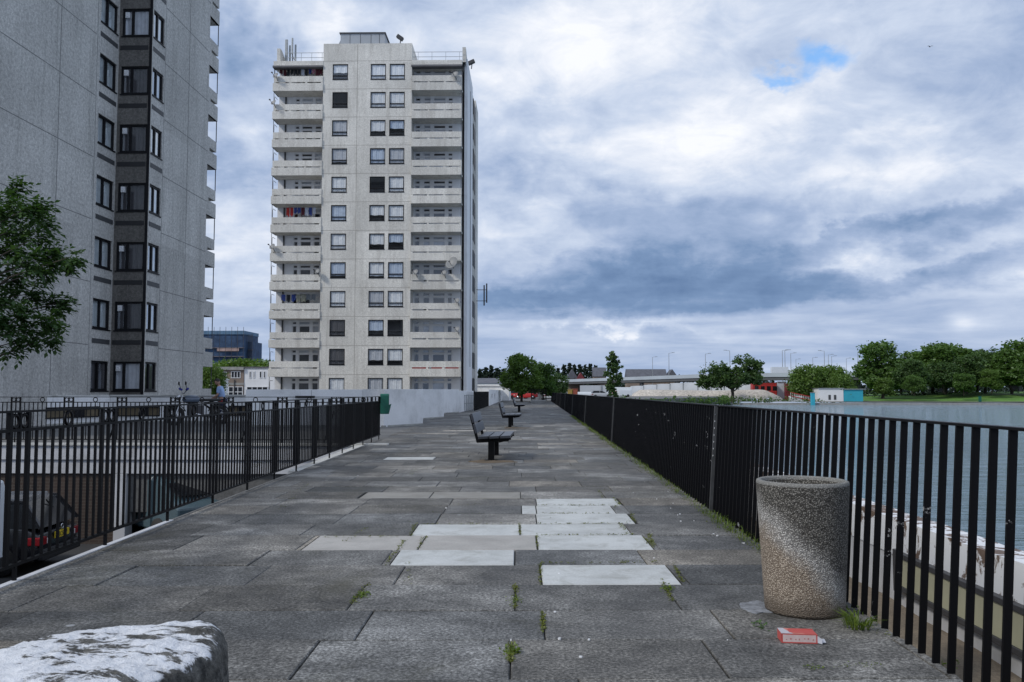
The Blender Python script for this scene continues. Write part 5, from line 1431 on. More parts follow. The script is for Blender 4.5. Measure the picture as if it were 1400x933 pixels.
for i in range(44):
    px = rg.uniform(-330,-85); py = rg.uniform(275,455); cluster(px, py, 11.5+rg.uniform(-1.6,1.8), .36, 66)
    if i % 3 == 0: tm.tube([(AX+.1,AY,rg.uniform(.8,3.8)), WY(px,py,11.5+rg.uniform(-1,1))], [.03,.008], 5)
tm.build('trunk', M_['bark'], ash, world=True); lv.build('crown', M_['leaf_ash'], ash, world=True)

# ================================================================== GRASS, MOSS, WEEDS
def blades(m, c, n, spread, h, rg, lean=.5):
    for i in range(n):
        a = rg.uniform(0,2*PI); r = spread*math.sqrt(rg.random()); p = Vector((c[0]+r*math.cos(a), c[1]+r*math.sin(a), c[2]))
        L = h*rg.uniform(.5,1.15); dd = Vector((math.cos(a)*rg.uniform(.1,1)*lean, math.sin(a)*rg.uniform(.1,1)*lean, 1)).normalized()
        w = Vector((-math.sin(a), math.cos(a), 0))*L*.035; mid = p+dd*L*.55; tip = p+dd*L*.85+Vector((math.cos(a),math.sin(a),-.3))*L*lean*.45
        m.add([p-w,p+w,mid+w*.8,mid-w*.8,tip], [(0,1,2,3),(3,2,4)])
def weed(m, c, n, spread, s, rg):
    for i in range(n):
        p = Vector((c[0]+rg.gauss(0,spread[0]), c[1]+rg.gauss(0,spread[1]), c[2]+rg.random()*s*.9)); a = Vector((rg.uniform(-1,1),rg.uniform(-1,1),rg.uniform(-.1,.6))).normalized()
        b = a.cross(Vector((0,0,1))).normalized(); L = s*rg.uniform(.5,1.2)
        m.add([p, p+a*L*.5+b*L*.3, p+a*L, p+a*L*.5-b*L*.3], [(0,1,2,3)])
rg = random.Random(17); gm = MB(); gm2 = MB()
Y = 4.6
while Y < 44:
    dens = .5+.5*mnoise.noise((Y*.55,2,0))+.28
    if 5.2 < Y < 9: dens += .25
    sc = 1 if Y < 14 else 1.5
    if dens > .3:
        x = FX-.03+rg.uniform(-.09,.03)
        blades(gm, (x,Y,-.012), int(6*dens)+1, .06*sc, .055*sc*(.6+dens), rg, .8)
        weed(gm2, (x,Y,-.004), int(9*dens), (.045*sc,.06), .022*sc, rg)
    Y += .05 if Y < 14 else .09
tag(gm.build('grass', M_['blade']), 'strip of short grass along the foot of the black water railing', 'grass', None, 'stuff')
tag(gm2.build('moss', M_['moss']), 'yellow-green moss and small weeds at the edge of the paving by the water railing', 'moss', None, 'stuff')
mm = MB()
for a, b, n, sp in (((541,757),(553,738),26,.01),((882,736),(893,748),24,.012),((848,716),(858,730),26,.014),((866,703),(860,714),10,.01),((818,671),(824,682),16,.01),((846,688),(838,697),10,.01),((575,748),(585,732),8,.006),((741,862),(742,838),14,.006),((706,806),(704,800),8,.01),((345,640),(360,632),30,.05),((560,800),(558,770),8,.008),((786,590),(800,606),40,.08),((560,650),(575,640),14,.04),((790,575),(800,585),30,.06),((838,681),(848,691),30,.008),((862,701),(868,714),26,.008),((887,731),(894,749),40,.010),((921,771),(933,797),36,.008),((739,771),(739,800),34,.006),((710,717),(711,731),20,.006),((734,731),(735,750),20,.006),((567,717),(562,733),30,.007),((541,753),(528,773),16,.006),((577,734),(573,751),14,.006),((739,771),(905,769),40,.008),((565,717),(700,717),26,.006),((424,735),(560,734),16,.006),((698,876),(699,905),40,.010),((480,828),(505,800),40,.012),((704,800),(704,833),36,.010),((743,840),(742,868),24,.007),((904,792),(918,822),34,.008),((735,691.3),(838,690.8),40,.006),((735,702.8),(838,702.2),40,.006),((735,716.9),(862,716.2),40,.006),((735,732.3),(884,731.5),46,.006),((380,700),(420,662),20,.02),((470,742),(500,722),14,.02)):
    for i in range(n):
        t = rg.random(); g = G(a[0]+(b[0]-a[0])*t, a[1]+(b[1]-a[1])*t); weed(mm, (g.x,g.y,-.004), 5, (sp,sp), .016, rg)
# moss along open slab joints
for i in range(140):
    py = rg.uniform(560,720); px = rg.uniform(560,860) if py > 600 else rg.uniform(640,800); g = G(px,py); weed(mm, (g.x,g.y,-.003), rg.randint(2,7), (.05,.008), .014, rg)
tag(mm.build('moss', M_['moss']), 'moss and seedlings in the joints of the paving slabs', 'moss', None, 'stuff')
WG = 'weeds in the paving joints'
for (px, py, n, h, lab) in ((497,815,70,.05,'leafy weed in the slab joint left of the pale slabs, below them'),(704,822,40,.045,'thin weed in the joint below the middle of the pale slabs'),(912,806,44,.05,'weed trailing from the corner of the nearest pale slab'),(700,893,50,.055,'weed clump at the joint crossing nearest the camera'),(1040,858,16,.06,'little dark weed between the bin and the carton'),(1112,914,40,.03,'low green patch below the carton'),(1152,911,24,.025,'small green patch between carton and railing'),(1184,910,24,.028,'small green patch nearest the foot of the railing')):
    g = G(px,py); m = MB(); sp = (.03,.05) if h > .04 else (.05,.03)
    weed(m, (0,0,0), n*2, (sp[0]*.7,sp[1]*.8), h*.42, rg); blades(m, (0,0,0), n//5, .02, h*.6, rg, .9)
    o = m.build('weed', M_['blade'] if px != 1040 else M_['leaf_dark']); o.location = (g.x,g.y,-.004); tag(o, lab, 'weed', WG)
g = G(1172,858); m = MB(); blades(m, (0,0,0), 80, .065, .13, rg, 1.0); o = m.build('grass_tuft', M_['blade']); o.location = (g.x,g.y,-.01); tag(o, 'spiky green grass tuft sprouting at the foot of the concrete bin', 'grass tuft')
m = MB()
for i in range(420):
    Y = rg.uniform(2.6,12); X = RX+.05+abs(rg.gauss(0,.22)); blades(m, (X,Y,-.56+max(0,.30-(X-RX)/1.26)*.6), 7, .06, .09, rg, .9)
    if i % 2: weed(m, (X,Y,-.54+max(0,.30-(X-RX)/1.26)*.6), 12, (.07,.07), .03, rg)
tag(m.build('grass', M_['blade']), 'tufts of grass on the bare earth below the water railing', 'grass', None, 'stuff')
# bits of litter, bird droppings and paint flecks on the paving
m = MB()
for i in range(30):
    if i < 18: g = G(rg.uniform(1000,1040)-i*9+rg.uniform(-14,6), rg.uniform(742,752)-i*5.1)
    else: g = G(rg.uniform(420,1000), rg.uniform(640,900))
    r_ = rg.uniform(.003,.009); k = 6; P = [(g.x+math.cos(t*2*PI/k)*r_*rg.uniform(.7,1.3), g.y+math.sin(t*2*PI/k)*r_*rg.uniform(.7,1.3), .006) for t in range(k)]
    P2 = [(x,y,-.004) for x,y,_ in P]; m.add(P+P2, [tuple(range(k))]+[(q,k+q,k+(q+1)%k,(q+1)%k) for q in range(k)])
tag(m.build('litter', M_['white_paint']), 'scattered pale crumbs of paint and litter on the paving', 'litter', None, 'stuff')
M_['rust_stain'] = simple('rust_stain', (.135,.10,.065), .9, .5, 6., fine=.5, fscale=60.)
# spilled pale stain by the bin
for bpx, bpy_, bs in ((668,632,1.),(697,585.5,1.),(709.5,564,1.)):
    m = MB(); g = G(bpx+6,bpy_); k = 26; P = []
    for t in range(k):
        a = t*2*PI/k; q = 1+.5*mnoise.noise((math.cos(a)*1.5,math.sin(a)*1.5,bpx)); P.append((g.x+math.cos(a)*.42*q, g.y+.1+math.sin(a)*.30*q, .0075))
    m.add(P+[(x,y,-.004) for x,y,_ in P], [tuple(range(k))]+[(q,k+q,k+(q+1)%k,(q+1)%k) for q in range(k)])
    struct(m.build('paving_stain', M_['rust_stain']))
m = MB(); g = G(1035,832); k = 26; P = []
for t in range(k):
    a = t*2*PI/k; q = 1+.5*mnoise.noise((math.cos(a)*1.5,math.sin(a)*1.5,4)); P.append((g.x+math.cos(a)*.10*q, g.y+math.sin(a)*.15*q, .0075))
m.add(P+[(x,y,-.004) for x,y,_ in P], [tuple(range(k))]+[(q,k+q,k+(q+1)%k,(q+1)%k) for q in range(k)])
st_m = simple('pale_stain', (.22,.23,.25), .8, .5, 14., fine=.5, fscale=60.); o = struct(m.build('paving_stain', st_m))

# ================================================================== QUAY WALL WITH PEELING PAINT
qw = thing('quay_wall', 'peeling white low wall at the water edge, seen through the railing bars', 'wall', (3.08,4,-.55))
m = MB(); QX = 3.08
m.box(QX, QX+.24, -6, 118, -2.6, .06); m.m = 0; m.build('wall_section', [M_['fascia']], qw, world=True)
m = MB(); n = 260; P = []
rgq = random.Random(8)
for i in range(n+1):
    y = -6+i*(60/n); z = .172+.012*mnoise.noise((y*3,0,0)); P += [(QX-.015,y,-.14),(QX-.015,y,z),(QX+.255,y,z-.004),(QX+.255,y,-.14)]
m.add(P, [(4*i+k,4*i+4+k,4*i+4+(k+1)%4,4*i+(k+1)%4) for i in range(n) for k in (0,1,2)])
m.build('coping', M_['peeling'], qw, world=True)
yp = 7.3
m = MB(); m.box(QX-.05, QX-.012, -4, yp, -.355, -.13); m.build('board', simple('yellowed_board', (.40,.39,.275), .6, .12, 1.2), qw, world=True)
m = MB(); m.box(QX-.065, QX-.01, -4, yp+.06, -.128, -.085); m.box(QX-.065, QX-.01, -4, yp+.06, -.40, -.357); m.box(QX-.07, QX-.01, yp, yp+.08, -.42, -.07); m.build('board_frame', M_['dark_steel'], qw, world=True, bevel=.004)
# ================================================================== FAR SIDE: VIADUCT, YARD, HUT
vi = thing('viaduct', 'long low concrete road viaduct with pale parapet crossing behind the yard', 'viaduct', (XY(990,280),280,-1.3))
line = [(560,620),(640,560),(768,430),(880,340),(990,280),(1100,272),(1180,270),(1300,285),(1500,300)]
vp = [Vector((XY(px,Y),Y,0)) for px, Y in line]
def ribbon(name, off0, off1, z0, z1, mat):
    m = MB()
    for i in range(len(vp)-1):
        a, b = vp[i], vp[i+1]; d0 = (vp[min(i+1,len(vp)-1)]-vp[max(i-1,0)]).normalized(); d1 = (vp[min(i+2,len(vp)-1)]-vp[i]).normalized()
        n0, n1 = Vector((-d0.y,d0.x,0)), Vector((-d1.y,d1.x,0))
        P = [a+n0*off0,a+n0*off1,b+n1*off1,b+n1*off0]
        m.add([p+Vector((0,0,z0)) for p in P]+[p+Vector((0,0,z1)) for p in P], [(0,3,2,1),(4,5,6,7),(0,1,5,4),(1,2,6,5),(2,3,7,6),(3,0,4,7)])
    m.build(name, mat, vi, world=True)
ribbon('deck', 0, 14, 4.9, 6.15, M_['viaduct']); ribbon('parapet', -.3, -.02, 5.9, 7.2, M_['viaduct_rail']); ribbon('far_parapet', 13.7, 14.2, 6.155, 7.1, M_['viaduct_rail'])
tot = 0
for i in range(len(vp)-1):
    L = (vp[i+1]-vp[i]).length; n = max(1, int(L/24))
    for k in range(n):
        p = vp[i].lerp(vp[i+1], k/n)
        m = MB(); m.box(p.x-.5,p.x+.5,p.y+3,p.y+9,-1.4,4.9); m.build('column', M_['viaduct'], vi, world=True)
# second viaduct level glimpsed lower down on the right
# white sheeted hoarding below the viaduct
ho = thing('hoarding', 'long line of white sheeted hoarding panels below the viaduct', 'hoarding', (XY(940,262),262,-1.3))
hp = [(862,330),(880,312),(898,300),(916,290),(934,282),(954,275),(972,269),(990,264),(1009,260),(1029,256)]
hz = [3.3,3.6,3.8,4.0,4.1,4.2,4.2,4.2,4.2,4.0]
for i in range(len(hp)-1):
    a = Vector((XY(hp[i][0],hp[i][1]),hp[i][1],0)); b = Vector((XY(hp[i+1][0],hp[i+1][1]),hp[i+1][1],0)); d = (b-a).normalized(); n_ = Vector((-d.y,d.x,0)); m = MB(); P = []; s = 10
    for k in range(s+1):
        t = k/s; p = a.lerp(b,t); bul = .45*math.sin(t*PI); 
        for zf in (0,.25,.5,.75,1): P.append(p-n_*(bul*math.sin(zf*PI)*(.8+.3*mnoise.noise((i,t*3,zf*2))))+Vector((0,0,-1.3+(hz[i]+.6*(1-abs(2*t-1))*.15+1.3)*zf)))
    m.add(P, [(k*5+q,(k+1)*5+q,(k+1)*5+q+1,k*5+q+1) for k in range(s) for q in range(4)], True); m.build('panel', M_['hoarding'], ho, world=True)
    m = MB(); m.box(b.x-.15,b.x+.15,b.y-.4,b.y+.0,-1.3,hz[i]+.1); m.build('post', M_['steel'], ho, world=True)
pa = thing('hoarding', 'short white hoarding panel beside the dark gap under the viaduct, left of the narrow tree', 'hoarding', (XY(812,330),330,-1.3))
a, b = XY(793,330), XY(829,330); m = MB(); m.box(a,b,330,330.3,-1.3,3.6); m.build('panel', M_['hoarding'], pa, world=True); m = MB(); m.box((a+b)/2+3,(a+b)/2+3.3,329.7,329.99,-1.3,3.7); m.build('post', M_['steel'], pa, world=True)
p3 = thing('hoarding', 'narrow white panel standing between the two red containers', 'hoarding', (XY(1068,250),250,-1.3)); a, b = XY(1063,250), XY(1074,250); m = MB(); m.box(a,b,250,250.3,-1.3,4.0); m.build('panel', M_['hoarding'], p3, world=True)
m = MB(); m.bar((a,249.9,4.05),(b,249.9,4.05),.25); m.build('rail', M_['steel'], p3, world=True)
def container(name, label, px0, px1, Y, z0, z1, mat):
    x0, x1 = XY(px0,Y), XY(px1,Y); t = thing(name, label, 'container', ((x0+x1)/2,Y,z0), 0, 'red containers under the viaduct')
    m = MB(); m.box(x0,x1,Y,Y+2.5,z0,z1); n = int((x1-x0)/.5)
    for i in range(n): xx = x0+(i+.5)*(x1-x0)/n; m.box(xx-.08,xx+.08,Y-.06,Y-.001,z0+.2,z1-.2)
    m.build('body', mat, t, world=True)
    m = MB(); m.box(x0-.08,x1+.08,Y-.1,Y+2.6,z1+.002,z1+.2); m.box(x0-.08,x1+.08,Y-.1,Y-.0,(z0+z1)/2-.1,(z0+z1)/2+.1); m.build('rail', mat, t, world=True)
    for i in range(4): 
        xx = x0+(i+.35)*(x1-x0)/4; m = MB(); m.box(xx,xx+1.1,Y-.09,Y-.062,z0+(z1-z0)*.58,z0+(z1-z0)*.85); m.build('window', M_['dark_glass'], t, world=True)
container('site_container', 'orange-red site cabin just right of the dark two-lobed tree', 1029,1062,248,-1.3,3.5,M_['red_paint'])
container('site_container', 'dark crimson site cabin behind the round bushes', 1075,1098,248,-1.3,3.4,M_['dark_red'])
# gravel heap
hx0, hx1 = XY(856,232), XY(1072,232); m = MB(); P = []; nx, ny = 70, 8
for j in range(ny+1):
    for i in range(nx+1):
        t = i/nx; u = j/ny; e = min(1, t/.10, (1-t)/.12); h = (3.0+.12*math.sin(t*9))*min(1,(1-abs(2*u-1))*1.9)*(e**.7)
        P.append((hx0+(hx1-hx0)*t, 228+u*14, -1.38+h+.10*mnoise.noise((t*30,u*6,0))))
m.add(P, [(j*(nx+1)+i,j*(nx+1)+i+1,(j+1)*(nx+1)+i+1,(j+1)*(nx+1)+i) for j in range(ny) for i in range(nx)], True)
tag(m.build('gravel_heap', M_['gravel']), 'long flat-topped heap of pale gravel on the far bank in front of the hoarding', 'heap')
# scrub on the far bank
rg = random.Random(41); m = MB()
for px in range(845, 1125, 5):
    for q in range(2):
        Y = 217.6+rg.uniform(0,5); h = rg.uniform(.4,1.3)*(1.6 if px in (980,985,1075,1080,1085,920,925) else 1)
        leaf_cloud(m, (XY(px+rg.uniform(-2,2),Y),Y,-1.35+h*.45), (rg.uniform(.6,1.3),.6,h*.6), 34, .3, rg, clumps=5, hollow=.2)
tag(m.build('undergrowth', M_['leaf_mid']), 'low scrub and weeds along the far bank below the gravel heap', 'scrub', None, 'stuff')
m = MB()
for a, b in (((4.2,119),(22,150)),((22,150),(40,190)),((40,190),(47.8,215)),((47.8,215),(60,217))):
    n = int(math.hypot(b[0]-a[0],b[1]-a[1])/.8)
    for i in range(n):
        t = i/n; leaf_cloud(m, (a[0]+(b[0]-a[0])*t+rg.uniform(-.3,.5), a[1]+(b[1]-a[1])*t-.3, -.9), (.8,.8,rg.uniform(1.0,1.6)), 50, .32, rg, clumps=7, hollow=.2)
tag(m.build('undergrowth', M_['leaf_mid']), 'scrub hanging over the quay edge beyond the end of the railing', 'scrub', None, 'stuff')
# white rubble on the bank
rg = random.Random(42)
for i, (px, w, lab) in enumerate(((952,1.6,'white rubble bag at the foot of the gravel heap, first from the narrow tree'),(972,3.0,'long white sheet at the foot of the gravel heap'),(1032,2.6,'white sheet near the thin end of the gravel heap, below the dark tree'),(1052,2.0,'white rubble bag near the blue post side of the gravel heap'))):
    m = MB(); X = XY(px,223); P = []; n = 8
    m.lathe([(0,.75),(w*.25,.72),(w*.42,.5),(w*.5,.2),(w*.5,-.1)], 10, (0,0,0)); 
    for k in range(len(m.v)): m.v[k] = Vector((m.v[k].x*(1+.2*mnoise.noise(m.v[k]*2)), m.v[k].y*.5, m.v[k].z*(1+.35*mnoise.noise(m.v[k]*1.7+Vector((i,0,0))))))
    o = m.build('rubble_bag', M_['white_paint']); o.location = (X,224.5,-1.3); tag(o, lab, 'bag', 'white bags on the far bank')
# red-white barrier ramp
br = thing('site_barrier', 'sloping orange and white railed ramp on the far bank left of the white hut', 'barrier', (XY(1092,222),222,-1.3))
xa_, xb_ = XY(1081,222), XY(1108,222); m = MB(); m.bar((xa_,222,1.0),(xb_,222,-.1),.18); m.bar((xa_,222,.1),(xb_,222,-1.0),.18); m.build('rail', M_['red_paint'], br, world=True)
m = MB()
for i in range(12): t = i/11; x = xa_+(xb_-xa_)*t; z = 1.0-1.1*t; m.bar((x,222,-1.4),(x,222,z),.09)
m.build('post', M_['white_paint'], br, world=True)
m = MB(); m.xprism([(222.2,-1.4),(222.2,.05),(224,.05),(224,-1.4)], xa_, xa_+(xb_-xa_)*.6); m.build('ramp', M_['white_paint'], br, world=True)
# white and turquoise hut
x0, x1 = XY(1119,224), XY(1180,224); xm = XY(1153,224)
hu = thing('waterside_hut', 'flat-roofed hut half white and half turquoise on the far bank', 'hut', ((x0+x1)/2,224,-1.3))
m = MB(); m.box(x0,xm,224,229,-1.4,1.95); m.build('white_section', M_['white_paint'], hu, world=True)
m = MB(); m.box(xm+.01,x1,224.1,229,-1.4,1.75); m.build('turquoise_section', M_['turquoise'], hu, world=True)
m = MB(); m.box(x0-.15,xm+.15,223.8,229.2,1.955,2.15); m.box(xm+.16,x1+.8,223.8,229.2,1.76,1.95); m.build('roof', M_['steel'], hu, world=True)
for px in (1134,1141.5): 
    m = MB(); x = XY(px,224); m.box(x-.3,x+.3,223.94,223.999,-.9,.35); m.build('door', M_['strip'], hu, world=True)
bp = thing('mooring_post', 'blue-green post standing at the water edge left of the hut', 'post', (XY(1110,215),214.6,-2.2)); x = XY(1111,214.6)
m = MB(); m.box(x-.45,x+.45,214.2,215.1,-2.3,.9); m.build('body', M_['turquoise'], bp, world=True, bevel=.05); m = MB(); m.box(x-.5,x+.5,214.1,215.15,.9,1.02); m.build('cap', M_['steel'], bp, world=True)
bt = thing('life_ring_box', 'small green box on the lawn edge by the water', 'box', (XY(1340,218),218,-1.4)); x = XY(1340,218)
m = MB(); m.box(x-.3,x+.3,218,218.4,-1.4,.0); m.build('body', M_['green_plastic'], bt, world=True, bevel=.03); m = MB(); m.box(x-.36,x+.36,217.95,218.45,.0,.08); m.build('cap', M_['green_plastic'], bt, world=True)
# ---- lamp posts of the motorway
SL = 'street lamps along the viaduct'
def lamp(px, ty, Y, arm, label):
    h = ZY(ty,Y)+1.3; t = thing('street_lamp', label, 'street lamp', (XY(px,Y),Y,-1.3), 0, SL)
    m = MB(); m.tube([(0,0,0),(0,0,h*.5),(0,0,h)], [.16,.13,.09], 6); m.build('pole', M_['steel'], t)
    m = MB(); m.bar((0,0,h),(arm*1.7,0,h+.25),.11); m.build('arm', M_['steel'], t); m = MB(); m.box(min(arm*1.2,arm*2.3),max(arm*1.2,arm*2.3),-.2,.2,h+.2,h+.36); m.build('lamp_head', M_['steel'], t)
LM = [(892.5,489,392,1,'lamp post standing over the slate roof, short one'),(915,483.5,345,1,'lamp post at the right end of the slate roof, tall'),(965,484.6,350,1,'lone lamp post between the slate roof and the dark tree'),(998.5,480.4,325,-1,'lamp post rising behind the dark two-lobed tree'),(1070.5,480,322,1,'lamp post right of the dark tree, first of a close pair'),(1074,480,330,1,'lamp post right of the dark tree, second of a close pair'),(1082,484,350,1,'lamp post just right of the close pair'),(1089,492,425,1,'short distant lamp post above the first round bush'),(1112,490,400,1,'small lamp post above the middle of the round bushes'),(1128,481,330,-1,'tall lamp post above the round bushes, arm to the left'),(1133.5,486,370,1,'middle lamp post of the three above the hut'),(1138,488,385,1,'shorter lamp post of the three above the hut'),(1158,491,410,1,'short lamp post above the end of the hut'),(1174,481.6,330,1,'tall lamp post next to the tall ragged tree')]
for a in LM: lamp(*a)
# ---- slate-roofed houses behind the viaduct
def pitched(name, label, px0, px1, Y, ze, zr, depth=8, group=None, gable=False, wallm='brick_house', roof='slate'):
    x0, x1 = XY(px0,Y), XY(px1,Y); t = thing(name, label, 'house', ((x0+x1)/2,Y,-1.3), 0, group)
    m = MB(); m.box(x0,x1,Y,Y+depth,-1.3,ze); m.build('wall', M_[wallm], t, world=True)
    m = MB()
    if gable:
        xm_ = (x0+x1)/2; m.add([(x0-.3,Y-.4,ze),(xm_,Y-.4,zr),(x1+.3,Y-.4,ze),(x0-.3,Y+depth,ze),(xm_,Y+depth,zr),(x1+.3,Y+depth,ze)], [(0,1,4,3),(1,2,5,4),(0,2,1),(3,4,5),(0,3,5,2)])
    else: m.xprism([(Y-.4,ze),(Y+depth/2,zr),(Y+depth+.4,ze)], x0-.3, x1+.3)
    rf_ = m.build('roof', M_[roof], t, world=True)
    for f in (.25,.6): 
        m = MB(); xx = x0+(x1-x0)*f; m.box(xx,xx+1.6,Y-.05,Y-.001,ze-1.9,ze-.7); m.build('window', M_['dark_glass'], t, world=True)
    return t
pitched('slate_roofed_house', 'wide house with grey slate roof showing above the viaduct', 858,912,440,8.4,12.9,12,'houses behind the viaduct')
pitched('slate_roofed_house', 'narrow brick-gabled house at the end of the wide slate roof', 912,927,438,8.2,12.6,10,'houses behind the viaduct', True)
pitched('slate_roofed_house', 'house with pale grey roof just left of the narrow tree', 812,829,420,8.6,13.2,10,'houses behind the viaduct')
pitched('gabled_house', 'red-brown gabled house below the poplars', 775,790,425,7.6,12.4,10,'houses behind the viaduct', True)
pitched('gabled_house', 'small red-roofed house next to the gabled one below the poplars', 789,799,423,7.4,10.6,10,'houses behind the viaduct', True, roof='dark_red')
tk = thing('lorry', 'white lorry box passing on the viaduct behind the dark tree', 'lorry', (XY(1066,280),280,6.16)); x = XY(1066,280)
m = MB(); m.box(x-2.6,x+2.6,278.8,281,6.5,9.2); m.build('box_body', M_['car_white'], tk, world=True); m = MB(); m.box(x+2.65,x+4.2,278.9,280.9,6.5,8.4); m.build('cab', M_['car_white'], tk, world=True, bevel=.15)
for dx in (-1.8,3.4):
    m = MB(); m.lathe([(0,-.2),(.45,-.2),(.45,.2),(0,.2)], 12, (x+dx,279,6.6), 'y'); m.build('wheel', M_['tyre'], tk, world=True)
# ---- vehicles beyond the end of the railing
car0 = car('parked_car', 'red car parked under the trees left of the trunk', (XY(709,150),150,-.01), R(10), M_['car_red'], detail=False, group='cars beyond the walkway')
def car2(label, px, Y, rz, paint):
    c = car('parked_car', label, (XY(px,Y),Y,-.01), rz, paint, detail=False, group='cars beyond the walkway')
car2('red car parked under the trees right of the trunk', 719, 146, R(175), M_['car_red'])
car2('pale silver car parked left of the two red cars', 698, 150, R(5), M_['car_silver'])
car2('white car seen in the gap between planter and railing', 750, 120, R(95), M_['car_white'])
car2('silver car over the railing top, left of the narrow tree', 822, 175, R(3), M_['car_silver'])
def transit(name, label, px, Y, rz, paint, L=5.4, H=2.1):
    t = thing(name, label, 'van', (XY(px,Y),Y,-.02), rz, 'vans beyond the railing'); h = L/2
    m = MB(); m.xprism([(-.95,.35),(-.95,1.5),(-.82,H),(.82,H),(.95,1.5),(.95,.35)], -h, h-1.3); m.build('body', paint, t, bevel=.06)
    m = MB(); P = [(h-1.29,-.93,.35),(h,-.9,.35),(h,-.88,.95),(h-.35,-.86,1.1),(h-1.29,-.82,H-.1)]; n = len(P); m.add(P+[(x,-y,z) for x,y,z in P], [tuple(range(n)), tuple(reversed(range(n,2*n)))]+[(i,n+i,n+(i+1)%n,(i+1)%n) for i in range(n)]); m.build('cab', paint, t, bevel=.05)
    m = MB(); m.add([(h-.36,-.75,1.16),(h-.36,.75,1.16),(h-1.1,.72,H-.28),(h-1.1,-.72,H-.28)], [(0,1,2,3)])
    for k in range(len(m.v)): m.v[k] += Vector((.03,0,.03))
    m.build('windscreen', M_['dark_glass'], t)
    for x in (-h+.9,h-.9):
        for s in (-1,1): m = MB(); m.lathe([(0,-.1),(.33,-.1),(.33,.1),(0,.1)], 14, (x,s*.86,.33), 'y'); m.build('wheel', M_['tyre'], t)
transit('parked_van', 'long white van shape standing for a low white barrier along the railing top, between the coloured crates and the narrow tree', 796, 185, R(2), M_['car_white'], 7.5, 1.9)  # van body standing for a low white barrier
transit('parked_van', 'white van with red front right of the narrow tree', 846, 190, R(184), M_['car_white'], 5.6, 2.2)
tr = thing('kiosk_sign', 'red and white round-marked sign board right of the narrow tree', 'sign', (XY(841,165),165,0)); x = XY(841,165)
m = MB(); m.box(x-.85,x+.85,165,165.08,.35,1.55); m.build('board', M_['white_paint'], tr, world=True); m = MB(); m.lathe([(0,-.03),(.45,-.03),(.45,.0)], 20, (x-.1,164.99,.95), 'y'); m.build('emblem', M_['red_paint'], tr, world=True)
m = MB(); m.bar((x-.7,165.1,-.1),(x-.7,165.1,1.5),.08); m.bar((x+.7,165.1,-.1),(x+.7,165.1,1.5),.08); m.build('post', M_['steel'], tr, world=True)
M_['ochre'] = simple('ochre_paint', (.35,.24,.06), .7, .2, 3.)
M_['rust_red'] = simple('rust_red_paint', (.28,.07,.04), .7, .2, 3.)
for i, (px, z0, z1, mt, lab) in enumerate(((772,.0,1.0,'dark_steel','blue-black crate beside the end of the railing'),(780,.0,1.55,'ochre','yellow-topped crate between the dark crate and the red one'),(786,.0,1.7,'rust_red','orange-red crate at the dark gap under the viaduct'))):
    t = thing('crate', lab, 'crate', (XY(px,170),170,0), 0, 'coloured crates beyond the railing'); x = XY(px,170)
    m = MB(); m.box(x-.55,x+.55,170,171,z0,z1); m.build('box', M_[mt], t, world=True, bevel=.04); m = MB(); m.box(x-.6,x+.6,169.95,171.05,z1+.002,z1+.1); m.build('lid', M_[mt], t, world=True, bevel=.02)
transit('parked_van', 'pale blue-grey van nosing out of the dark garage opening below the fence', 239, 21.3, R(-42), M_['car_blue'], 4.4, 1.75)
[o for o in bpy.data.objects if o.get('label','').startswith('long white van')][0].location.z = -.75
TV = bpy.data.objects['parked_van'] if False else [o for o in bpy.data.objects if o.get('label','').startswith('pale blue-grey van')][0]
TV.location.z = COURT; TV['group'] = 'vans in the sunken court'
# ---- terraced houses and the scaffolded block on the left
Yh = 145; x0, x1, x2 = XY(294.5,Yh), XY(333,Yh), XY(369,Yh); zt = ZY(501.5,Yh)
h1_ = thing('terraced_house', 'grey-brown brick house with white framed windows beside the grey tower', 'house', ((x0+x1)/2,Yh,0), 0, 'terraced houses')
m = MB(); m.box(x0,x1,Yh,Yh+8,-.1,zt-.55); m.build('wall', M_['brick_house'], h1_, world=True)
m = MB(); m.box(x0-.3,x1+.02,Yh-.35,Yh+8,zt-.545,zt); m.build('roof', M_['concrete'], h1_, world=True)
m = MB(); m.box(x0,x1,Yh-.05,Yh-.001,2.35,2.75); m.build('band', M_['concrete'], h1_, world=True)
def hwin(par, a, b, c, d, cols, rows, Y=Yh):
    m = MB(); f = .1
    m.box(a,b,Y-.08,Y-.01,c,c+f); m.box(a,b,Y-.08,Y-.01,d-f,d)
    for i in range(cols+1): x = a+(b-a-f)*i/cols; m.box(x,x+f,Y-.078,Y-.012,c+f,d-f)
    for i in range(1,rows): z = c+(d-c-f)*i/rows; m.box(a+f,b-f,Y-.076,Y-.014,z,z+f)
    w = m.build('window', M_['white_paint'], par, world=True); m = MB(); m.box(a+.03,b-.03,Y-.05,Y-.03,c+.03,d-.03); m.build('pane', M_['dark_glass'], w, world=True)
hx = lambda px: XY(px,Yh)
hwin(h1_, hx(301.5),hx(309.5),3.55,4.65,1,2); hwin(h1_, hx(315.5),hx(328.5),3.55,4.75,3,1); hwin(h1_, hx(306),hx(332),.25,2.1,4,2)
m = MB(); m.bar((hx(320.5),Yh-.12,0),(hx(320.5),Yh-.12,3.3),.12); m.build('drain_pipe', M_['strip'], h1_, world=True)
h2_ = thing('terraced_house', 'white rendered house with slim upright windows between the brick house and the pale tower', 'house', ((x1+x2)/2,Yh,0), 0, 'terraced houses')
m = MB(); m.box(x1+.03,x2+1,Yh+.1,Yh+8,-.1,zt-.2); m.build('wall', M_['white_render'], h2_, world=True)
m = MB(); m.box(x1+.03,x2+1,Yh-.1,Yh+8,zt-.195,zt+.02); m.build('roof', M_['roof_felt'], h2_, world=True)
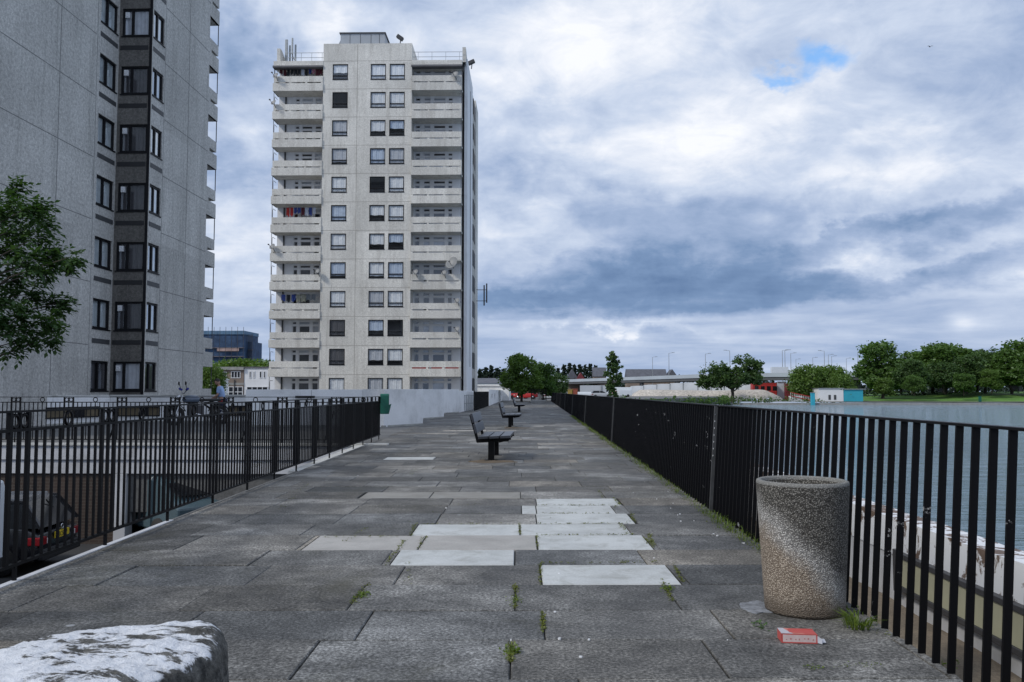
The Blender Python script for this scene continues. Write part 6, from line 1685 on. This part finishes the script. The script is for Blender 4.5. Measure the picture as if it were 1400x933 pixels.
for a, b in ((340,343),(345.5,348),(354,357.5),(359.5,362.5)): hwin(h2_, hx(a),hx(b),3.55,4.75,1,1,Yh+.1)
hwin(h2_, hx(337),hx(366),1.0,2.1,4,1,Yh+.1)
# low white wall/garage left of the brick house
plain_building('low_building', 'small white outbuilding glimpsed at the foot of the grey tower balconies', 'building', 276, 296, 130, ZY(519,130), 5, M_['white_wall'], M_['white_wall'], 0)
Ys = 271; X0, X1, X2 = XY(270,Ys), XY(332,Ys), XY(349,Ys+8); Z1, Z2 = ZY(452.5,Ys,300), ZY(463,Ys,340)
sb = thing('scaffolded_building', 'block of flats under blue scaffold netting between the two towers', 'building', ((X0+X1)/2,Ys,0))
m = MB(); m.box(X0-12,X1,Ys,Ys+14,-.1,Z1-1.2); m.build('netted_front', M_['netting'], sb, world=True)
m = MB(); m.box(X1+.02,X2,Ys+4,Ys+14,-.1,Z2-.8); m.build('netted_wing', M_['netting'], sb, world=True)
m = MB(); m.box(X0-12,X1+.2,Ys-.3,Ys+14,Z1-1.19,Z1); m.build('roof', simple('netting_pale', (.10,.19,.30), .7, .2, .4), sb, world=True)
m = MB()
for i, z in enumerate((3.2,6.3,9.4,12.4,15.2)): m.box(X0-12,X1+.3,Ys-.9,Ys-.01,z,z+.22); m.box(X1+.31,X2+.4,Ys+3.1,Ys+3.99,z-.5,z-.28)
m.build('scaffold_boards', simple('scaffold_boards', (.16,.15,.17), .8, .4, .4), sb, world=True)
m = MB()
for i in range(14): x = X0-10+(X1-X0+10.2)*i/13; m.bar((x,Ys-.95,0),(x,Ys-.95,Z1+1.2),.10)
for i in range(5): x = X1+.4+(X2-X1)*i/4; m.bar((x,Ys+3.05,0),(x,Ys+3.05,Z2+1.6),.10)
m.build('scaffold_poles', M_['dark_steel'], sb, world=True)
m = MB(); m.box(XY(297,Ys),XY(327,Ys),Ys-1.0,Ys-.92,14.2,15.1); m.build('pink_board', simple('pinkish_board', (.36,.26,.24), .8, .3, .5), sb, world=True)

# ================================================================== THINGS ON THE TOWERS
def at_t(px, py, y):           # a point in the pale tower's frame at local depth y
    o = T.inverted() @ EYEP; d = T.inverted().to_3x3() @ ray(px,py); return o + d*((y-o.y)/d.y)
def dish_at(px, py, r, label):
    p = at_t(px, py, -.35); t = thing('satellite_dish', label, 'satellite dish', tuple(T @ Vector((p.x,-.13,p.z))), TROT+R(-28), 'satellite dishes on the pale tower')
    m = MB(Matrix.Translation((.0,-.25,.15)) @ Matrix.Rotation(R(62),4,'X')); m.lathe([(r*q/5, .16*r*(q/5)**2*1.6) for q in range(0,6)]+[(r*.98,.16*r*1.6-.015)]+[(r*q/5*.97, .16*r*(q/5)**2*1.6-.02) for q in range(4,-1,-1)], 18); m.build('reflector', M_['dish'], t)
    m = MB(); m.bar((0,0,-.25),(0,-.24,.12),.04); m.build('bracket', M_['dark_steel'], t); m = MB(); m.bar((0,-.3,-.06),(0,-.75,.28),.03); m.box(-.05,.05,-.82,-.70,.24,.34); m.build('feed_arm', M_['dark_steel'], t)
for a in ((379,106,.30,'satellite dish on the top balcony at the antenna corner'),(376,143,.27,'satellite dish on the second balcony from the top, antenna side'),(624,105,.36,'satellite dish on the top balcony below the roof rail'),(374.5,340,.30,'satellite dish on the antenna-side balcony in the middle of the tower, casting a long shadow'),(436,374,.26,'satellite dish at the bay end of a middle balcony, near a window'),(570,375,.28,'small satellite dish at the bay end of the balcony with three dishes'),(609,376,.28,'middle dish of the balcony with three dishes'),(620,363,.62,'large mesh-like dish standing above the balcony with three dishes'),(627,414,.27,'satellite dish at the outer corner one storey below the three dishes'),(627,453,.27,'satellite dish at the outer corner two storeys below the three dishes')): dish_at(*a)
def washing(label, px0, px1, py, cols, hts, seed):
    rg = random.Random(seed); a, b = at_t(px0,py,.45), at_t(px1,py,.45)
    t = thing('washing_line', label, 'washing', tuple(T @ Vector((a.x,.45,a.z-1))), TROT, 'washing on the balconies'); 
    m = MB(T); m.bar((a.x,.45,a.z),(b.x,.45,a.z),.02); m.build('line', M_['steel'], t, world=True)
    n = len(cols); 
    for i, c in enumerate(cols):
        w = (b.x-a.x)/n; x0 = a.x+w*i+.04; x1 = x0+w*.86; h = hts*rg.uniform(.7,1.1); m = MB(T); P = []; s = 6
        for k in range(s+1):
            x = x0+(x1-x0)*k/s; yy = .45+.05*math.sin(k*1.7+i); P += [(x,yy,a.z),(x,yy+.04*math.sin(k*2.1),a.z-h*(1-.12*math.sin(k*1.1+i)))]
        m.add(P, [(2*k,2*k+2,2*k+3,2*k+1) for k in range(s)], True); m.build('garment', c, t, world=True)
cR = cloth('red_cloth',(.50,.045,.04)); cB = cloth('blue_cloth',(.05,.08,.28)); cW = cloth('white_cloth',(.55,.58,.66)); cD = cloth('maroon_cloth',(.10,.02,.03)); cK = cloth('dark_cloth',(.025,.028,.035)); cG = cloth('grey_cloth',(.16,.18,.20)); cP = cloth('pink_cloth',(.50,.22,.28)); cO = cloth('beige_cloth',(.30,.30,.24))
washing('row of maroon, black and white washing under the roof edge of the top balcony', 382, 441, 93, [cD,cD,cK,cK,cK,cK,cW,cK,cB,cP,cD,cD], .75, 1)
washing('red, blue and white washing on the balcony in the upper middle', 391, 432, 284, [cR,cR,cB,cB,cD,cW,cB,cW], .72, 2)
washing('dark and beige washing on the balcony in the lower middle', 384, 432, 403, [cB,cK,cB,cO,cO,cG,cG], .7, 3)
# mobile phone masts
def mast(label, base, panels, rz=0):
    t = thing('antenna_mast', label, 'antenna', tuple(T @ Vector(base)), TROT, 'antennas on the pale tower')
    for dx, dy, z0, z1, w in panels:
        m = MB(T); x, y, z = base; m.tube([(x+dx,y+dy,z),(x+dx,y+dy,z+z1)], .05, 6); m.build('pole', M_['dark_steel'], t, world=True)
        m = MB(T); m.box(x+dx-w/2,x+dx+w/2,y+dy-.2,y+dy-.06,z+z0,z+z1); m.build('panel', M_['steel'], t, world=True, bevel=.03)
        m = MB(T); m.bar((x+dx,y+dy,z+z0*.9),(x+dx+.5,y+dy+.3,z),.05); m.build('brace', M_['dark_steel'], t, world=True)
b_ = at_t(392,82,1.5); mast('cluster of tall panel antennas on the corner of the roof', (b_.x,1.5,31.5), [(0,0,.5,2.6,.26),(.28,.15,.6,2.1,.16),(.55,0,1.2,2.75,.15),(.80,.2,.6,2.2,.16)])
t = thing('antenna_mast', 'small side antenna bracketed to the flank halfway up the pale tower', 'antenna', tuple(T @ Vector((XR+1.1,14,11.5))), TROT, 'antennas on the pale tower')
za, zb_ = at_t(655,418,14).z, at_t(655,385,14).z
for dx, dz in ((.35,0),(.62,.3)):
    m = MB(T); m.box(XR+.9+dx-.07,XR+.9+dx+.07,14,14.12,za+dz,zb_+dz*.6-.4); m.build('panel', M_['dark_steel'], t, world=True)
m = MB(T); 
for z in (za+.5,zb_-.9): m.bar((XR+.38,14.05,z),(XR+1.58,14.05,z),.06)
m.build('bracket', M_['dark_steel'], t, world=True)
def camera_(label, base, aim):
    t = thing('security_light', label, 'floodlight', tuple(T @ Vector(base)), TROT, 'floodlights on the pale tower'); x, y, z = base
    m = MB(T); m.bar((x,y,z),(x+.05,y,z+.45),.08); m.build('bracket', M_['dark_steel'], t, world=True)
    m = MB(T @ Matrix.Translation((x+.0,y-.05,z+.62)) @ Matrix.Rotation(aim,4,'Y')); m.box(-.32,.32,-.2,.2,-.16,.16); m.build('lamp_housing', M_['dark_steel'], t, world=True, bevel=.03)
q = at_t(547,56,.3); camera_('floodlight on the front edge of the central roof', (q.x,.3,33.1), R(35))
q = at_t(641,86,3.2); camera_('floodlight on the roof fin at the right end', (XR+.55,3.2,q.z-.6), R(-25))

# ================================================================== PERSON
pg = (XY(304,33), 33.0, 0)
def skin(name, verts, edges, radii, mat, parent=None, levels=2, root=0):
    me = bpy.data.meshes.new(name); me.from_pydata(verts, edges, []); o = bpy.data.objects.new(name, me); C.objects.link(o); me.materials.append(mat)
    if parent: o.parent = parent
    md = o.modifiers.new('skin','SKIN'); md.use_smooth_shade = True; sv = me.skin_vertices[0].data
    for i, r in enumerate(radii): sv[i].radius = (r, r) if not isinstance(r, tuple) else r; sv[i].use_root = (i == root)
    sb_ = o.modifiers.new('smooth','SUBSURF'); sb_.levels = levels; sb_.render_levels = levels
    return o
# local frame: the person faces -x (towards the motorbike), leaning over slightly
pv = [(0,0,.93),(-.03,0,1.13),(-.08,0,1.34),(-.13,0,1.46),(-.16,0,1.53),       # pelvis, waist, chest, neck base, neck
      (.0,-.09,.90),(-.03,-.10,.50),(.02,-.10,.09),(-.14,-.11,.035),            # right leg, foot
      (.0,.09,.90),(.06,.10,.50),(.10,.10,.09),(-.06,.11,.035),
      (-.08,-.17,1.39),(-.10,-.22,1.13),(-.30,-.20,.99),(-.37,-.19,.97),        # near arm forward to the seat
      (-.08,.17,1.39),(-.12,.22,1.13),(-.33,.19,1.00),(-.40,.18,.98)]
pe = [(0,1),(1,2),(2,3),(3,4),(0,5),(5,6),(6,7),(7,8),(0,9),(9,10),(10,11),(11,12),(2,13),(13,14),(14,15),(15,16),(2,17),(17,18),(18,19),(19,20)]
pr_ = [.13,.125,.135,.075,.052,.085,.062,.042,.036,.085,.062,.042,.036,.062,.044,.034,.03,.062,.044,.034,.03]
skin_m = simple('skin_tone', (.42,.25,.18), .6, .1, 8., world=False)
pz = thing('person', 'person in pale blue shirt and dark trousers bending their head beside the motorbike', 'person', pg)
body = skin('body', pv, pe, pr_, skin_m, pz)
hm = MB(); hc = Vector((-.205,0,1.635))
def headpt(u, v):
    t, f = v*PI, u*2*PI; x, y, z = math.sin(t)*math.cos(f), math.sin(t)*math.sin(f), math.cos(t)
    r = Vector((.105*x, .078*y, .125*z))
    if x < -.2 and z < 0: r.x *= 1+.0; r.y *= 1+.25*z
    if x < -.85 and -.35 < z < .12: r.x *= 1.17 if abs(y) < .25 else 1.0
    if z < -.55 and x < -.1: r.x *= 1.12
    return r
nu, nv = 20, 14; P = []
for j in range(nv+1):
    for i in range(nu): P.append(headpt(i/nu, j/nv))
tilt = Matrix.Rotation(R(-26),3,'Y'); 
hm.add([hc+tilt@p for p in P], [(j*nu+i,(j+1)*nu+i,(j+1)*nu+(i+1)%nu,j*nu+(i+1)%nu) for j in range(nv) for i in range(nu)], True); 
for s in (-1,1): hm.lathe([(0,-.01),(.022,-.008),(.026,.004),(.0,.008)], 8, tuple(hc+tilt@Vector((.01,s*.078,0))), 'y')
hm.build('head', skin_m, pz, smooth_all=False)
em = MB()
for s in (-1,1): em.lathe([(0,-.012),(.010,-.008),(.012,0),(.010,.008),(0,.012)], 8, tuple(hc+tilt@Vector((-.096,s*.030,.012))), 'x')
em.build('eyes', M_['ink'], pz); em = MB(); em.box(-.012,.0,-.022,.022,-.004,.004)
for k in range(len(em.v)): em.v[k] = hc+tilt@(em.v[k]+Vector((-.102,0,-.062)))
em.build('mouth', cR, pz)
hr = MB(); P = []
for j in range(9):
    for i in range(nu):
        p = headpt(i/nu, j/8*.56); 
        if p.x < -.02 and j > 5: p = headpt(i/nu, 5/8*.56)
        P.append(hc+tilt@(p*1.12+Vector((.006,0,.004))))
hr.add(P, [(j*nu+i,(j+1)*nu+i,(j+1)*nu+(i+1)%nu,j*nu+(i+1)%nu) for j in range(8) for i in range(nu)], True); hr.build('hair', simple('dark_hair', (.015,.011,.01), .6, .3, 30.), pz)
# shirt: torso and short sleeves; trousers; shoes
sh_m = cloth('pale_blue_shirt',(.30,.42,.66)); tr_m = cloth('navy_trousers',(.015,.02,.05)); 
skin('shirt', [(0,0,.90),(-.03,0,1.13),(-.08,0,1.34),(-.12,0,1.445),(-.08,-.17,1.39),(-.095,-.215,1.16),(-.08,.17,1.39),(-.115,.215,1.16)], [(0,1),(1,2),(2,3),(2,4),(4,5),(2,6),(6,7)], [.155,.148,.158,.085,.082,.066,.082,.066], sh_m, pz)
skin('trousers', [(0,0,.95),(.0,-.09,.88),(-.03,-.10,.50),(.02,-.10,.10),(.0,.09,.88),(.06,.10,.50),(.10,.10,.10)], [(0,1),(1,2),(2,3),(0,4),(4,5),(5,6)], [.145,.108,.082,.066,.108,.082,.066], tr_m, pz)
for (x,y) in ((.02,-.10),(.10,.10)):
    m = MB(); m.xprism([(y-.045,.0),(y-.05,.05),(y-.03,.09),(y+.03,.09),(y+.05,.05),(y+.045,.0)], x-.20, x+.07); m.build('shoe', M_['tyre'], pz, bevel=.015)
for i, (hx_, hy_, hz_) in enumerate(((-.37,-.19,.97),(-.40,.18,.98))):
    vsf = [(hx_+.02,hy_,hz_),(hx_-.05,hy_,hz_-.01)]; ed = [(0,1)]; rr = [.026,.032]
    for f in range(4):
        yy = hy_-.028+f*.019; b0 = len(vsf); ln = (.060,.070,.066,.052)[f]
        vsf += [(hx_-.07,yy,hz_-.012),(hx_-.07-ln*.55,yy,hz_-.022),(hx_-.07-ln*.9,yy,hz_-.045)]; ed += [(1,b0),(b0,b0+1),(b0+1,b0+2)]; rr += [.010,.009,.0075]
    b0 = len(vsf); s = 1 if i == 0 else -1; vsf += [(hx_-.035,hy_+s*.035,hz_-.01),(hx_-.065,hy_+s*.052,hz_-.02)]; ed += [(0,b0),(b0,b0+1)]; rr += [.012,.009]
    skin('hand', vsf, ed, rr, skin_m, pz, 1)

# ================================================================== MOTORBIKE (faces -x)
mbx = XY(270,31.6); mk = thing('motorbike', 'dark motorbike with blue handlebar grips parked on its stand beside the person', 'motorbike', (mbx,31.6,0), R(40)); mk.scale = (1.2,1.2,1.2)
for x in (-.68,.68):
    m = MB(); m.ring((x,0,.31), .25,.06,(0,1,0),28,8); w = m.build('wheel', M_['tyre'], mk); m = MB(); m.ring((x,0,.31),.185,.018,(0,1,0),24,6); 
    for k in range(8): a = k*PI/4; m.bar((x,0,.31),(x+.185*math.cos(a),0,.31+.185*math.sin(a)),.012)
    m.lathe([(0,-.06),(.05,-.06),(.05,.06),(0,.06)],12,(x,0,.31),'y'); m.build('rim', M_['chrome'], w)
    m = MB(); m.ring((x,0,.31),.34,.022,(0,1,0),28,6); v2 = [v for v in m.v]; 
    m = MB(); 
    P = []; 
    for k in range(11):
        a = R(20)+k*R(14); 
        for y in (-.075,.075): P.append((x+.345*math.cos(a),y,.31+.345*math.sin(a)))
    m.add(P,[(2*k,2*k+2,2*k+3,2*k+1) for k in range(10)],True); m.build('mudguard', M_['car_black'], mk)
m = MB()
for y in (-.09,.09): m.tube([(-.68,y,.31),(-.47,y,.92)],.025,8)
m.build('fork', M_['chrome'], mk)
m = MB(); m.tube([(-.42,-.40,1.13),(-.40,-.26,1.10),(-.44,-.08,.98),(-.44,.08,.98),(-.40,.26,1.10),(-.42,.40,1.13)],.014,8); m.build('handlebar', M_['chrome'], mk)
for s in (-1,1):
    m = MB(); m.tube([(-.41,s*.24,1.10),(-.425,s*.41,1.135)],.035,8); m.build('grip', cloth('blue_grip',(.03,.04,.25)), mk)
    m = MB(); m.tube([(-.42,s*.27,1.1),(-.46,s*.33,1.28)],.009,6); m.lathe([(0,-.01),(.06,-.008),(.06,.008),(0,.01)],12,(-.47,s*.34,1.30),'x'); m.build('mirror', M_['black_metal'], mk)
m = MB(); m.lathe([(0,-.12),(.06,-.10),(.085,-.02),(.09,.02),(0,.03)],16,(-.56,0,.86),'x'); m.build('headlight', M_['chrome'], mk)
m = MB(); m.lathe([(0,-.33),(.06,-.32),(.12,-.22),(.135,-.05),(.12,.12),(.05,.2),(0,.21)],16,(-.12,0,.80),'x'); 
m.build('fuel_tank', simple('blue_grey_tank',(.10,.13,.18),.2,.1,4.), mk)
m = MB(); m.xprism([(-.12,.74),(-.13,.80),(0,.83),(.13,.80),(.12,.74)],.05,.72); m.build('seat', M_['tyre'], mk, bevel=.02)
m = MB(); m.box(-.28,.18,-.13,.13,.30,.62); 
for k in range(5): m.box(-.27,-.02,-.15,.15,.42+k*.05,.445+k*.05)
m.build('engine', M_['dark_steel'], mk, bevel=.02)
m = MB(); m.tube([(-.1,-.14,.36),(.15,-.17,.28),(.75,-.17,.34)],[.03,.04,.05],10); m.build('exhaust', M_['chrome'], mk)
m = MB()
for y in (-.08,.08): m.tube([(-.45,y,.86),(-.2,y,.62),(.2,y,.66),(.68,y,.31)],.018,6); m.tube([(.2,y,.66),(.62,y,.78)],.018,6)
m.build('frame', M_['black_metal'], mk); m = MB(); m.box(.66,.78,-.06,.06,.70,.78); m.build('tail_lamp', M_['lamp_red'], mk, bevel=.01)
m = MB(); m.tube([(.05,.1,.3),(.0,.26,.0)],.014,6); m.build('stand', M_['black_metal'], mk)
# a small bird high in the sky, over the lake
bp_ = ray(1272,64).normalized()*160+EYEP
bd = thing('bird', 'tiny distant bird gliding high in the sky over the lake', 'bird', tuple(bp_))
m = MB(); m.add([(-.55,0,.12),(-.2,.02,.16),(0,-.08,.0),(.2,.02,.16),(.55,0,.12),(.18,.16,.12),(0,.28,.0),(-.18,.16,.12),(0,.1,-.07)], [(0,1,7),(1,2,8),(1,8,7),(7,8,6),(2,3,8),(3,5,8),(5,6,8),(3,4,5),(1,2,3,5,6,7)]); m.build('body', M_['dark_steel'], bd)
